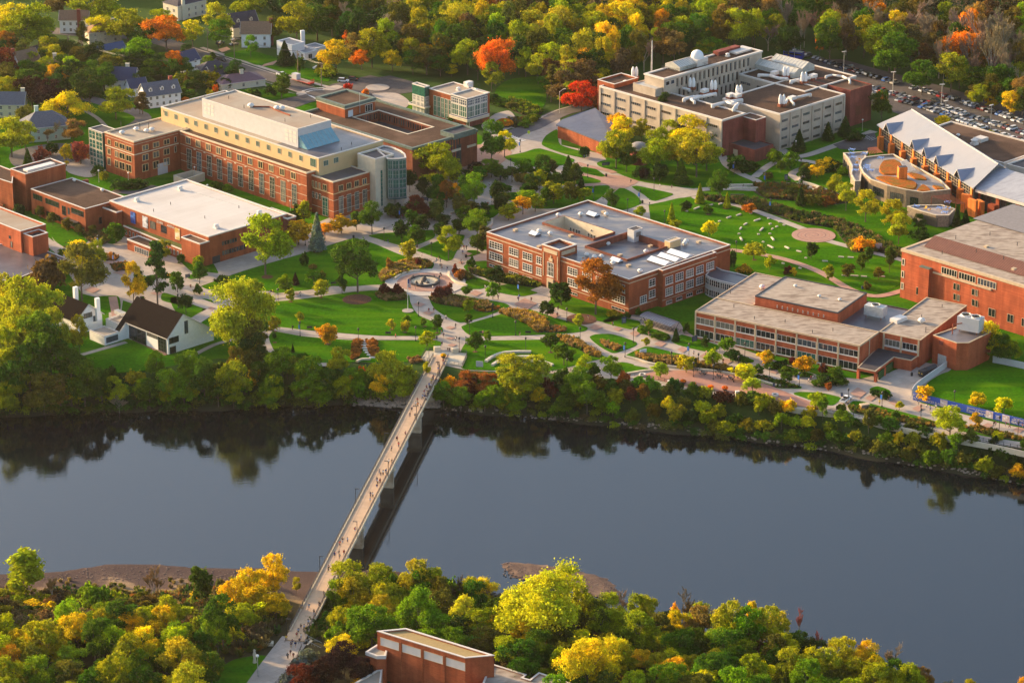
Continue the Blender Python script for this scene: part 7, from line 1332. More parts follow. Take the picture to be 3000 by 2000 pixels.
# =============== houses
def house(label,px,py,w,l,h,rise,rot,wallm,roofm,hip=False,chim=None,dorm=0,z=None,nm='house',win_rows=2,garage=0,nw=4):
    p=T(px,py) if z is None else P(px,py,z); t=thing(nm,label,'house',(p.x,p.y,0),'houses in the residential corner')
    c,s=math.cos(R(rot)),math.sin(R(rot)); Q=lambda x,y,zz:(p.x+c*x-s*y,p.y+s*x+c*y,zz); V_=lambda x,y:Vector((p.x+c*x-s*y,p.y+s*x+c*y,0))
    # l along local x (ridge), w along y; origin = front-left corner
    b=MB()
    if hip: b.prism([V_(0,0),V_(l,0),V_(l,w),V_(0,w)],0,h)
    else: b.add([Q(0,0,0),Q(l,0,0),Q(l,w,0),Q(0,w,0),Q(0,0,h),Q(l,0,h),Q(l,w,h),Q(0,w,h),Q(0,w/2,h+rise),Q(l,w/2,h+rise)],[(0,1,5,4),(1,2,6,9,5),(2,3,7,6),(3,0,4,8,7)])
    b.build('wall',wallm,t); o=.45; k=rise/(w/2); b=MB(); th_=.12
    if hip: i=min(w/2,l*.35); b.add([Q(-o,-o,h),Q(l+o,-o,h),Q(l+o,w+o,h),Q(-o,w+o,h),Q(i,w/2,h+rise),Q(l-i,w/2,h+rise)],[(0,1,5,4),(1,2,5),(2,3,4,5),(3,0,4)])
    else: b.add([Q(-o,-o,h-o*k+th_),Q(l+o,-o,h-o*k+th_),Q(l+o,w/2,h+rise+th_),Q(-o,w/2,h+rise+th_),Q(l+o,w+o,h-o*k+th_),Q(-o,w+o,h-o*k+th_)],[(0,1,2,3),(3,2,4,5)])
    b.build('roof',roofm,t)
    b=MB(); b.bar(Q(-o,-o,h-o*k*(0 if hip else 1)),Q(l+o,-o,h-o*k*(0 if hip else 1)),.14,4)
    if not hip:
        for x in (-o,l+o): b.bar(Q(x,-o,h-o*k),Q(x,w/2,h+rise),.12,4); b.bar(Q(x,w+o,h-o*k),Q(x,w/2,h+rise),.12,4)
    b.build('eaves_trim',M_TRIM,t)
    if chim: b=MB(); q=Q(chim[0],chim[1],0); b.box((q[0],q[1],0),(1.6,.9,h+rise+1.4),R(rot)); b.box((q[0],q[1],h+rise+1.4),(1.8,1.1,.2),R(rot)); b.build('chimney',chim[2],t)
    for r_ in range(win_rows):
        zz=.9+r_*2.8
        if zz+1.5>h+.3: continue
        if nw: wrow(t,V_(0,0),V_(l,0),nw,.6,.6,zz,1.1,1.5,cols=2,rows=2,fr=.12,fm=M_TRIM)
        wrow(t,V_(l,0),V_(l,w),2,.8,.8,zz,1.1,1.5,cols=2,rows=2,fr=.12,fm=M_TRIM); 
        if rot>20: wrow(t,V_(0,w),V_(0,0),2,.8,.8,zz,1.1,1.5,cols=2,rows=2,fr=.12,fm=M_TRIM)
    if garage: win(t,V_(0,0),V_(l,0),l*.5,.05,l*.6,2.3,cols=4,rows=3,fr=.1,name='garage_door',pane='door_panel',gm=M_WH)
    for i in range(dorm):
        x=l*(i+.5)/dorm; y0=w*.14; zt=h+rise*.72; zb_=h+k*y0; b=MB(); a=.75
        b.add([Q(x-a,y0,zb_),Q(x+a,y0,zb_),Q(x+a,y0,zb_+1.4),Q(x,y0,zb_+2.1),Q(x-a,y0,zb_+1.4),Q(x-a,w*.5,zb_+1.4),Q(x,w*.5,zb_+2.1),Q(x+a,w*.5,zb_+1.4)],[(0,1,2,3,4),(1,7,2),(0,4,5)]); d_=b.build('dormer',wallm,t)
        b=MB(); b.add([Q(x-a-.15,y0-.2,zb_+1.3),Q(x,y0-.2,zb_+2.2),Q(x,w*.5,zb_+2.2),Q(x-a-.15,w*.5,zb_+1.3),Q(x+a+.15,y0-.2,zb_+1.3),Q(x+a+.15,w*.5,zb_+1.3)],[(0,1,2,3),(1,4,5,2)]); b.build('dormer_roof',roofm,t)
        win(t,V_(x-a,y0),V_(x+a,y0),a,zb_+.25,.8,1.1,cols=1,rows=2,fr=.1)
    return t
HW=mat('house_white',(.80,.78,.77),.75,.04,1); HC=mat('house_cream',(.62,.56,.44),.8,.05,1); HB=mat('house_pale_blue',(.58,.62,.68),.8,.04,1); HG=mat('house_green',(.42,.55,.47),.8,.04,1); HS=mat('house_stone',(.48,.42,.32),.9,.15,1.5)
RB=mat('brown_shingle',(.22,.13,.08),.9,.2,2); RG=mat('grey_shingle',(.11,.115,.14),.85,.2,2); RD=mat('dark_shingle',(.05,.045,.06),.85,.2,2); RBL=mat('blue_shingle',(.045,.075,.16),.8,.15,2); RBLK=mat('navy_shingle',(.04,.05,.10),.8,.15,2); RPU=mat('purple_metal_roof',(.16,.085,.10),.6,.12,.8)
BRC=B_MR
house('cream two-storey mansion with dark hipped roof and tall chimney at the top edge',522,62,11,17,7,3.2,44,HC,RD,True,(3,-.3,HC),0,nw=4)
house('white gabled house with a red brick chimney and brown roof among yellow trees',176,98,8,13,6.4,3.4,135-180+45+0,HW,RB,False,(9,-.3,BRC),0,nw=4)
house('tan stone house with brown hipped roof on the green corner lawn',262,132,9,15,5.4,3.2,20,HS,RB,True,(12,4,HS),0,nw=3)
house('white cottage with steep tan gable roof near the dark maroon tree',62,224,9,11,5,5,44,HB,RB,False,(-.2,5,BRC),0,nw=3)
house('cream house with tan hipped roof and porch behind the orange-topped tree',102,232,9,15,5.0,2.8,8,HC,RB,True,(9,7,HC),0,nw=4)
house('low garage with dark grey roof behind the white cottage',85,170,7,11,2.8,2.0,12,HW,RD,True,None,0,nw=0,win_rows=1,garage=1)
house('white garage with bright blue shingle roof on the lane',286,180,7,15,3.0,3.0,38,HW,RBL,False,None,0,nw=1,win_rows=1,garage=0)
house('white house with navy roof and brick chimney beside the utility pole',308,262,9,13,4.6,4.4,-8,HW,RBLK,False,(9,5,HC),0,nw=3)
house('white colonial house with slate-grey roof, three dormers and dark shutters',430,320,9.5,15.5,5.6,4.4,27,HW,RG,False,(13,5,BRC),3,nw=5)
house('small blue-grey gabled wing with navy roof behind the dormered house',383,286,6,8,4,3.2,30,HB,RBLK,False,None,0,nw=1,win_rows=1)
house('pale yellow gabled house at the left edge with grey roof',-12,345,9,12,6,4,-46+44,mat('house_yellow',(.66,.58,.38),.8,.04,1),RG,False,(11,5,HC),0,nw=3)
house('pale green house with steep grey hipped roof and white balcony',72,420,12,19,6,5.2,18,HG,RG,True,(7,9,HG),0,nw=5)
house('small white house with blue roof half hidden by the orange-topped oval tree',540,215,8,9,5,3.6,44,HW,RBLK,False,None,0,nw=2)
house('white house with dark porch roof and dark gables by the street',590,245,8,13,5.6,3,18,HW,RD,True,None,0,nw=3)
house('white house with dark roof behind the clipped dark cone tree',622,250,8,10,4.4,3,30,HW,RD,False,None,0,nw=2)
house('white colonial house with brown roof and ivy-covered brick chimney',708,140,8.5,13,6.6,4.4,-20+20,HW,RB,False,(13.3,4,B_MR),0,nw=3)
house('dark-roofed half-timbered house wing with small gables behind the ivy-chimney house',684,112,9,13,5,5.4,30,HC,RD,False,None,2,nw=2)
house('low ranch house with wide purple-brown metal roof beside the street lawn',650,268,11,20,3.0,2.6,25,HC,RPU,True,(11,5,HC),0,nw=3,win_rows=1)
# modernist house
t=bldg('white flat-roofed modernist house with stepped boxes and pierced chimney',(870,176)); t.name='modernist_house'; t['category']='house'
S=lambda cx,cy:(600+cx*.2551,cy*.2551)
a=rect(S(1150,495),S(860,460),None,6.5,b=9); a=rect(S(1140,495),S(930,470),S(1150,490),6.4,b=None); 
block(t,rect(S(1000,520),S(860,460),S(1150,485),6.6),6.6,0,HW,mat('flat_grey_roof',(.30,.29,.29),.85,.08,1),HW,.35,.3)
bq=rect(S(1150,610),S(1000,570),S(1310,580),3.4); block(t,bq,3.4,0,HW,mat('flat_grey_roof',(.30,.29,.29)),HW,.3,.3); block(t,rect(S(1260,560),S(1150,520),S(1400,530),3.8),3.8,0,HW,mat('flat_grey_roof',(.30,.29,.29)),HW,.3,.3)
win(t,bq[1],bq[2],3,.2,2.2,2.2,cols=2,rows=1,fr=.1); win(t,bq[0],bq[1],3,1.2,2.6,.9,cols=4,rows=1,fr=.1); win(t,bq[0],bq[1],6.5,.6,1.4,2,cols=1,rows=1,fr=.1)
cp=P(*S(1125,470),5); b=MB(); b.box((cp.x,cp.y,0),(1.8,1.2,9.8),R(20)); b.build('chimney',HW,t)
# =============== stone footbridge over the stream
t=bldg('pale stone footbridge with low parapet walls over the stream',(2150,565)); t.name='stone_footbridge'; t['category']='bridge'
a,c=P(2060,553,0),P(2222,553,0); 
for (x0,y0),(x1,y1),zz in (((2080,547),(2208,545),.9),((2140,557),(2222,555),1.0)):
    a,c=P(x0,y0,0),P(x1,y1,0); d=(c-a).normalized(); n_=Vector((-d.y,d.x,0))*.35; b=MB(); b.prism([a-n_,c-n_,c+n_,a+n_],-.2,zz,True); b.build('parapet_wall',mat('pale_stone_wall',(.56,.48,.37),.9,.2,2.5,.1),t)
b=MB(); a,c=P(2140,574,0),P(2180,574,0); d=(c-a).normalized(); n_=Vector((-d.y,d.x,0))*.25; b.prism([a-n_,c-n_,c+n_,a+n_],0,.7,True); b.build('arch_shade_block',M_DKM,t)  # solid block coloured dark as the shade under the arch
# =============== main footbridge
t=thing('footbridge','long concrete pedestrian footbridge with dark railings crossing the river','bridge',(0,0,0)); DZ=.45
lt,rt=P(1270,1046,DZ),P(1313,1046,DZ); lb,rb_=P(826,1880,DZ),P(900,1868,DZ)
ctr0=(lt+rt)/2; ctr1=(lb+rb_)/2; bd=(ctr1-ctr0); bd.z=0; BLn=bd.length; bd.normalize(); bn=Vector((-bd.y,bd.x,0))
wdt=abs(((rt-lt).dot(bn))); wdb=abs((rb_-lb).dot(bn)); HWD=(wdt+wdb)/4; print('bridge len',BLn,'width',wdt,wdb)
def Bq(s,o,z): p=ctr0+bd*s+bn*o; return (p.x,p.y,z)
M_DECK=mat('bridge_deck',(.62,.42,.27),.85,.08,.5,.1,col2=(.52,.35,.23),scale2=.12)
b=MB(); b.prism([Vector(Bq(-2,HWD,0)),Vector(Bq(BLn,HWD,0)),Vector(Bq(BLn,-HWD,0)),Vector(Bq(-2,-HWD,0))][::-1],DZ-.45,DZ,True); b.build('deck',M_DECK,t)
b=MB(); b.prism([Vector(Bq(0,HWD*.8,0)),Vector(Bq(BLn-4,HWD*.8,0)),Vector(Bq(BLn-4,HWD*.5,0)),Vector(Bq(0,HWD*.5,0))][::-1],DZ-1.8,DZ-.45,True); b.prism([Vector(Bq(0,-HWD*.5,0)),Vector(Bq(BLn-4,-HWD*.5,0)),Vector(Bq(BLn-4,-HWD*.8,0)),Vector(Bq(0,-HWD*.8,0))][::-1],DZ-1.8,DZ-.45,True); b.build('girders',M_CRL,t)
M_RAIL=mat('bridge_railing',(.045,.04,.042),.5,.1,1,.4); M_DARKC=mat('stained_concrete',(.42,.34,.25),.9,.15,.4,.2,col2=(.26,.17,.09),scale2=.25)
for sg_ in (1,-1):
    e=Bq; b=MB(); o_=sg_*(HWD-.22); 
    b.add([Bq(0,o_-.18*sg_,DZ),Bq(BLn-5,o_-.18*sg_,DZ),Bq(BLn-5,o_-.18*sg_,DZ+.28),Bq(0,o_-.18*sg_,DZ+.28),Bq(0,sg_*(HWD+.05),DZ+.28),Bq(BLn-5,sg_*(HWD+.05),DZ+.28),Bq(0,sg_*(HWD+.05),DZ-.5),Bq(BLn-5,sg_*(HWD+.05),DZ-.5)],[(0,1,2,3),(3,2,5,4),(4,5,7,6)]); b.build('kerb',M_CRL,t)
    b=MB(); r0=DZ+.28
    for z_,r_ in ((1.15,.09),(.95,.04),(.2,.05)): b.bar(Bq(0,o_,r0+z_),Bq(BLn-5,o_,r0+z_),r_,4)
    n=int(BLn/2.4)
    for i in range(n+1): b.bar(Bq((BLn-5)*i/n,o_,r0),Bq((BLn-5)*i/n,o_,r0+1.15),.07,4)
    for i in range(int(BLn/.35)): s_=i*.35; b.bar(Bq(min(s_,BLn-5),o_,r0+.2),Bq(min(s_,BLn-5),o_,r0+1.1),.022,3)
    b.build('railing',M_RAIL,t)
# piers: surveyed waterlines
pps=[(1312,1150,-3),(1232,1266,WATER),(1151,1427,WATER),(1066,1604,WATER),(960,1794,-6)]
for x,y,z_ in pps:
    p=P(x,y,z_); s_=(p-ctr0).dot(bd); b=MB(); hw=2.1
    b.prism([Vector(Bq(s_-.75,hw,0)),Vector(Bq(s_+.75,hw,0)),Vector(Bq(s_+.75,-hw,0)),Vector(Bq(s_-.75,-hw,0))][::-1],WATER-2.5,DZ-2.6,True); b.build('pier',M_DARKC,t)
    b=MB(); hw=HWD*.95; b.prism([Vector(Bq(s_-.95,hw,0)),Vector(Bq(s_+.95,hw,0)),Vector(Bq(s_+.95,-hw,0)),Vector(Bq(s_-.95,-hw,0))][::-1],DZ-2.7,DZ-1.8,True); b.build('pier_cap',M_CRL,t)
# abutment belvedere at the campus end
ab=v0((1233,1052),(1249,1027),(1283,1028),(1330,1031),(1366,1034),(1368,1043),(1355,1072),(1318,1066),(1262,1060),z=DZ); 
b=MB(); b.prism(ab[::-1] if sum(a.x*c.y-c.x*a.y for a,c in zip(ab,ab[1:]+ab[:1]))<0 else ab,-6,DZ-.02); b.build('abutment',M_CRL,t)
b=MB()
for i in (8,0,1):
    a,c=ab[i],ab[(i+1)%9]
    if i==1: c=a+(c-a)*.8
    if i==8: c=ab[0]; a=ab[8]
    for z_ in (1.15,.6,.15): b.bar((*a.xy,DZ+z_),(*c.xy,DZ+z_),.06,4)
    n=max(2,int((c-a).length/1.2))
    for k in range(n+1): p=a+(c-a)*k/n; b.bar((*p.xy,DZ),(*p.xy,DZ+1.15),.06,4)
for i in (3,4,5,6):
    a,c=ab[i],ab[i+1]
    if i==3: a=a+(c-a)*.25
    for z_ in (1.15,.6,.15): b.bar((*a.xy,DZ+z_),(*c.xy,DZ+z_),.06,4)
    n=max(2,int((c-a).length/1.2))
    for k in range(n+1): p=a+(c-a)*k/n; b.bar((*p.xy,DZ),(*p.xy,DZ+1.15),.06,4)
b.build('railing',M_RAIL,t)
for x,y in ((1281,1028),(1333,1032)): p=P(x,y,DZ); b=MB(); b.box((p.x,p.y,DZ),(2.2,1.6,1.6),R(10)); b.build('end_post',M_CRL,t)
# ---------------- cars
PAINT=objcolmat('car_paint',.28,.5,0,.6); M_TYRE=mat('tyre',(.02,.02,.02),.9,0); M_CG=mat('car_glass',(.02,.025,.03),.08,0,1,.9)
def car_meshes(kind):
    L_,Wd={'car':(4.6,1.85),'suv':(4.8,1.95),'pickup':(5.5,2.0),'hatch':(4.1,1.8)}[kind]; w=Wd/2
    if kind=='car': low=[(-2.3,.45),(-2.28,.75),(-1.5,.88),(2.15,.85),(2.3,.62),(2.3,.3),(-2.3,.3)]; cab=[(-1.75,.86),(-1.0,1.4),(.45,1.42),(1.3,.86)]
    elif kind=='suv': low=[(-2.4,.5),(-2.4,.95),(1.2,1.0),(2.3,.95),(2.4,.6),(2.4,.35),(-2.4,.35)]; cab=[(-2.3,.95),(-2.0,1.68),(.5,1.7),(1.25,.98)]
    elif kind=='hatch': low=[(-2.05,.45),(-2.05,.85),(1.1,.9),(1.95,.8),(2.05,.55),(2.05,.3),(-2.05,.3)]; cab=[(-1.95,.85),(-1.5,1.45),(.35,1.48),(1.15,.88)]
    else: low=[(-2.75,.5),(-2.75,1.05),(1.3,1.05),(2.6,1.0),(2.75,.6),(2.75,.4),(-2.75,.4)]; cab=[(-.55,1.05),(-.45,1.75),(.9,1.75),(1.55,1.05)]
    def ext(pr,w0,w1):
        b=MB(); n=len(pr); b.add([(x,-w0 if z<1 else -w1,z) for x,z in pr]+[(x,w0 if z<1 else w1,z) for x,z in pr],[tuple(range(n)),tuple(reversed(range(n,2*n)))]+[((i+1)%n,i,i+n,(i+1)%n+n) for i in range(n)]); return b
    body=ext(low,w,w); c=ext(cab,w-.08,w-.25); 
    roof=[(cab[1][0]+.05,cab[1][1]),(cab[2][0]-.1,cab[2][1]),(cab[2][0]-.12,cab[2][1]+.05),(cab[1][0]+.07,cab[1][1]+.05)]
    rb=MB(); rb.box(((roof[0][0]+roof[1][0])/2,0,cab[1][1]),(roof[1][0]-roof[0][0],2*(w-.27),.06)); body.add(rb.v,rb.f)
    if kind=='pickup':
        q=MB(); q.box((-1.65,0,1.0),(1.9,1.5,.09)); 
    for sy in(-1,1):
        q=MB(); q.box((cab[3][0]-.25,sy*(w+.06),.95),(.2,.12,.14)); body.add(q.v,q.f)
    wh=MB()
    wx=L_*.31
    wl=[]
    for sx in(-1,1):
        for sy in(-1,1): q=MB(); q.bar((sx*wx,sy*(w-.2),.34),(sx*wx,sy*(w+.02),.34),.34,10); wl.append(q.mesh('wheel',M_TYRE))
    lm=MB()
    hl=[]
    for sy in (-1,1): q=MB(); q.box((low[4][0]-.02,sy*(w-.35),.62),(.1,.4,.16)); hl.append(q.mesh('headlight',M_DUCT))
    return body.mesh('car_body',PAINT),c.mesh('car_windows',M_CG),wl,hl,(q_bed(kind))
def q_bed(kind):
    if kind!='pickup': return None
    q=MB(); q.box((-1.68,0,1.056),(1.95,1.6,.02)); return q.mesh('pickup_bed',M_DKM)
CARP={}
def car(kind,p,rz,col,label,group,parts=True,nm=None):
    if kind not in CARP: CARP[kind]=car_meshes(kind)
    b,c,wl,hl,bed=CARP[kind]; nm_={'suv':'parked_suv','pickup':'pickup_truck'}.get(kind,'parked_car')
    t=thing(nm or nm_,label,'pickup truck' if kind=='pickup' else 'car',p,group,rz); o=link('body',b,t); o.color=(*col,1); link('windows',c,t)
    for w in wl: link('wheel',w,t)
    if parts:
        for h in hl: link('headlight',h,t)
    if bed: link('truck_bed',bed,t)
    return t
CC=[('white',(.72,.72,.73),5),('silver',(.40,.41,.43),4),('grey',(.16,.17,.18),4),('black',(.018,.018,.02),5),('dark blue',(.03,.05,.11),2.5),('maroon',(.14,.015,.02),1.4),('red',(.40,.02,.02),.8),('bright blue',(.03,.13,.42),.5),('beige',(.36,.31,.24),.8)]
rg=random.Random(21)
def carrow(p0,p1,step,rowname,seed,rzoff=0,skip=()):
    rg=random.Random(seed); a,b=P(*p0),P(*p1); d=(b-a); n=int(d.length/step); d.normalize(); ang=math.atan2(d.y,d.x)+R(90+rzoff)
    for i in range(n):
        if i in skip or rg.random()<.04: continue
        c=pick(rg,[((k,v),w) for k,v,w in CC]); kind=pick(rg,[('suv',4),('car',5),('hatch',2),('pickup',1)]); q=a+d*(step*i+rg.uniform(-.1,.1)); q=q+Vector((-d.y,d.x,0))*rg.uniform(-.35,.35); q.z=.07
        car(kind,q,ang+(math.pi if rg.random()<.5 else 0)+rg.uniform(-.02,.02),c[1],'%s %s parked in %s'%(c[0],{'suv':'tall car','car':'saloon car','hatch':'small hatchback','pickup':'pickup'}[kind],rowname),'cars in the long parking lot',False)
carrow((2318,152),(2590,236),2.62,'the dark stretch along the wood',1); carrow((2596,238),(2820,300),2.62,'the row along the wood edge',2,skip=(3,4)); carrow((2826,303),(3030,372),2.62,'the far end of the wood-edge row',3)
carrow((2556,262),(2700,300),2.62,'the upper middle row near the brick block',4); carrow((2706,302),(2850,345),2.62,'the upper middle row by the lamp',5); carrow((2856,347),(3030,402),2.62,'the right end of the upper middle row',6)
carrow((2566,277),(2700,314),2.62,'the lower middle row behind the ridged roof',7,skip=(2,3,4)); carrow((2706,316),(2900,385),2.62,'the lower middle row past the yellow tree',8); carrow((2918,392),(3030,432),2.62,'the bottom row at the right edge',9)
car('car',P(2740,297,.07),R(-45),(.05,.055,.05),'dark green-grey car driving alone along the lot aisle','cars in the long parking lot')
car('suv',P(1006,240,.1),R(-10),(.75,.75,.75),'white estate car parked at the car park kerb',None); car('suv',P(1036,236,.1),R(-20),(.03,.03,.03),'black car with open door beside the white estate car',None)
car('suv',P(650,178,.1),R(-45),(.02,.02,.025),'black car driving down the residential street',None); car('car',P(690,120,.1),R(35),(.04,.045,.06),'dark car parked under trees beside the ivy-chimney house',None); car('car',P(686,133,.1),R(35),(.03,.03,.035),'black car nearest the ivy-chimney house steps',None); car('suv',P(645,130,.1),R(60),(.05,.06,.08),'blue-grey car in the tree-shaded driveway',None)
car('pickup',P(826,222,.1),R(-45),(.75,.75,.75),'white truck cab pulling the red flatbed trailer',None)
car('car',P(932,202,.1),R(20),(.55,.57,.6),'silver car half hidden behind the young conifer',None)
car('pickup',P(2478,1174,.12),R(58),(.78,.78,.78),'white pickup truck with black bed on the riverside walk',None)
car('suv',P(430,226,.1),R(80),(.45,.03,.03),'small red car behind the clipped tree',None)
# blue bus / trailer box at lot head
p=P(2325,172,.1); t=thing('blue_bus','bright blue boxy bus parked at the head of the parking lot','bus',p,None,R(-25)); b=MB(); b.box((0,0,.5),(9,2.6,2.9)); o=b.mesh('bus_body',PAINT); o=link('body',o,t); o.color=(.015,.05,.42,1)
b=MB(); b.box((0,0,2.0),(8.4,2.66,.8)); link('windows',b.mesh('bus_windows',M_CG),t); b=MB(); b.box((0,0,3.4),(8.6,2.4,.12)); link('roof',b.mesh('bus_roof',M_GALV),t)
for sx in(-3,3):
    for sy in(-1.2,1.2): b=MB(); b.bar((sx,sy-.1,.45),(sx,sy+.1,.45),.45,10); link('wheel',b.mesh('wheel',M_TYRE),t)
# trailer
p=P(888,243,.1); t=thing('flatbed_trailer','red flatbed trailer with a white box standing in the street','trailer',p,None,R(-45)); b=MB(); b.box((0,0,.7),(12,2.5,.2)); b.box((5.2,0,.9),(1.6,2.5,.35)); link('bed',b.mesh('bed',mat('trailer_red',(.42,.03,.02),.6,.1,2)),t)
b=MB(); b.box((.5,0,.92),(8,2.3,.05)); link('deck',b.mesh('deck',M_PINK),t); b=MB(); b.box((-4.5,0,.95),(3.2,2.4,2.4)); link('white_box',b.mesh('white_box',M_WH),t)
b=MB(); [b.box((5.95,y,1.2),(.12,.12,1.6)) for y in(-1.1,-.5,.1,.7,1.1)]; link('ramp_bars',b.mesh('ramp_bars',MATS['trailer_red']),t)
for sx in(1,2.2,3.4): b=MB(); b.bar((sx,-1.2,.4),(sx,1.2,.4),.42,10); link('wheel',b.mesh('wheel',M_TYRE),t)
# black road train/truck by porch
p=P(2716,1098,.1); t=thing('black_truck','long black truck with yellow lamps parked against the white ramp wall','truck',p,None,R(222)); b=MB(); b.box((-.5,0,.6),(8,2.2,.5)); b.lathe((0,0,0),[(0,0)],3); b.box((2.2,0,1.1),(2.4,2.1,1.3)); link('body',b.mesh('body',M_DKM),t)
b=MB(); b.bar((-4.0,0,1.9),(1.0,0,1.9),1.0,14); link('tank',b.mesh('tank',M_DKM),t); b=MB(); [b.box((3.42,y,1.3),(.1,.35,.3)) for y in(-.6,.6)]; link('headlight',b.mesh('lamp',mat('amber_lamp',(.8,.5,.04),.4,0)),t)
for sx in(-3.5,-2.2,2.6): b=MB(); b.bar((sx,-1.1,.5),(sx,1.1,.5),.5,10); link('wheel',b.mesh('wheel',M_TYRE),t)
# ---------------- people
SKIN=mat('skin',(.50,.30,.20),.6,0); HAIRM=objcolmat('hair',.8,.2); CLO=objcolmat('clothing',.9,.1)
def skinmesh(name,V_,E_,Rr,m):
    me=bpy.data.meshes.new(name); me.from_pydata(V_,E_,[]); o=bpy.data.objects.new(name,me); COL.objects.link(o)
    s=o.modifiers.new('s','SKIN'); 
    for i,r in enumerate(Rr): me.skin_vertices[0].data[i].radius=r if isinstance(r,tuple) else (r,r)
    me.skin_vertices[0].data[0].use_root=True
    u=o.modifiers.new('u','SUBSURF'); u.levels=1; u.render_levels=1
    dg=bpy.context.evaluated_depsgraph_get(); out=bpy.data.meshes.new_from_object(o.evaluated_get(dg)); bpy.data.objects.remove(o); out.name=name
    out.materials.clear(); out.materials.append(m); return out
def person_proto(k):
    st=[.28,.18,.05,-.24,.0][k]; arm=[.22,-.2,.05,.25,.35][k]; bend=[.04,.06,.02,.08,.16][k]
    hip=(0,0,.92); ch=(bend*.6,0,1.28); nk=(bend,0,1.46); hd=(bend+.02,0,1.60); tp=(bend+.02,0,1.70)
    V_=[hip,ch,nk,hd,tp]; E_=[(0,1),(1,2),(2,3),(3,4)]; Rr=[(.15,.11),(.17,.11),.055,.095,.07]
    for sy,sg in((-1,1),(1,-1)):
        a=len(V_); V_+=[(0,sy*.09,.86),(st*sg*.5+.04,sy*.10,.48),(st*sg-.02*sg,sy*.10,.09),(st*sg+.14,sy*.11,.04)]; E_+=[(0,a),(a,a+1),(a+1,a+2),(a+2,a+3)]; Rr+=[.085,.055,.04,.035]
        a=len(V_); V_+=[(bend,sy*.19,1.40),(bend-arm*sg*.5,sy*.24,1.12),(bend-arm*sg*.3+.14,sy*.23,.90),(bend-arm*sg*.3+.17,sy*.22,.80)]; E_+=[(1,a),(a,a+1),(a+1,a+2),(a+2,a+3)]; Rr+=[.055,.042,.032,.028]
    body=skinmesh('person_body',V_,E_,Rr,SKIN)
    sv=[hip,ch,(bend,0,1.42)]; se=[(0,1),(1,2)]; sr=[(.17,.13),(.19,.13),(.10,.08)]
    for sy,sg in((-1,1),(1,-1)): a=len(sv); sv+=[(bend,sy*.20,1.39),(bend-arm*sg*.4,sy*.24,1.17)]; se+=[(1,a),(a,a+1)]; sr+=[.07,.062]
    shirt=skinmesh('shirt',sv,se,sr,CLO)
    tv=[(0,0,.95)]; te=[]; tr=[(.16,.125)]
    for sy,sg in((-1,1),(1,-1)): a=len(tv); tv+=[(0,sy*.09,.84),(st*sg*.5+.04,sy*.10,.48)]+([(st*sg-.02*sg,sy*.10,.14)] if k%2==0 else []); te+=[(0,a),(a,a+1)]+([(a+1,a+2)] if k%2==0 else []); tr+=[.10,.075]+([.055] if k%2==0 else [])
    tro=skinmesh('trousers',tv,te,tr,CLO)
    hb=MB(); hb.lathe((bend,0,1.60),[(.02,-.13),(.10,-.08),(.125,0),(.115,.07),(.07,.13),(.01,.145)],10); hair=hb.mesh('hair',HAIRM,True)
    fb=MB(); fb.box((bend+.11,0,1.58),(.03,.03,.04)); [fb.box((bend+.105,y,1.62),(.02,.03,.015)) for y in(-.04,.04)]; 
    bp=MB(); bp.box((bend*.6-.22,0,1.06),(.17,.32,.42)); pack=bp.mesh('backpack',CLO)
    return body,shirt,tro,hair,pack
PP=[person_proto(k) for k in range(5)]
SH=[('black',(.02,.02,.025)),('white',(.75,.74,.72)),('navy',(.02,.03,.09)),('grey',(.22,.22,.23)),('light blue',(.30,.42,.60)),('maroon',(.22,.02,.03)),('green',(.05,.16,.07)),('yellow',(.75,.55,.03)),('red',(.60,.03,.03)),('pink',(.60,.22,.26)),('orange',(.75,.22,.03)),('royal blue',(.03,.12,.45))]
TRS=[('black',(.02,.02,.025)),('dark jeans',(.04,.06,.12)),('grey',(.25,.25,.26)),('tan',(.42,.32,.20)),('light denim',(.22,.30,.42))]
prg=random.Random(77)
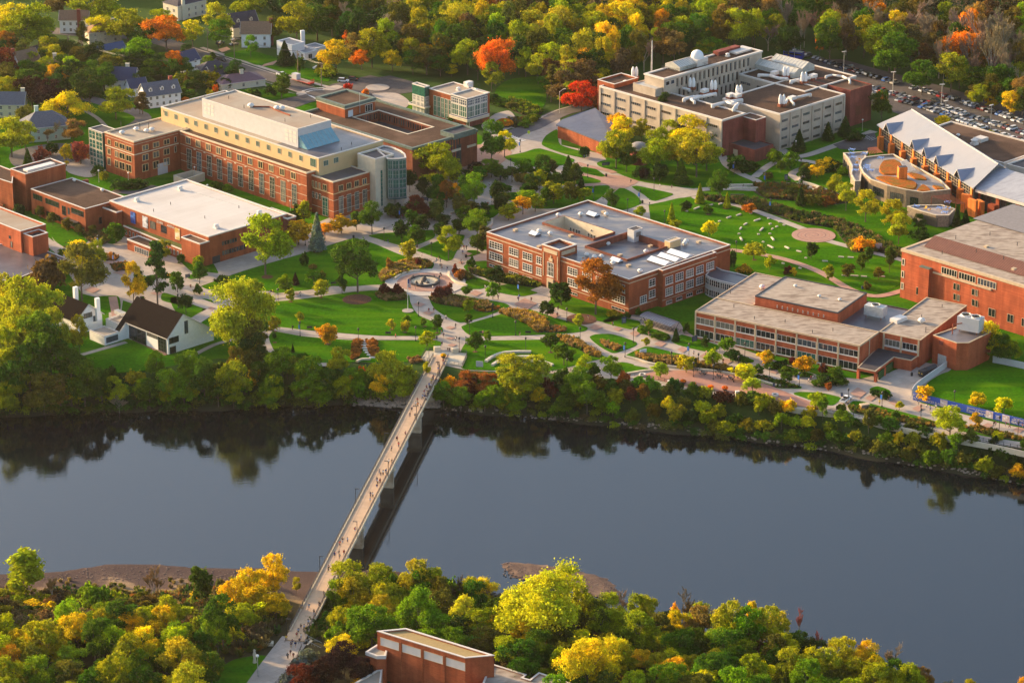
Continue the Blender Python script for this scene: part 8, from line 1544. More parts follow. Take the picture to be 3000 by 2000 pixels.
def person(x,y,z,face=None,shirt=None,cyc=False):
    p=P(x,y,z); k=prg.randrange(5); s=shirt if shirt is not None else pick(prg,[(i,[6,4,4,3,2,1.5,1,.7,.8,1,.5,1][i]) for i in range(12)]); tr=prg.randrange(5); pk=prg.random()<.6
    rz=face if face is not None else prg.choice([-118,62,-30,150,200,10])
    lab='person, %s top, %s%s, %s'%(SH[s][0],TRS[tr][0]+('' if 'jeans' in TRS[tr][0] or 'denim' in TRS[tr][0] else (' shorts' if k%2 else ' trousers')),', backpack' if pk else '',near(x,y))
    if cyc: lab='cyclist in %s top riding %s'%(SH[s][0],near(x,y))
    b,sh,tro,hair,pack=PP[k]; o=link('person',b,None,p,R(rz)); sc=prg.uniform(.94,1.08)*1.06; o.scale=(sc*1.15,sc*1.15,sc); tag(o,lab,'person','people walking')
    c=link('shirt',sh,o); c.color=(*SH[s][1],1); c=link('trousers',tro,o); c.color=(*TRS[tr][1],1); c=link('hair',hair,o); c.color=(*prg.choice([(.03,.018,.01),(.10,.05,.02),(.30,.19,.07),(.015,.012,.01)]),1)
    if pk: c=link('backpack',pack,o); c.color=(*prg.choice([(.02,.02,.03),(.03,.05,.15),(.15,.15,.16),(.3,.05,.04)]),1)
    if cyc:
        w=thing('bicycle','bicycle ridden by the person %s'%near(x,y),'bicycle',p,None,R(rz)); 
        for sx in(-.5,.55):
            q=MB(); n=16; 
            for i in range(n): a,b2=2*math.pi*i/n,2*math.pi*(i+1)/n; q.bar((sx+.34*math.cos(a),0,.34+.34*math.sin(a)),(sx+.34*math.cos(b2),0,.34+.34*math.sin(b2)),.025,4)
            link('wheel',q.mesh('wheel',M_TYRE),w)
        q=MB(); q.bar((-.5,0,.34),(0,0,.36),.03,4); q.bar((0,0,.36),(-.15,0,.85),.03,4); q.bar((-.12,0,.78),(.4,0,.82),.03,4); q.bar((.4,0,.9),(.55,0,.34),.03,4); q.bar((.4,-.28,.98),(.4,.28,.98),.025,4); link('bicycle_frame',q.mesh('frame',M_DKM),w)
    return o
B1=[(325,1065),(340,1105),(330,1130),(345,1170,9),(325,1195),(310,1250),(272,1225,5),(265,1245),(250,1265,7),(225,1310),(247,1322),(195,1345),(242,1362),(205,1372),(170,1395),(210,1422),(150,1450),(178,1452),(190,1468),(90,1490),(70,1532,1),(95,1537,10),(130,1567,1),(385,1042),(416,1032),(401,1078,11),(213,1392),(232,1345),(300,1262)]
for a in B1: person(1200+a[0]*.2551,800+a[1]*.2551,.45,prg.choice([-118,62]),a[2] if len(a)>2 else None)
B2=[(1200,32,0),(1180,88,0),(1240,98,0),(1130,302,1),(1032,367,8),(1050,432,8),(967,482),(935,628),(970,618,0),(828,745,3),(847,772,0),(872,752),(905,740,1),(800,832),(810,852,4),(838,850,2),(802,908,5),(728,1000,2),(753,1005,1),(722,1067),(550,1407),(407,1527,0),(463,1522),(376,1562,8)]
for a in B2: person(900+a[0]*.2551,1200+a[1]*.2551,.45,prg.choice([-118,62]),a[2] if len(a)>2 else None)
B3=[(1540,102,0),(1600,102,2),(1492,125,9),(1548,152,3),(1420,285,0),(1368,572,3),(1315,692,0),(1197,718,4),(1254,792,0),(1190,905,4),(1103,957),(1138,962,4),(1075,1002,4),(1057,1047,2),(1105,1062,1),(1005,1130,2),(1043,1157,0),(990,1167,2),(1088,1117),(985,1252,2),(953,1292,0),(1017,1287,5)]
for a in B3: person(600+a[0]*.2551,1600+a[1]*.2551,.45 if a[1]<1110 else .2,prg.choice([-118,62,-110,70]),a[2] if len(a)>2 else None)
person(600+1118*.2551,1600+722*.2551,.45,-118,3,True); person(600+935*.2551,1600+1087*.2551,.45,-118,7,True)
GP=[(65,185),(268,190),(355,42),(363,55),(872,185),(1018,305,9),(1248,325),(1256,300),(1397,328,0),(1705,430),(1697,505),(2052,530),(2335,612,4),(220,457,5),(278,450),(418,532),(527,628,0),(310,767),(390,742),(365,702),(532,782,1),(372,837,0),(437,907,0),(460,907,0),(842,717,9),(1265,722)]
for a in GP: person(1200+a[0]*.2551,800+a[1]*.2551,.22,None,a[2] if len(a)>2 else None)
for a in [(918,570),(900,800),(267,827),(140,1382),(333,1420),(305,1447,4),(350,1502),(372,1512),(352,1447,2),(370,1542),(428,1547,11),(683,1207),(625,1300),(653,1302),(608,1357),(595,1467,1),(620,415),(2005,252),(2035,252)]: person(1200+a[0]*.2551,400+a[1]*.2551,.22,None,a[2] if len(a)>2 else None)
for a in [(2265,947),(2105,1232)]: person(600+a[0]*.2551,400+a[1]*.2551,.2)
for a in [(745,255,4),(1097,272,1),(1008,652,0),(2190,750,8)]: person(600+a[0]*.2551,800+a[1]*.2551,.22,None,a[2])
for a in [(187,540,2),(520,590,1),(658,600,0),(403,782,1),(1475,600,0),(2240,350,1)]: person(1800+a[0]*.2551,400+a[1]*.2551,.22,None,a[2])
for a in [(393,722,5),(415,752,0),(1050,942,9),(910,942,1),(1198,922,1),(1710,1087,4),(2062,1222,3),(2230,1257,1),(2255,1232,0),(2275,1227,1),(1245,1040,0)]: person(1800+a[0]*.2551,800+a[1]*.2551,.22,None,a[2])
for a in [(678,1402,9),(693,1512,7),(795,1467,0),(1140,1512,4),(1232,1552,1),(1168,1562,0),(1340,1562,1)]: person(2400+a[0]*.2551,800+a[1]*.2551,.22,None,a[2])
for a in [(1145,267,0),(1158,263,9),(1223,268,11),(1250,277,0),(1333,277,9),(728,165,4)]: person(2400+a[0]*.4464,1130+a[1]*.4464,.22,None,a[2])
person(559,846,.2,None,0); person(150,738,.1,None,1); person(375,672,.2,None,5)
# ---------------- lamps, poles, signs
M_BLK=mat('black_metal',(.02,.02,.022),.5,0,1,.5); M_POLE=mat('pale_pole',(.40,.37,.32),.6,.05,1); M_WOOD=mat('pole_wood',(.24,.17,.11),.95,.2,1.5); M_BLUE=mat('banner_blue',(.025,.14,.50),.7,.03,1); M_GLOBE=mat('lamp_globe',(.85,.84,.80),.3,0,1)
def mk(f): b=MB(); f(b); return b
LP_POST=mk(lambda b:(b.cyl((0,0,0),.22,.5,8),b.cyl((0,0,.4),.09,4.2,6))).mesh('post',M_BLK); LP_HEAD=mk(lambda b:b.lathe((0,0,4.5),[(.05,0),(.28,.1),(.32,.55),(.45,.62),(.1,.95),(.01,1.05)],8)).mesh('lantern',M_BLK)
BAN=mk(lambda b:b.box((0,.45,2.6),(.06,.7,1.5))).mesh('banner',M_BLUE)
def lamp(x,y,ban=False,z=.15):
    p=P(x,y,z); t=thing('street_lamp','black lamp post%s %s'%(' with blue banner' if ban else '',near(x,y)),'lamp post',p,'black lamp posts on the campus walks',R(prg.choice([40,45,50]))); link('post',LP_POST,t); link('lantern',LP_HEAD,t)
    if ban: link('banner',BAN,t)
def U_(x0,y0): return lambda a,b:(x0+a*.2551,y0+b*.2551)
u=U_(1200,800)
for a in [(103,495),(70,780),(955,510),(690,705),(1217,715),(1805,565),(1333,905),(870,1000),(1958,790),(342,190),(763,70),(570,905),(1807,1150)]: lamp(*u(*a))
lamp(*u(1255,262),True)
u=U_(600,800)
for a in [(843,340,0),(1095,725,1),(1765,800,0)]: lamp(*u(*a[:2]),bool(a[2]))
u=U_(1800,800)
for a in [(218,795,0),(122,965,1),(652,1070,0),(855,975,1),(962,1090,0),(908,1190,0),(1135,1220,0),(1370,1250,0),(1422,1120,0),(1778,1255,0),(2122,1310,1),(1497,965,0)]: lamp(*u(*a[:2]),bool(a[2]))
u=U_(2400,800)
for a in [(330,1500,0),(720,1535,1),(15,1215,0)]: lamp(*u(*a[:2]),bool(a[2]))
for a in [(665,250),(885,130),(1180,300),(1303,335)]: lamp(2400+a[0]*.4464,1130+a[1]*.4464)
u=U_(1800,400)
for a in [(290,765,1),(455,625,0),(1205,720,1),(1375,440,1),(1733,570,1),(1795,870,1),(1397,1355,0),(575,1000,0),(150,865,0),(2140,400,0),(2160,600,0)]: lamp(*u(*a[:2]),bool(a[2]))
u=U_(1200,400)
for a in [(577,605,1),(945,790,1),(1045,600,0),(1160,400,0),(2045,470,0),(2115,720,1),(1270,180,1),(250,1370,0)]: lamp(*u(*a[:2]),bool(a[2]))
u=U_(600,400)
for a in [(2245,975,1),(2060,1200,0),(1155,1250,0)]: lamp(*u(*a[:2]),bool(a[2]))
lamp(289,729,True); lamp(334,780,True); lamp(522,903); lamp(192,760); lamp(558,708)
GL_P=mk(lambda b:(b.cyl((0,0,0),.16,.4,8),b.cyl((0,0,.3),.08,4.0,6))).mesh('post',M_POLE); GL_G=mk(lambda b:b.lathe((0,0,4.55),[(.02,-.32),(.25,-.2),(.33,0),(.25,.2),(.02,.32)],12)).mesh('globe',M_GLOBE,True)
def glamp(x,y,s=1):
    p=T(x,y); t=thing('globe_lamp','pale post lamp with white globe '+near(x,y),'lamp post',p,'white globe lamps'); t.scale=(s,s,s); link('post',GL_P,t); link('globe',GL_G,t)
for a in [(290,535),(377,542),(609,578),(571,525),(851,625),(2331,448),(2526,385),(756,1980)]: glamp(*a,s=1.35 if a[0]==756 else 1.1)
def tall(x,y,h,kind,label):
    p=T(x,y); t=thing({'lot':'parking_lot_light','cobra':'street_light','util':'utility_pole'}[kind],label,{'lot':'light pole','cobra':'street light','util':'utility pole'}[kind],p,None,R(prg.uniform(0,40)))
    b=MB(); b.bar((0,0,0),(0,0,h),.20 if kind=='util' else .15,6,.12); link('pole',b.mesh('pole',M_WOOD if kind=='util' else M_POLE),t)
    b=MB()
    if kind=='lot': b.box((0,0,h),(2.2,.5,.18)); link('lamp_head',b.mesh('lamp_head',M_DUCT),t)
    elif kind=='cobra': b.bar((0,0,h),(1.6,0,h+.9),.09,5); b.box((2.3,0,h+.85),(1.2,.4,.18)); link('lamp_arm',b.mesh('lamp_arm',M_DUCT),t)
    else: b.box((0,0,h-.9),(2.2,.14,.16)); b.cyl((.5,0,h-2.4),.25,.9,8); link('crossarm',b.mesh('crossarm',M_WOOD),t)
for i,a in enumerate([(2471,220),(2615,281),(2757,318),(2901,380),(2768,367),(2327,177)]): tall(*a,10.5,'lot','pale twin-headed lot light standing '+near(*a))
tall(1639,333,9.5,'cobra','curved-arm street light beside the bright red tree')
for a in [(687,176),(873,219),(942,255),(609,153),(201,171),(360,232),(493,245)]: tall(*a,11,'util','brown wooden utility pole standing '+near(*a))
# overhead wires
def wire(a,b,h=10.6):
    p,q=T(*a),T(*b); m=MB(); n=8
    for off in(-.7,.7):
        for i in range(n):
            t0,t1=i/n,(i+1)/n; f=lambda t:(p.x+(q.x-p.x)*t+off,p.y+(q.y-p.y)*t,h-1.2*4*t*(1-t)); m.bar(f(t0),f(t1),.05,3)
    o=m.build('overhead_wires',M_BLK); tag(o,'pair of black overhead wires strung %s'%near((a[0]+b[0])/2,(a[1]+b[1])/2),'wires')
wire((360,232),(493,245)); wire((201,171),(360,232)); wire((609,153),(687,176)); wire((687,176),(873,219)); wire((873,219),(942,255))
# bridge lamps
for i,(x,y,sd) in enumerate([(1163,1230,1),(1075,1392,1),(977,1570,1),(1174,1316,-1),(1085,1480,-1),(984,1680,-1),(898,1866,-1),(1313,1070,-1),(1237,1100,1)]):
    p=P(x,y,DZ); s_=(p-ctr0).dot(bd); q=Bq(s_,sd*(HWD+.05 if sd>0 else HWD-.1),DZ)
    t=thing('bridge_lamp','black hooked lamp, %s railing, %s'%('left' if sd>0 else 'right',near(x,y)),'lamp post',q,'hooked lamps on the footbridge',math.atan2(bn.y,bn.x)+(math.pi if sd>0 else 0)); b=MB(); b.bar((0,0,-.3),(0,0,5.2),.10,6); link('post',b.mesh('post',M_BLK),t); b=MB(); b.box((.55,0,5.15),(1.3,.28,.14)); link('lamp_arm',b.mesh('lamp_arm',M_BLK),t)
# stone blocks of the lawn
GRAN=mat('granite_block',(.60,.50,.40),.85,.15,2.5)
SCR=lambda a,b:(1900+a*.2126,560+b*.2126)
for x,y,dx,dy in [(665,240,45,-20),(860,198,28,-10),(990,182,26,-6),(528,282,18,0),(352,363,14,-5),(299,405,13,-4),(1105,368,34,-14),(1242,332,36,-14),(1411,312,20,0),(1497,404,52,-18),(1651,383,20,0),(1803,433,20,0),(1866,474,22,3),(1677,458,20,-4),(1767,496,18,-6),(1708,527,14,-6),(1334,460,25,-16),(978,420,16,-4),(908,474,22,-22),(1270,520,12,-18),(1247,595,12,0),(1557,534,26,-26),(1516,602,10,0),(1673,594,12,0),(1278,666,16,26),(1712,663,22,24),(1580,707,14,3),(1349,747,16,4),(1682,771,46,24),(1908,784,36,18),(2072,836,40,10),(2168,928,22,3),(1854,1003,22,6),(2086,1068,22,6)]:
    cx,cy=SCR(x,y); a=P(cx-dx*.2126,cy-dy*.2126),; a=P(*SCR(x-dx,y-dy)); b_=P(*SCR(x+dx,y+dy)); d=b_-a; L_=max(1.0,min(d.length*.82,9)); ang=math.atan2(d.y,d.x); c=P(cx,cy,.1)
    q=MB(); q.box((0,0,0),(L_,.7,.5)); w=q; me=q.mesh('stone_block',GRAN); o=link('stone_block',me,None,c,ang); m_=o.modifiers.new('b','BEVEL'); m_.width=.14; m_.segments=2
    tag(o,'%s pale granite block lying %s'%('long' if L_>3.5 else 'short',near(cx,cy)),'stone block','granite blocks on the lawn')
for x,y,l in [(2464,754,3),(2492,755,3),(2417,766,3),(2503,809,4),(2531,811,3),(2581,811,4),(2474,808,3)]:
    q=MB(); q.box((0,0,0),(l*.7,.6,.4)); o=link('stone_block',q.mesh('stone_block',GRAN),None,P(x,y,.1),R(-12)); tag(o,'short pale granite block lying '+near(x,y),'stone block','granite blocks on the lawn')
# ornamental grass beds
GRASSM=[]
for i in range(4):
    g=np.random.default_rng(i+50); n=260; th=g.uniform(0,6.28,n); ln=g.uniform(.5,1.25,n); tilt=g.uniform(.1,.75,n); r0=g.uniform(0,.35,n)
    base=np.stack([np.cos(th)*r0,np.sin(th)*r0,np.zeros(n)],1); d=np.stack([np.cos(th)*np.sin(tilt),np.sin(th)*np.sin(tilt),np.cos(tilt)],1); V=d*ln[:,None]*.5; Uv=np.cross(d,rdir(g,n)); Uv/=np.linalg.norm(Uv,axis=1,keepdims=True); GRASSM.append(quads_mesh('grass_tuft',base+V,Uv*.10,V,LEAF))
def bed(name,pts,label,cols,sp=.8,hh=1.2,seed=1,cat='grass bed',ter=False,ls=1.0):
    rg=random.Random(seed); w=[T(a,b_) if ter else P(a,b_,0) for a,b_ in pts]; pl=[(p.x,p.y) for p in w]
    if sum(a.x*c.y-c.x*a.y for a,c in zip(w,w[1:]+w[:1]))<0: w=w[::-1]
    if not ter: sm_=smooth(w,4); b=MB(); b.prism(sm_,.02,.19); s=b.build('planting_soil',M_SOIL); s['kind']='structure'
    xs_=[p.x for p in w]; ys_=[p.y for p in w]; n=int((max(xs_)-min(xs_))*(max(ys_)-min(ys_))/sp**2*1.0); allp=[];allu=[];allv=[];allc=[]
    for _ in range(n):
        x,y=rg.uniform(min(xs_),max(xs_)),rg.uniform(min(ys_),max(ys_))
        if not inpoly(x,y,pl): continue
        g=np.random.default_rng(rg.randrange(10**6)); m=26; th=g.uniform(0,6.28,m); tilt=g.uniform(.05,.9,m); ln=g.uniform(.5,1.1,m)*hh*rg.uniform(.7,1.15)
        d=np.stack([np.cos(th)*np.sin(tilt),np.sin(th)*np.sin(tilt),np.cos(tilt)],1); V=d*ln[:,None]*.5; Uv=np.cross(d,rdir(g,m)); Uv/=np.linalg.norm(Uv,axis=1,keepdims=True)
        allp.append(np.array([x,y,hgt(x,y) if ter else .15])+V+np.stack([np.cos(th),np.sin(th),0*th],1)*.12); allu.append(Uv*.16*ls); allv.append(V)
        c=np.array(CT_[pick(rg,cols)])*rg.uniform(.75,1.25); allc.append(np.repeat([[*c,1.]],m*4,0))
    if not allp: return
    me=quads_mesh(name,np.concatenate(allp),np.concatenate(allu),np.concatenate(allv),bpy.data.materials['far_wood']); a=me.color_attributes.new('kindcol','FLOAT_COLOR','POINT'); a.data.foreach_set('color',np.concatenate(allc).astype(np.float32).ravel())
    o=link(name,me); stuff(o); tag(o,label,cat)
CT_['gg']=(.42,.25,.05); CT_['gt']=(.34,.22,.09); CT_['go2']=(.40,.16,.03)
bed('ornamental_grass',[(1461,917),(1475,913),(1520,914),(1560,925),(1590,935),(1605,950),(1600,965),(1590,975),(1570,975),(1550,955),(1510,935)],'dense golden ornamental grass running diagonally across the lawn',[('gg',5),('gt',3),('go',1)],.75,1.7,1)
bed('ornamental_grass',[(1595,965),(1620,955),(1660,965),(1655,972),(1600,976)],'low rust-gold grass at the right end of the diagonal bed',[('gt',3),('go2',2)],.8,.9,2)
bed('ornamental_grass',[(1258,877),(1265,870),(1300,866),(1360,878),(1425,887),(1440,900),(1440,912),(1390,905),(1340,900),(1280,890)],'mixed brown and gold grasses below the fountain',[('ol',3),('gt',3),('gg',2),('br',2)],.8,1.4,3)
bed('ornamental_grass',[(1388,905),(1440,900),(1465,900),(1455,908),(1430,916),(1395,912)],'orange-brown low grass patch at the tip of the fountain bed',[('go2',3),('gg',2)],.8,.8,4)
bed('ornamental_grass',[(1630,990),(1660,990),(1700,1000),(1720,1020),(1760,1040),(1755,1048),(1720,1040),(1690,1020),(1650,1010)],'golden grasses along the curved path of the lower lawn',[('gg',4),('gt',3),('gr',1)],.75,1.5,5)
bed('ornamental_grass',[(1755,998),(1790,1005),(1820,1020),(1800,1028),(1770,1015)],'small rusty grass bed on the pointed lawn',[('gt',3),('gg',2),('go2',1)],.8,1.0,6)
bed('ornamental_grass',[(1855,1042),(1880,1042),(1990,1050),(2060,1062),(2100,1072),(2155,1083),(2150,1092),(2100,1083),(2000,1074),(1910,1062)],'long strip of golden and brown grasses above the pink terrace',[('gg',4),('gt',3),('ol',2),('br',1.5)],.75,1.5,7)
bed('ornamental_grass',[(2210,1106),(2225,1100),(2300,1122),(2340,1135),(2285,1137)],'thin grassy strip beside the low stone wall',[('gr',3),('ol',2),('gt',1)],.9,.8,8)
bed('ornamental_grass',[(1110,805),(1150,780),(1190,766),(1225,762),(1262,770),(1262,782),(1225,792),(1170,808),(1120,826)],'golden tufted grass hedge behind the curved fountain wall',[('gg',3),('gt',2),('ol',2),('ye',1)],.75,1.3,9)
bed('ornamental_grass',[(1100,862),(1130,850),(1180,856),(1192,868),(1185,880),(1130,882),(1105,872)],'low olive grass mound left of the flagpole',[('ol',3),('gt',2)],.75,1.0,10)
bed('ornamental_grass',[(1330,805),(1345,793),(1375,800),(1390,815),(1350,825)],'brown shrubby grasses inside the right fountain wall',[('ol',3),('br',2)],.8,1.0,11)
bed('ornamental_grass',[(1036,997),(1062,997),(1060,1020),(1050,1050),(1030,1055),(1025,1045),(1032,1020)],'rusty planting left of the stone steps',[('ru',3),('go2',2)],.7,.9,12)
bed('ornamental_grass',[(1075,997),(1102,997),(1108,1020),(1105,1045),(1090,1048),(1075,1020)],'rusty planting right of the stone steps',[('ru',3),('go2',2)],.7,.9,13)
bed('ornamental_grass',[(1195,1052),(1230,1048),(1236,1060),(1205,1066)],'rusty grass strip beside the bridge abutment',[('ru',2),('gt',2)],.7,1.0,14)
bed('ornamental_grass',[(1375,793),(1400,795),(1590,833),(1590,846),(1480,830),(1385,803)],'dense foundation shrubs along the collegiate front wall',[('dg',3),('ol',3),('br',2),('yg',1)],.7,1.8,15)
bed('ornamental_grass',[(240,672),(270,668),(330,700),(290,720),(250,700)],'mixed golden grasses between the two left halls',[('ol',3),('gt',3),('gg',1)],.8,1.2,16)
bed('ornamental_grass',[(305,750),(325,745),(350,752),(335,765),(310,763)],'rusty grasses in the left plaza planter',[('go2',3),('gt',2)],.7,1.1,17)
bed('ornamental_grass',[(325,780),(360,772),(395,778),(380,792),(340,795)],'brown shrubs in the central plaza bed',[('dg',2),('ru',2),('br',2)],.7,1.1,18)
bed('streamside_growth',[(2050,575),(2140,580),(2230,590),(2330,620),(2400,634),(2476,652),(2553,686),(2640,735),(2650,758),(2560,738),(2500,728),(2466,700),(2442,668),(2400,662),(2340,652),(2240,620),(2150,598),(2080,590)],'long belt of olive and brown streamside brush',[('ol',5),('dg',3),('br',2.5),('gt',1.2)],1.2,1.7,19,'brush')
bed('streamside_growth',[(2200,545),(2300,540),(2420,560),(2500,590),(2440,600),(2340,590),(2240,580)],'rusty brown brush between the stream and the stone walls',[('br',3),('ru',2),('ol',3)],1.2,1.6,20,'brush')
bed('ornamental_grass',[(2480,715),(2530,705),(2560,715),(2555,735),(2500,740)],'golden bush mass above the lawn path',[('ye',3),('gg',3),('ol',1)],.9,1.8,21)
bed('ornamental_grass',[(2485,1190),(2520,1188),(2600,1210),(2640,1222),(2740,1242),(2735,1252),(2600,1230),(2500,1208)],'gold and green grasses beside the riverside railing',[('gg',3),('ol',3),('gr',1)],.8,1.1,22)
bed('ornamental_grass',[(2820,1250),(2860,1250),(3005,1285),(3000,1292),(2900,1278)],'golden grasses on the right riverside strip',[('gg',3),('ol',3)],.8,1.0,23)
bed('ornamental_grass',[(1500,290),(1560,310),(1590,330),(1560,345),(1500,325),(1470,300)],'rough green growth above the curving road',[('gr',3),('ol',3),('yg',2)],1.3,1.6,24)
bed('ornamental_grass',[(1490,345),(1570,345),(1570,352),(1510,375),(1485,365)],'brown mulched bed inside the road bend',[('br',3),('ol',2)],1.2,.8,25)
bed('ornamental_grass',[(1255,335),(1350,352),(1362,368),(1300,352)],'dark shrubs beneath the brick windows',[('dg',3),('ol',1)],.9,1.2,26)
bed('near_scrub',[(-60,1745),(200,1738),(420,1745),(560,1725),(700,1700),(790,1715),(850,1790),(815,1850),(780,1900),(700,1925),(600,1900),(300,1880),(-60,1900)],'tangled brown scrub behind the sandy near shore',[('br',4),('ol',3),('ru',1),('tn',2),('dg',1)],1.7,2.3,41,'scrub',True,1.5)
bed('near_scrub',[(880,1860),(960,1760),(1100,1700),(1200,1715),(1330,1735),(1480,1790),(1700,1830),(2000,1880),(2300,1940),(2600,1990),(2600,2080),(1500,2080),(1480,1960),(1200,1880),(1000,1900),(930,1880)],'tangled brown scrub under the near right trees',[('br',3),('ol',4),('ru',1),('gr',2),('dg',2)],1.9,2.3,42,'scrub',True,1.6)
bed('shore_weeds',[(-60,1712),(200,1700),(420,1700),(700,1690),(790,1700),(740,1745),(560,1745),(200,1752),(-60,1760)],'scattered brown weeds on the sandy near shore',[('br',3),('tn',3),('ol',3),('yg',1)],3.1,1.1,43,'weeds',True,1.3)
rg=random.Random(31); b=MB()
for i in range(700):
    x=rg.uniform(-40,840); y=rg.uniform(1648,1700); p=T(x,y)
    if p.z<WATER+.05: continue
    s=rg.uniform(.12,.42); b.lathe((p.x,p.y,p.z-.06),[(s,0),(s*.8,s*.5),(s*.1,s*.7)],5)
for i in range(350):
    x=rg.uniform(1475,1800); y=1660+(x-1475)*.2+rg.uniform(-14,24); p=P(x,y,WATER+.25); s=rg.uniform(.12,.4); b.lathe((p.x,p.y,p.z-.06),[(s,0),(s*.8,s*.5),(s*.1,s*.7)],5)
o=b.build('shore_stones',mat('shore_stone',(.16,.11,.09),.95,.4,2)); stuff(o); tag(o,'small brown stones scattered over the near gravel shore','stones')
# fountain
p=P(1243,827,0); t=thing('fountain','round stone fountain basin with dark rim boulders and pale bed','fountain',(p.x,p.y,.25)); D0=5.2
b=MB(); b.lathe((0,0,0),[(D0+.5,0),(D0+.5,.7),(D0-.3,.7),(D0-.3,.2),(.05,.2)],28); link('basin',b.mesh('basin',M_DKM),t)
b=MB(); b.cyl((0,0,.2),D0-.3,.12,28); link('basin_bed',b.mesh('basin_bed',mat('pale_pebbles',(.50,.42,.30),.9,.35,3)),t)
rg=random.Random(3)
for i in range(13):
    a=rg.uniform(0,6.28); r_=rg.uniform(.5,4.6) if i<8 else 5.2; b=MB(); s_=rg.uniform(.4,1.0); b.lathe((r_*math.cos(a),r_*math.sin(a),.25),[(s_,0),(s_*.8,s_*.6),(s_*.1,s_*rg.uniform(.9,2))],6); link('boulder',b.mesh('boulder',mat('dark_boulder',(.10,.085,.075),.9,.2,2)),t)
# curved walls
def arcwall(pts,label,z0=.1,h=.75,w=.7,nm='curved_stone_wall',m=None):
    q=[P(a,b_,0) for a,b_ in pts]; k=[]
    for i in range(len(q)-1):
        a,b_,c,d=q[max(0,i-1)],q[i],q[i+1],q[min(len(q)-1,i+2)]
        for j in range(6): s=j/6; k.append(.5*((2*b_)+(c-a)*s+(2*a-5*b_+4*c-d)*s*s+(-a+3*b_-3*c+d)*s**3))
    k.append(q[-1]); Lp=[];Rp=[]
    for i,p in enumerate(k): d=k[min(i+1,len(k)-1)]-k[max(0,i-1)]; d.normalize(); n_=Vector((-d.y,d.x,0))*w/2; Lp.append(p+n_); Rp.append(p-n_)
    b=MB(); n=len(k); vs=[(p.x,p.y,z) for z in (z0,z0+h) for p in Lp+Rp]
    fs=[(i,i+1,i+1+2*n,i+2*n) for i in range(n-1)]+[(n+i+1,n+i,n+i+2*n,n+i+1+2*n) for i in range(n-1)]+[(i+2*n,i+1+2*n,i+1+3*n,i+3*n) for i in range(n-1)]+[(0,2*n,3*n,n),(n-1,2*n-1,4*n-1,3*n-1)]
    b.add(vs,fs); o=b.build(nm,m or M_CRL); tag(o,label,'stone wall' if 'seat' not in nm else 'stone seat'); return o
arcwall([(1156,820),(1172,809),(1200,799),(1230,796)],'pale curved stone wall arcing behind the fountain',h=.8); arcwall([(1315,800),(1317,812),(1330,826),(1348,834),(1368,840)],'pale curved stone wall right of the fountain',h=.8)
M_SEAT=mat('seat_stone',(.55,.49,.40),.85,.15,1.5)
arcwall([(1423,1062),(1440,1050),(1470,1038),(1510,1034),(1556,1034)],'outermost curved stone seat on the lower lawn',nm='curved_stone_seat',m=M_SEAT,w=1.0); arcwall([(1442,1073),(1460,1062),(1490,1051),(1530,1048),(1563,1049)],'middle curved stone seat on the lower lawn',nm='curved_stone_seat',m=M_SEAT,w=1.0); arcwall([(1500,1064),(1540,1061),(1590,1064),(1620,1073)],'innermost curved stone seat under the lime trees',nm='curved_stone_seat',m=M_SEAT,w=1.0)
arcwall([(1833,1047),(1870,1056),(1910,1068),(2000,1080),(2100,1090),(2190,1107),(2260,1127),(2285,1133)],'long low stone wall along the upper edge of the pink terrace',h=.6); arcwall([(1812,1102),(1850,1094),(1900,1087),(1960,1087)],'low stone wall at the left tip of the pink terrace',h=.5)
arcwall([(1262,637),(1265,625),(1280,616),(1290,612)],'curved pale wall around the sunken corner by the maroon tree',h=.8); arcwall([(1320,627),(1345,621),(1385,617)],'low pinkish wall by the rusty trees',h=.6); arcwall([(1425,670),(1440,660),(1442,645)],'short curved wall by the collegiate hall back corner',h=.8)
arcwall([(1045,1062),(1060,1056),(1086,1055)],'short white wall below the stone steps',h=.7); arcwall([(2342,535),(2345,522),(2370,520)],'pale garden wall at the leaf-shaped lawn tip',h=1.2); arcwall([(2352,538),(2380,545),(2420,560),(2440,568)],'curved garden wall in the stone terraces',h=.9); arcwall([(2360,552),(2390,562),(2430,575)],'lower curved garden wall in the stone terraces',h=.9)
# white ramp wall and construction fence
arcwall([(2672,1158),(2680,1145),(2700,1128),(2775,1075)],'white ramp wall beside the parked black truck',h=2.2,w=.3,m=M_WH,nm='ramp_wall'); arcwall([(2908,1062),(2950,1070),(3020,1086)],'white panel fence at the right of the green lot',h=2.3,w=.3,m=M_WH,nm='panel_fence')
# blue banner fence with lettering
M_BAN=mat('fence_banner_blue',(.035,.09,.42),.7,.05,.6)
a=P(2674,1172,0); c=P(3040,1262,0); d=(c-a).normalized(); Lf=(c-a).length; t=thing('banner_fence','long blue printed construction banner with white lettering fencing the green lot','banner',(a.x,a.y,0),None,0)
n_=Vector((d.y,-d.x,0)); b=MB(); b.prism([a,a+d*Lf,a+d*Lf-n_*.12,a-n_*.12][::1],.2,2.9,True); b.build('banner_sheet',M_BAN,t); rz=math.atan2(d.y,d.x)
b=MB()
for i in range(int(Lf/3)+1): q=a+d*min(i*3,Lf)-n_*.25; b.bar((*q.xy,0),(*q.xy,3.0),.06,5)
b.build('fence_posts',M_GALV,t)
def bt(s,x,z,size): 
    q=P(x,1180,1.5); k=(x-2674)/(3040-2674); q=a+d*Lf*k+n_*.06; text(t,s,(q.x,q.y,z),rz,size,M_TRIM,.02)
bt('SCIENCE and',2700,1.75,1.15); bt('HEALTH SCIENCES BUILDING',2722,.6,1.05); bt('University of Wisconsin',2862,2.0,.7); bt('Eau Claire',2862,.7,1.7); bt('SCIENCE and',2996,1.75,1.15); bt('HEALTH SCIENCES',2998,.6,1.05)
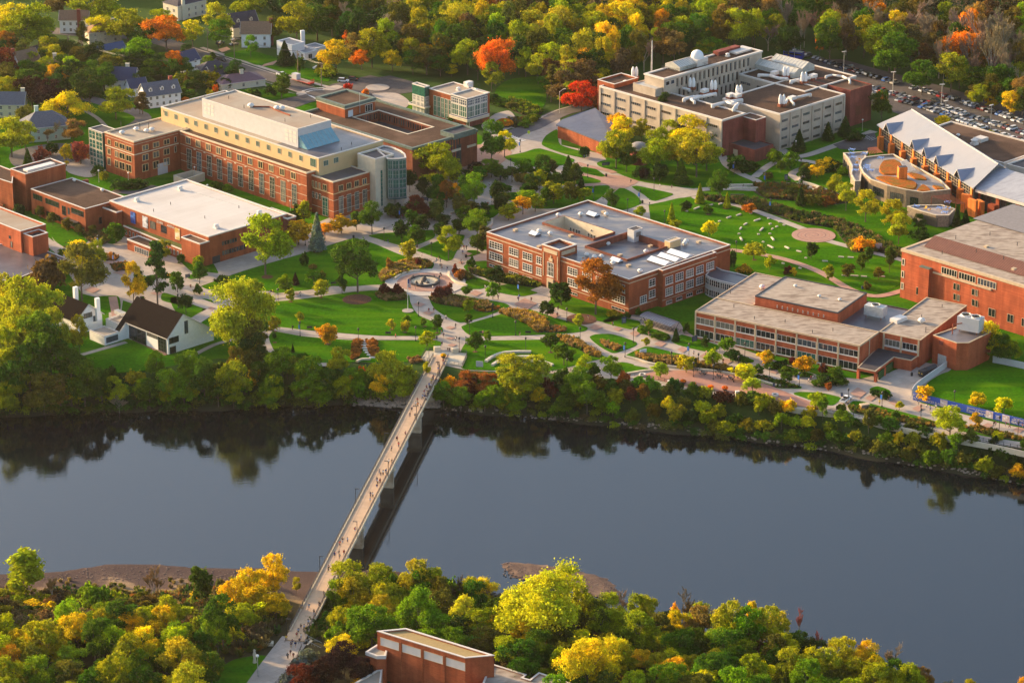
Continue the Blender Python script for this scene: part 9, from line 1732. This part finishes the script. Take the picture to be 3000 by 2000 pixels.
for x in (2766,2900,2948):
    k=(x-2674)/(366); q=a+d*Lf*k+n_*.03; b=MB(); b.box((q.x,q.y,.35),(2.6,.1,2.4),rz); b.build('printed_photo',mat('banner_photo',(.55,.42,.42),.7,.3,1.2,col2=(.8,.78,.78),scale2=1),t)
for x in (2795,2925,2972): k=(x-2674)/366; q=a+d*Lf*k+n_*.04; b=MB(); [b.box((q.x,q.y,.7+i*.5),(1.8-.3*(i%2),.06,.16),rz) for i in range(3)]; b.build('small_print',M_TRIM,t)
# flagpole
p=P(1195,911,.1); t=thing('flagpole','tall white flagpole flying the red, white and blue striped flag','flagpole',p); b=MB(); b.cyl((0,0,.02),2.0,.25,20); link('base',b.mesh('base',M_CON),t); b=MB(); b.bar((0,0,.2),(0,0,12.4),.13,8,.07); link('pole',b.mesh('pole',M_TRIM),t)
fl_=[]
def fm_(z0,z1,x0,x1,m,nm,y=0.0):
    b=MB(); n=6; vs=[]
    for i in range(n+1):
        x=x0+(x1-x0)*i/n; yy=.12*math.sin(x*4)+y; vs+=[(x,yy,z0-.9*x*.35),(x,yy,z1-.9*x*.35),(x,yy+.02,z0-.9*x*.35),(x,yy+.02,z1-.9*x*.35)]
    b.add(vs,[(4*i,4*i+4,4*i+5,4*i+1) for i in range(n)]+[(4*i+6,4*i+2,4*i+3,4*i+7) for i in range(n)]); link(nm,b.mesh(nm,m),t)
FR,FW_,FB=mat('flag_red',(.45,.02,.03),.8,0),mat('flag_white',(.75,.73,.72),.8,0),mat('flag_blue',(.02,.03,.18),.8,0)
FH=3.2
for i in range(13): fm_(12.0-FH*(i+1)/13,12.0-FH*i/13,.1,1.15,FR if i%2==0 else FW_,'flag_stripe')
fm_(12.0-FH*7/13,12.0,.08,.6,FB,'flag_canton',-.03); fm_(12.0-FH*7/13,12.0,.08,.6,FB,'flag_canton',.03)
# stone steps
p0,p1=P(1068,1000,0),P(1090,1048,0)
for i in range(8):
    s=i/7; c=P(1068+22*s*s,1000+48*s,0); b=MB(); b.box((c.x,c.y,.05),(3.2-1.2*s,1.1,.3),R(-8)); o=b.build('stone_step',M_TRIM); tag(o,'pale stone step in the rusty planting','step','steps down the rusty slope')
# benches
def bench(x,y,rot):
    p=P(x,y,.17); t=thing('park_bench','dark metal bench '+near(x,y),'bench',p,'metal benches',R(rot)); b=MB(); b.box((0,0,.42),(1.9,.5,.07)); link('seat',b.mesh('seat',M_BLK),t); b=MB(); b.box((0,.25,.5),(1.9,.07,.5)); link('backrest',b.mesh('backrest',M_BLK),t)
    for s in(-.8,.8): b=MB(); b.box((s,0,0),(.08,.5,.42)); link('leg',b.mesh('leg',M_BLK),t)
for a in [(907,964,-5),(1137,980,-2),(1412,978,0),(1547,978,0),(795,858,20),(977,834,12),(2310,532,20)]: bench(*a)
# bins
def bin_(x,y,col='black'):
    p=P(x,y,.16); t=thing('litter_bin','%s litter bin %s'%(col,near(x,y)),'bin',p,'litter bins'); b=MB(); b.cyl((0,0,0),.38,1.0,12,.42); link('body',b.mesh('body',M_BLK if col=='black' else mat('bin_blue',(.02,.05,.14),.5,0)),t); b=MB(); b.lathe((0,0,1.0),[(.44,0),(.40,.15),(.02,.25)],12); link('lid',b.mesh('lid',M_BLK),t)
for a in [(1036,698),(1365,754),(1882,595),(1776,517),(2267,1132,'blue'),(2466,1160,'blue'),(2527,846,'blue'),(2671,1100)]: bin_(*a)
# sign boards
def sign(x,y,rot,label,w=2.2,h=1.6,m=None):
    p=P(x,y,.15); t=thing('sign_board',label,'sign',p,None,R(rot)); b=MB(); b.box((0,0,.5),(w,.12,h)); link('panel',b.mesh('panel',m or mat('sign_navy',(.02,.03,.08),.5,0)),t); b=MB(); [b.box((0,-.07,.8+i*.4),(w*.7,.03,.1)) for i in range(int(h/.45))]; link('sign_lines',b.mesh('sign_lines',M_GALV),t); b=MB(); [b.box((s*w*.4,0,0),(.12,.1,.6)) for s in(-1,1)]; link('sign_posts',b.mesh('sign_posts',M_BLK),t)
sign(1828,950,20,'navy notice board near the collegiate hall corner',1.6,2.2); sign(2035,1003,45,'dark building sign in front of the two-storey hall',2.6,2.0); sign(1245,590,-30,'long dark name sign under the maroon tree',3.0,1.2); sign(1775,488,20,'long dark name sign beside the upper lawn',3.2,1.2); sign(1367,1010,-60,'navy pointed sign near the bridge head',1.6,2.4); sign(550,817,30,'small navy sign on the left lawn strip',1.8,1.4); sign(1884,1041,30,'pale blue information panel beside the golden grasses',2.6,1.8,M_SKY); sign(2303,530,15,'dark map board on the leaf-shaped lawn',1.4,2.2)
sign(1405,1078,-10,'white framed panel below the lower lawn',2.4,2.0,M_WH); sign(2574,733,-10,'white framed notice pair by the lawn path',2.4,2.2,M_WH)
# bike shelter
p=P(1935,958,.1); t=thing('bike_shelter','bike shelter with arched dark translucent roof over rows of parked bicycles','shelter',p,None,math.atan2(-AD.y,-AD.x)); n=10; b=MB(); vs=[]
for i in range(n+1): a=math.pi*(.12+.76*i/n); vs+=[(-7.5,-3*math.cos(a),2.4+1.1*math.sin(a)),(7.5,-3*math.cos(a),2.4+1.1*math.sin(a)),(-7.5,-3*math.cos(a),2.46+1.1*math.sin(a)),(7.5,-3*math.cos(a),2.46+1.1*math.sin(a))]
b.add(vs,[(4*i+2,4*i+3,4*i+7,4*i+6) for i in range(n)]+[(4*i+1,4*i,4*i+4,4*i+5) for i in range(n)]); link('arched_roof',b.mesh('arched_roof',mat('smoked_panel',(.22,.20,.22),.3,.05,1,.6)),t)
b=MB()
for x in np.linspace(-7.5,7.5,15): 
    for i in range(n): a0,a1=math.pi*(.12+.76*i/n),math.pi*(.12+.76*(i+1)/n); b.bar((x,-3*math.cos(a0),2.5+1.1*math.sin(a0)),(x,-3*math.cos(a1),2.5+1.1*math.sin(a1)),.05,3)
link('roof_ribs',b.mesh('roof_ribs',M_BLK),t)
for x in(-6.5,6.5):
    for y in(-1.5,1.5): b=MB(); b.bar((x,0,0),(x,y*1.5,2.8),.10,5); link('strut',b.mesh('strut',M_BLK),t)
def bike_mesh():
    q=MB()
    for sx in(-.5,.55):
        for i in range(10): a,b2=2*math.pi*i/10,2*math.pi*(i+1)/10; q.bar((sx+.34*math.cos(a),0,.34+.34*math.sin(a)),(sx+.34*math.cos(b2),0,.34+.34*math.sin(b2)),.03,3)
    for s in (((-.5,0,.34),(0,0,.36)),((0,0,.36),(-.15,0,.9)),((-.12,0,.78),(.4,0,.82)),((.4,0,1.0),(.55,0,.34)),((.4,-.28,1.0),(.4,.28,1.0)),((0,0,.36),(.4,0,.8))): q.bar(*s,.035,4)
    return q.mesh('bicycle',M_BLK)
BK=bike_mesh(); rg=random.Random(4)
for i in range(22):
    s=-8.4+i*.8; r_=(i%2); q=Vector(p)+(-AD)*s+BD*(-1.2+2.2*r_); o=link('parked_bicycle',BK,None,(q.x,q.y,.22),math.atan2(BD.y,BD.x)+rg.uniform(-.2,.2)); tag(o,'dark bicycle parked in the %s rack under the arched shelter'%('back' if r_ else 'front'),'bicycle','bicycles under the arched shelter')
# terrace furniture
def table_set(x,y,z=.26,col=None,label='',um=False):
    p=P(x,y,z); m=col or M_BLK; t=thing('patio_table',label+near(x,y),'table','x' and p,'patio tables with seats'); b=MB(); b.cyl((0,0,.72),.75,.06,14); link('table_top',b.mesh('table_top',m),t); b=MB(); b.cyl((0,0,0),.08,.72,6); link('pedestal',b.mesh('pedestal',m),t)
    for k in range(4): a=k*1.57+.4; b=MB(); b.box((1.15*math.cos(a),1.15*math.sin(a),.42),(.45,.45,.06)); b.box((1.38*math.cos(a),1.38*math.sin(a),.45),(.1,.45,.45),a) ; b.cyl((1.15*math.cos(a),1.15*math.sin(a),0),.05,.42,5); link('seat',b.mesh('seat',m),t)
    if um: b=MB(); b.cyl((0,0,0),.05,2.5,5); b.lathe((0,0,2.3),[(1.3,0),(.7,.3),(.05,.5)],8); link('umbrella',b.mesh('umbrella',m),t)
u=U_(1800,800)
for a in [(935,1115),(1022,1160),(1200,1140),(1200,1200),(1335,1220),(1455,1210)]: table_set(*u(*a),.26,None,'black round patio table with four seats ')
M_TBL=mat('patio_blue',(.18,.30,.62),.5,.05,1); M_TYL=mat('patio_yellow',(.75,.38,.02),.5,.05,1)
for i,((x,y),z) in enumerate(TERR): table_set(x,y,z-.35,M_TBL,'blue patio table set on the terrace ')
for (x,y),z in TERRY:
    p=P(x,y,z-.35); t=thing('lounge_chair','yellow slatted lounge chair on the terrace '+near(x,y),'chair',p,'yellow terrace chairs',R(prg.uniform(0,360))); b=MB(); b.box((0,0,.35),(1.0,.8,.08)); link('seat',b.mesh('seat',M_TYL),t); b=MB(); b.add([(-.5,-.4,.4),(-.5,.4,.4),(-.9,.4,1.1),(-.9,-.4,1.1),(-.44,-.4,.4),(-.44,.4,.4),(-.84,.4,1.1),(-.84,-.4,1.1)],[(0,1,2,3),(7,6,5,4),(2,6,7,3),(0,3,7,4),(1,5,6,2)]); link('backrest',b.mesh('backrest',M_TYL),t)
# planters of mums and fire rings
for x,y in ((790,1270),(905,1300),(1105,1335),(1270,1345)):
    c=u(x,y); p=P(*c,.26); t=thing('flower_pot','dark round pot of orange and yellow flowers '+near(*c),'flower pot',p,'flower pots on the pink terrace'); b=MB(); b.lathe((0,0,0),[(.5,0),(.85,.5),(.95,.9),(.85,.95)],12); link('pot',b.mesh('pot',M_BLK),t)
    g=np.random.default_rng(int(x)); d=rdir(g,220); d[:,2]=np.abs(d[:,2]); pos=d*np.array([.95,.95,.6])+np.array([0,0,.9]); U,V=leaves(g,pos,d,.3); o=link('flowers',quads_mesh('flowers',pos,U,V,LEAF),t); o.color=(.75,.22,.02,1)
for x,y,n_ in ((458,697,'by the left plaza pines'),(381,726,'by the arena canopy'),(494,813,'on the left lawn strip'),(1299,1048,'on the bridge belvedere')):
    p=P(x,y,.5 if x==1299 else .2); t=thing('flower_pot','dark pot of yellow flowers '+n_,'flower pot',p); b=MB(); b.lathe((0,0,0),[(.5,0),(.85,.5),(.95,.9),(.85,.95)],12); link('pot',b.mesh('pot',M_BLK),t)
    g=np.random.default_rng(int(x)); d=rdir(g,220); d[:,2]=np.abs(d[:,2]); pos=d*np.array([.95,.95,.6])+np.array([0,0,.9]); U,V=leaves(g,pos,d,.3); o=link('flowers',quads_mesh('flowers',pos,U,V,LEAF),t); o.color=(.75,.50,.02,1)
for x,y in ((320,1175),(1845,1405)):
    c=u(x,y); p=P(*c,.26); t=thing('fire_ring','round pale stone fire ring '+near(*c),'fire pit',p); b=MB(); b.lathe((0,0,0),[(1.15,0),(1.15,.65),(.7,.65),(.7,.1)],20); link('stone_ring',b.mesh('stone_ring',M_TRIM),t); b=MB(); b.cyl((0,0,.1),.72,.3,16); link('grate',b.mesh('grate',M_BLK),t)
# orange flower mound by glass building and round boulder seats
p=P(1478,368,.16); t=thing('flower_mound','round raised planter overflowing with orange flowers','planter',p); b=MB(); b.cyl((0,0,0),3.2,1.1,20); link('planter_wall',b.mesh('planter_wall',M_BLK),t); g=np.random.default_rng(8); d=rdir(g,900); d[:,2]=np.abs(d[:,2]); pos=d*np.array([3.6,3.6,1.6])+np.array([0,0,1.0]); U,V=leaves(g,pos,d,.5); o=link('flowers',quads_mesh('flowers',pos,U,V,LEAF),t); o.color=(.62,.28,.02,1)
rg=random.Random(9)
for i in range(11): x,y=1485+rg.uniform(0,26),347+rg.uniform(-3,8); p=P(x,y,.16); b=MB(); b.lathe((0,0,0),[(.6,0),(.55,.4),(.05,.55)],8); o=link('stone_stool',b.mesh('stone_stool',M_DKM),None,p); tag(o,'dark round stone stool on the pale plaza by the glass corner','stool','stone stools by the glass corner')
# riverside railing
def fence(pts,label,h=1.1,sp=2.0,z=.15):
    q=[P(a,b_,0) for a,b_ in pts]; t=thing('riverside_railing',label,'railing',(q[0].x,q[0].y,z)); b=MB(); r=MB()
    for a,c in zip(q,q[1:]):
        for zz in(h,.5): r.bar((*a.xy,z+zz),(*c.xy,z+zz),.05,4)
        n=max(1,int((c-a).length/sp))
        for i in range(n): p=a+(c-a)*i/n; b.bar((*p.xy,z),(*p.xy,z+h+.1),.09,4)
    b.build('posts',M_RAIL,t); r.build('rails',M_RAIL,t)
fence([(1812,1105),(1860,1104),(1930,1115),(2000,1130),(2060,1145),(2110,1155),(2170,1160),(2230,1168),(2330,1192)],'dark post railing along the river edge of the pink terrace'); fence([(2420,1202),(2500,1218),(2600,1240),(2745,1270)],'dark post railing along the riverside walk'); fence([(2800,1275),(2900,1298),(3000,1318)],'dark post railing at the right end of the riverside walk'); fence([(1618,1092),(1690,1088),(1720,1082)],'dark railing by the lower lawn path'); fence([(1032,1070),(1110,1074)],'dark railing below the short white wall')
arcwall([(1812,1110),(1860,1108),(1930,1119),(2000,1134),(2060,1149),(2110,1159),(2170,1164),(2230,1172),(2330,1196),(2420,1206),(2500,1222),(2600,1244),(2745,1274),(2900,1302),(3010,1326)],'pale retaining wall edging the riverside terrace and walk',z0=-1.6,h=1.85,w=.6,nm='retaining_wall')
for x,y in ((1962,1127),(2160,1158)): p=P(x,y,.2); b=MB(); b.box((0,0,0),(1.3,1.1,1.6)); o=link('stone_post',b.mesh('stone_post',M_TRIM),None,p,R(10)); tag(o,'square pale stone post in the terrace railing','post')
# picnic shelter box and rocks
p=P(2533,1198,.1); t=thing('info_kiosk','small tan-roofed wooden kiosk on the riverside strip','kiosk',p,None,R(20)); b=MB(); b.box((0,0,1.6),(3.2,1.6,.25)); link('roof',b.mesh('roof',M_TAN),t); b=MB(); b.box((0,0,0),(2.8,1.2,1.6)); link('panel',b.mesh('panel',M_WOOD),t)
# bank rocks near the bridge
rg=random.Random(12); b=MB()
for i in range(420):
    x=rg.uniform(1030,1290); y=rg.uniform(1150,1196); p=T(x,y)
    if p.z<WATER+.1 or p.z>-2.5: p=T(x,1186+rg.uniform(-6,6))
    s=rg.uniform(.35,1.1); b.lathe((p.x,p.y,p.z-.1),[(s,0),(s*.85,s*.5),(s*.1,s*.8)],5)
for i in range(260):
    x=rg.uniform(1290,3010); yb=interp(NBW,P(x,1250,WATER).x); px_=P(x,1250,WATER).x; s=rg.uniform(.25,.7); yy=yb+rg.uniform(-.5,1.5); b.lathe((px_,yy,max(WATER,hgt(px_,yy))-.1),[(s,0),(s*.85,s*.5),(s*.1,s*.8)],5)
o=b.build('bank_rocks',mat('riprap',(.30,.23,.18),.95,.3,1.5)); stuff(o); tag(o,'loose brown riprap stones along the far waterline','rocks')
# near stair rail and racks
p=P(925,1885,0); t=thing('concrete_stair','concrete stair with metal railings dropping beside the near bridge end','stairs',(p.x,p.y,0)); b=MB()
for i in range(8): q=P(905+i*7,1878+i*3.6,0); b.box((q.x,q.y,-1.2-.25*i),(1.6,4.2,1.3),R(-25))
b.build('treads',M_CRL,t); b=MB()
for off in(-8,8):
    w=[P(895+k*9,1876+k*4.5+off,.3-.28*k) for k in range(8)]
    for a,c in zip(w,w[1:]): b.bar((a.x,a.y,a.z+1.1),(c.x,c.y,c.z+1.1),.06,4); b.bar((a.x,a.y,a.z),(a.x,a.y,a.z+1.1),.06,4)
b.build('railing',M_GALV,t)
fence([(884,1896),(868,1935),(835,1980),(800,2015)],'grey handrail along the near path',1.0,1.6,.15)
# statue post near the grove, hydrant-yellow crossing signs
for x,y in ((1549,405),(1480,372)): p=P(x,y,.15); t=thing('crossing_sign','bright yellow-green pedestrian sign '+near(x,y),'sign',p); b=MB(); b.cyl((0,0,0),.06,2.6,5); link('post',b.mesh('post',M_GALV),t); b=MB(); b.box((0,0,1.9),(.9,.08,1.2),R(10)); link('sign_face',b.mesh('sign_face',mat('sign_lime',(.55,.72,.03),.5,0)),t)
p=T(746,1940); t=thing('pale_statue','pale slender stone statue on the near lawn','statue',p); b=MB(); b.lathe((0,0,0),[(.6,0),(.5,.5),(.35,1.5),(.55,2.6),(.3,3.3),(.35,3.8),(.05,4.1)],9); link('figure',b.mesh('figure',M_CRL,True),t)
p=P(785,1888,0); b=MB(); b.box((p.x,p.y,.1),(3,2,.7),R(0)); o=b.build('stone_slab',M_CRL); tag(o,'pale stone slab beside the near bridge end','slab')
finish_labels()
for o in bpy.data.objects:
    if o.type=='EMPTY': o.empty_display_size=.1
print('objects',len(bpy.data.objects),'things',len(REG))
# ---------------- thin evening haze
hb=MB(); hb.box((0,1150,-14),(1700,2900,430)); ho=hb.mesh('haze'); ho=link('haze',ho); stuff(ho); tag(ho,'thin warm evening haze hanging in the air over the whole campus','haze')
hm_=bpy.data.materials.new('haze_air'); hm_.use_nodes=True; n=hm_.node_tree.nodes; n.remove(n['Principled BSDF']); v_=n.new('ShaderNodeVolumePrincipled'); v_.inputs['Density'].default_value=.000014; v_.inputs['Anisotropy'].default_value=.55; v_.inputs['Color'].default_value=(1,.93,.85,1)
hm_.node_tree.links.new(v_.outputs[0],n['Material Output'].inputs['Volume']); ho.data.materials.append(hm_)
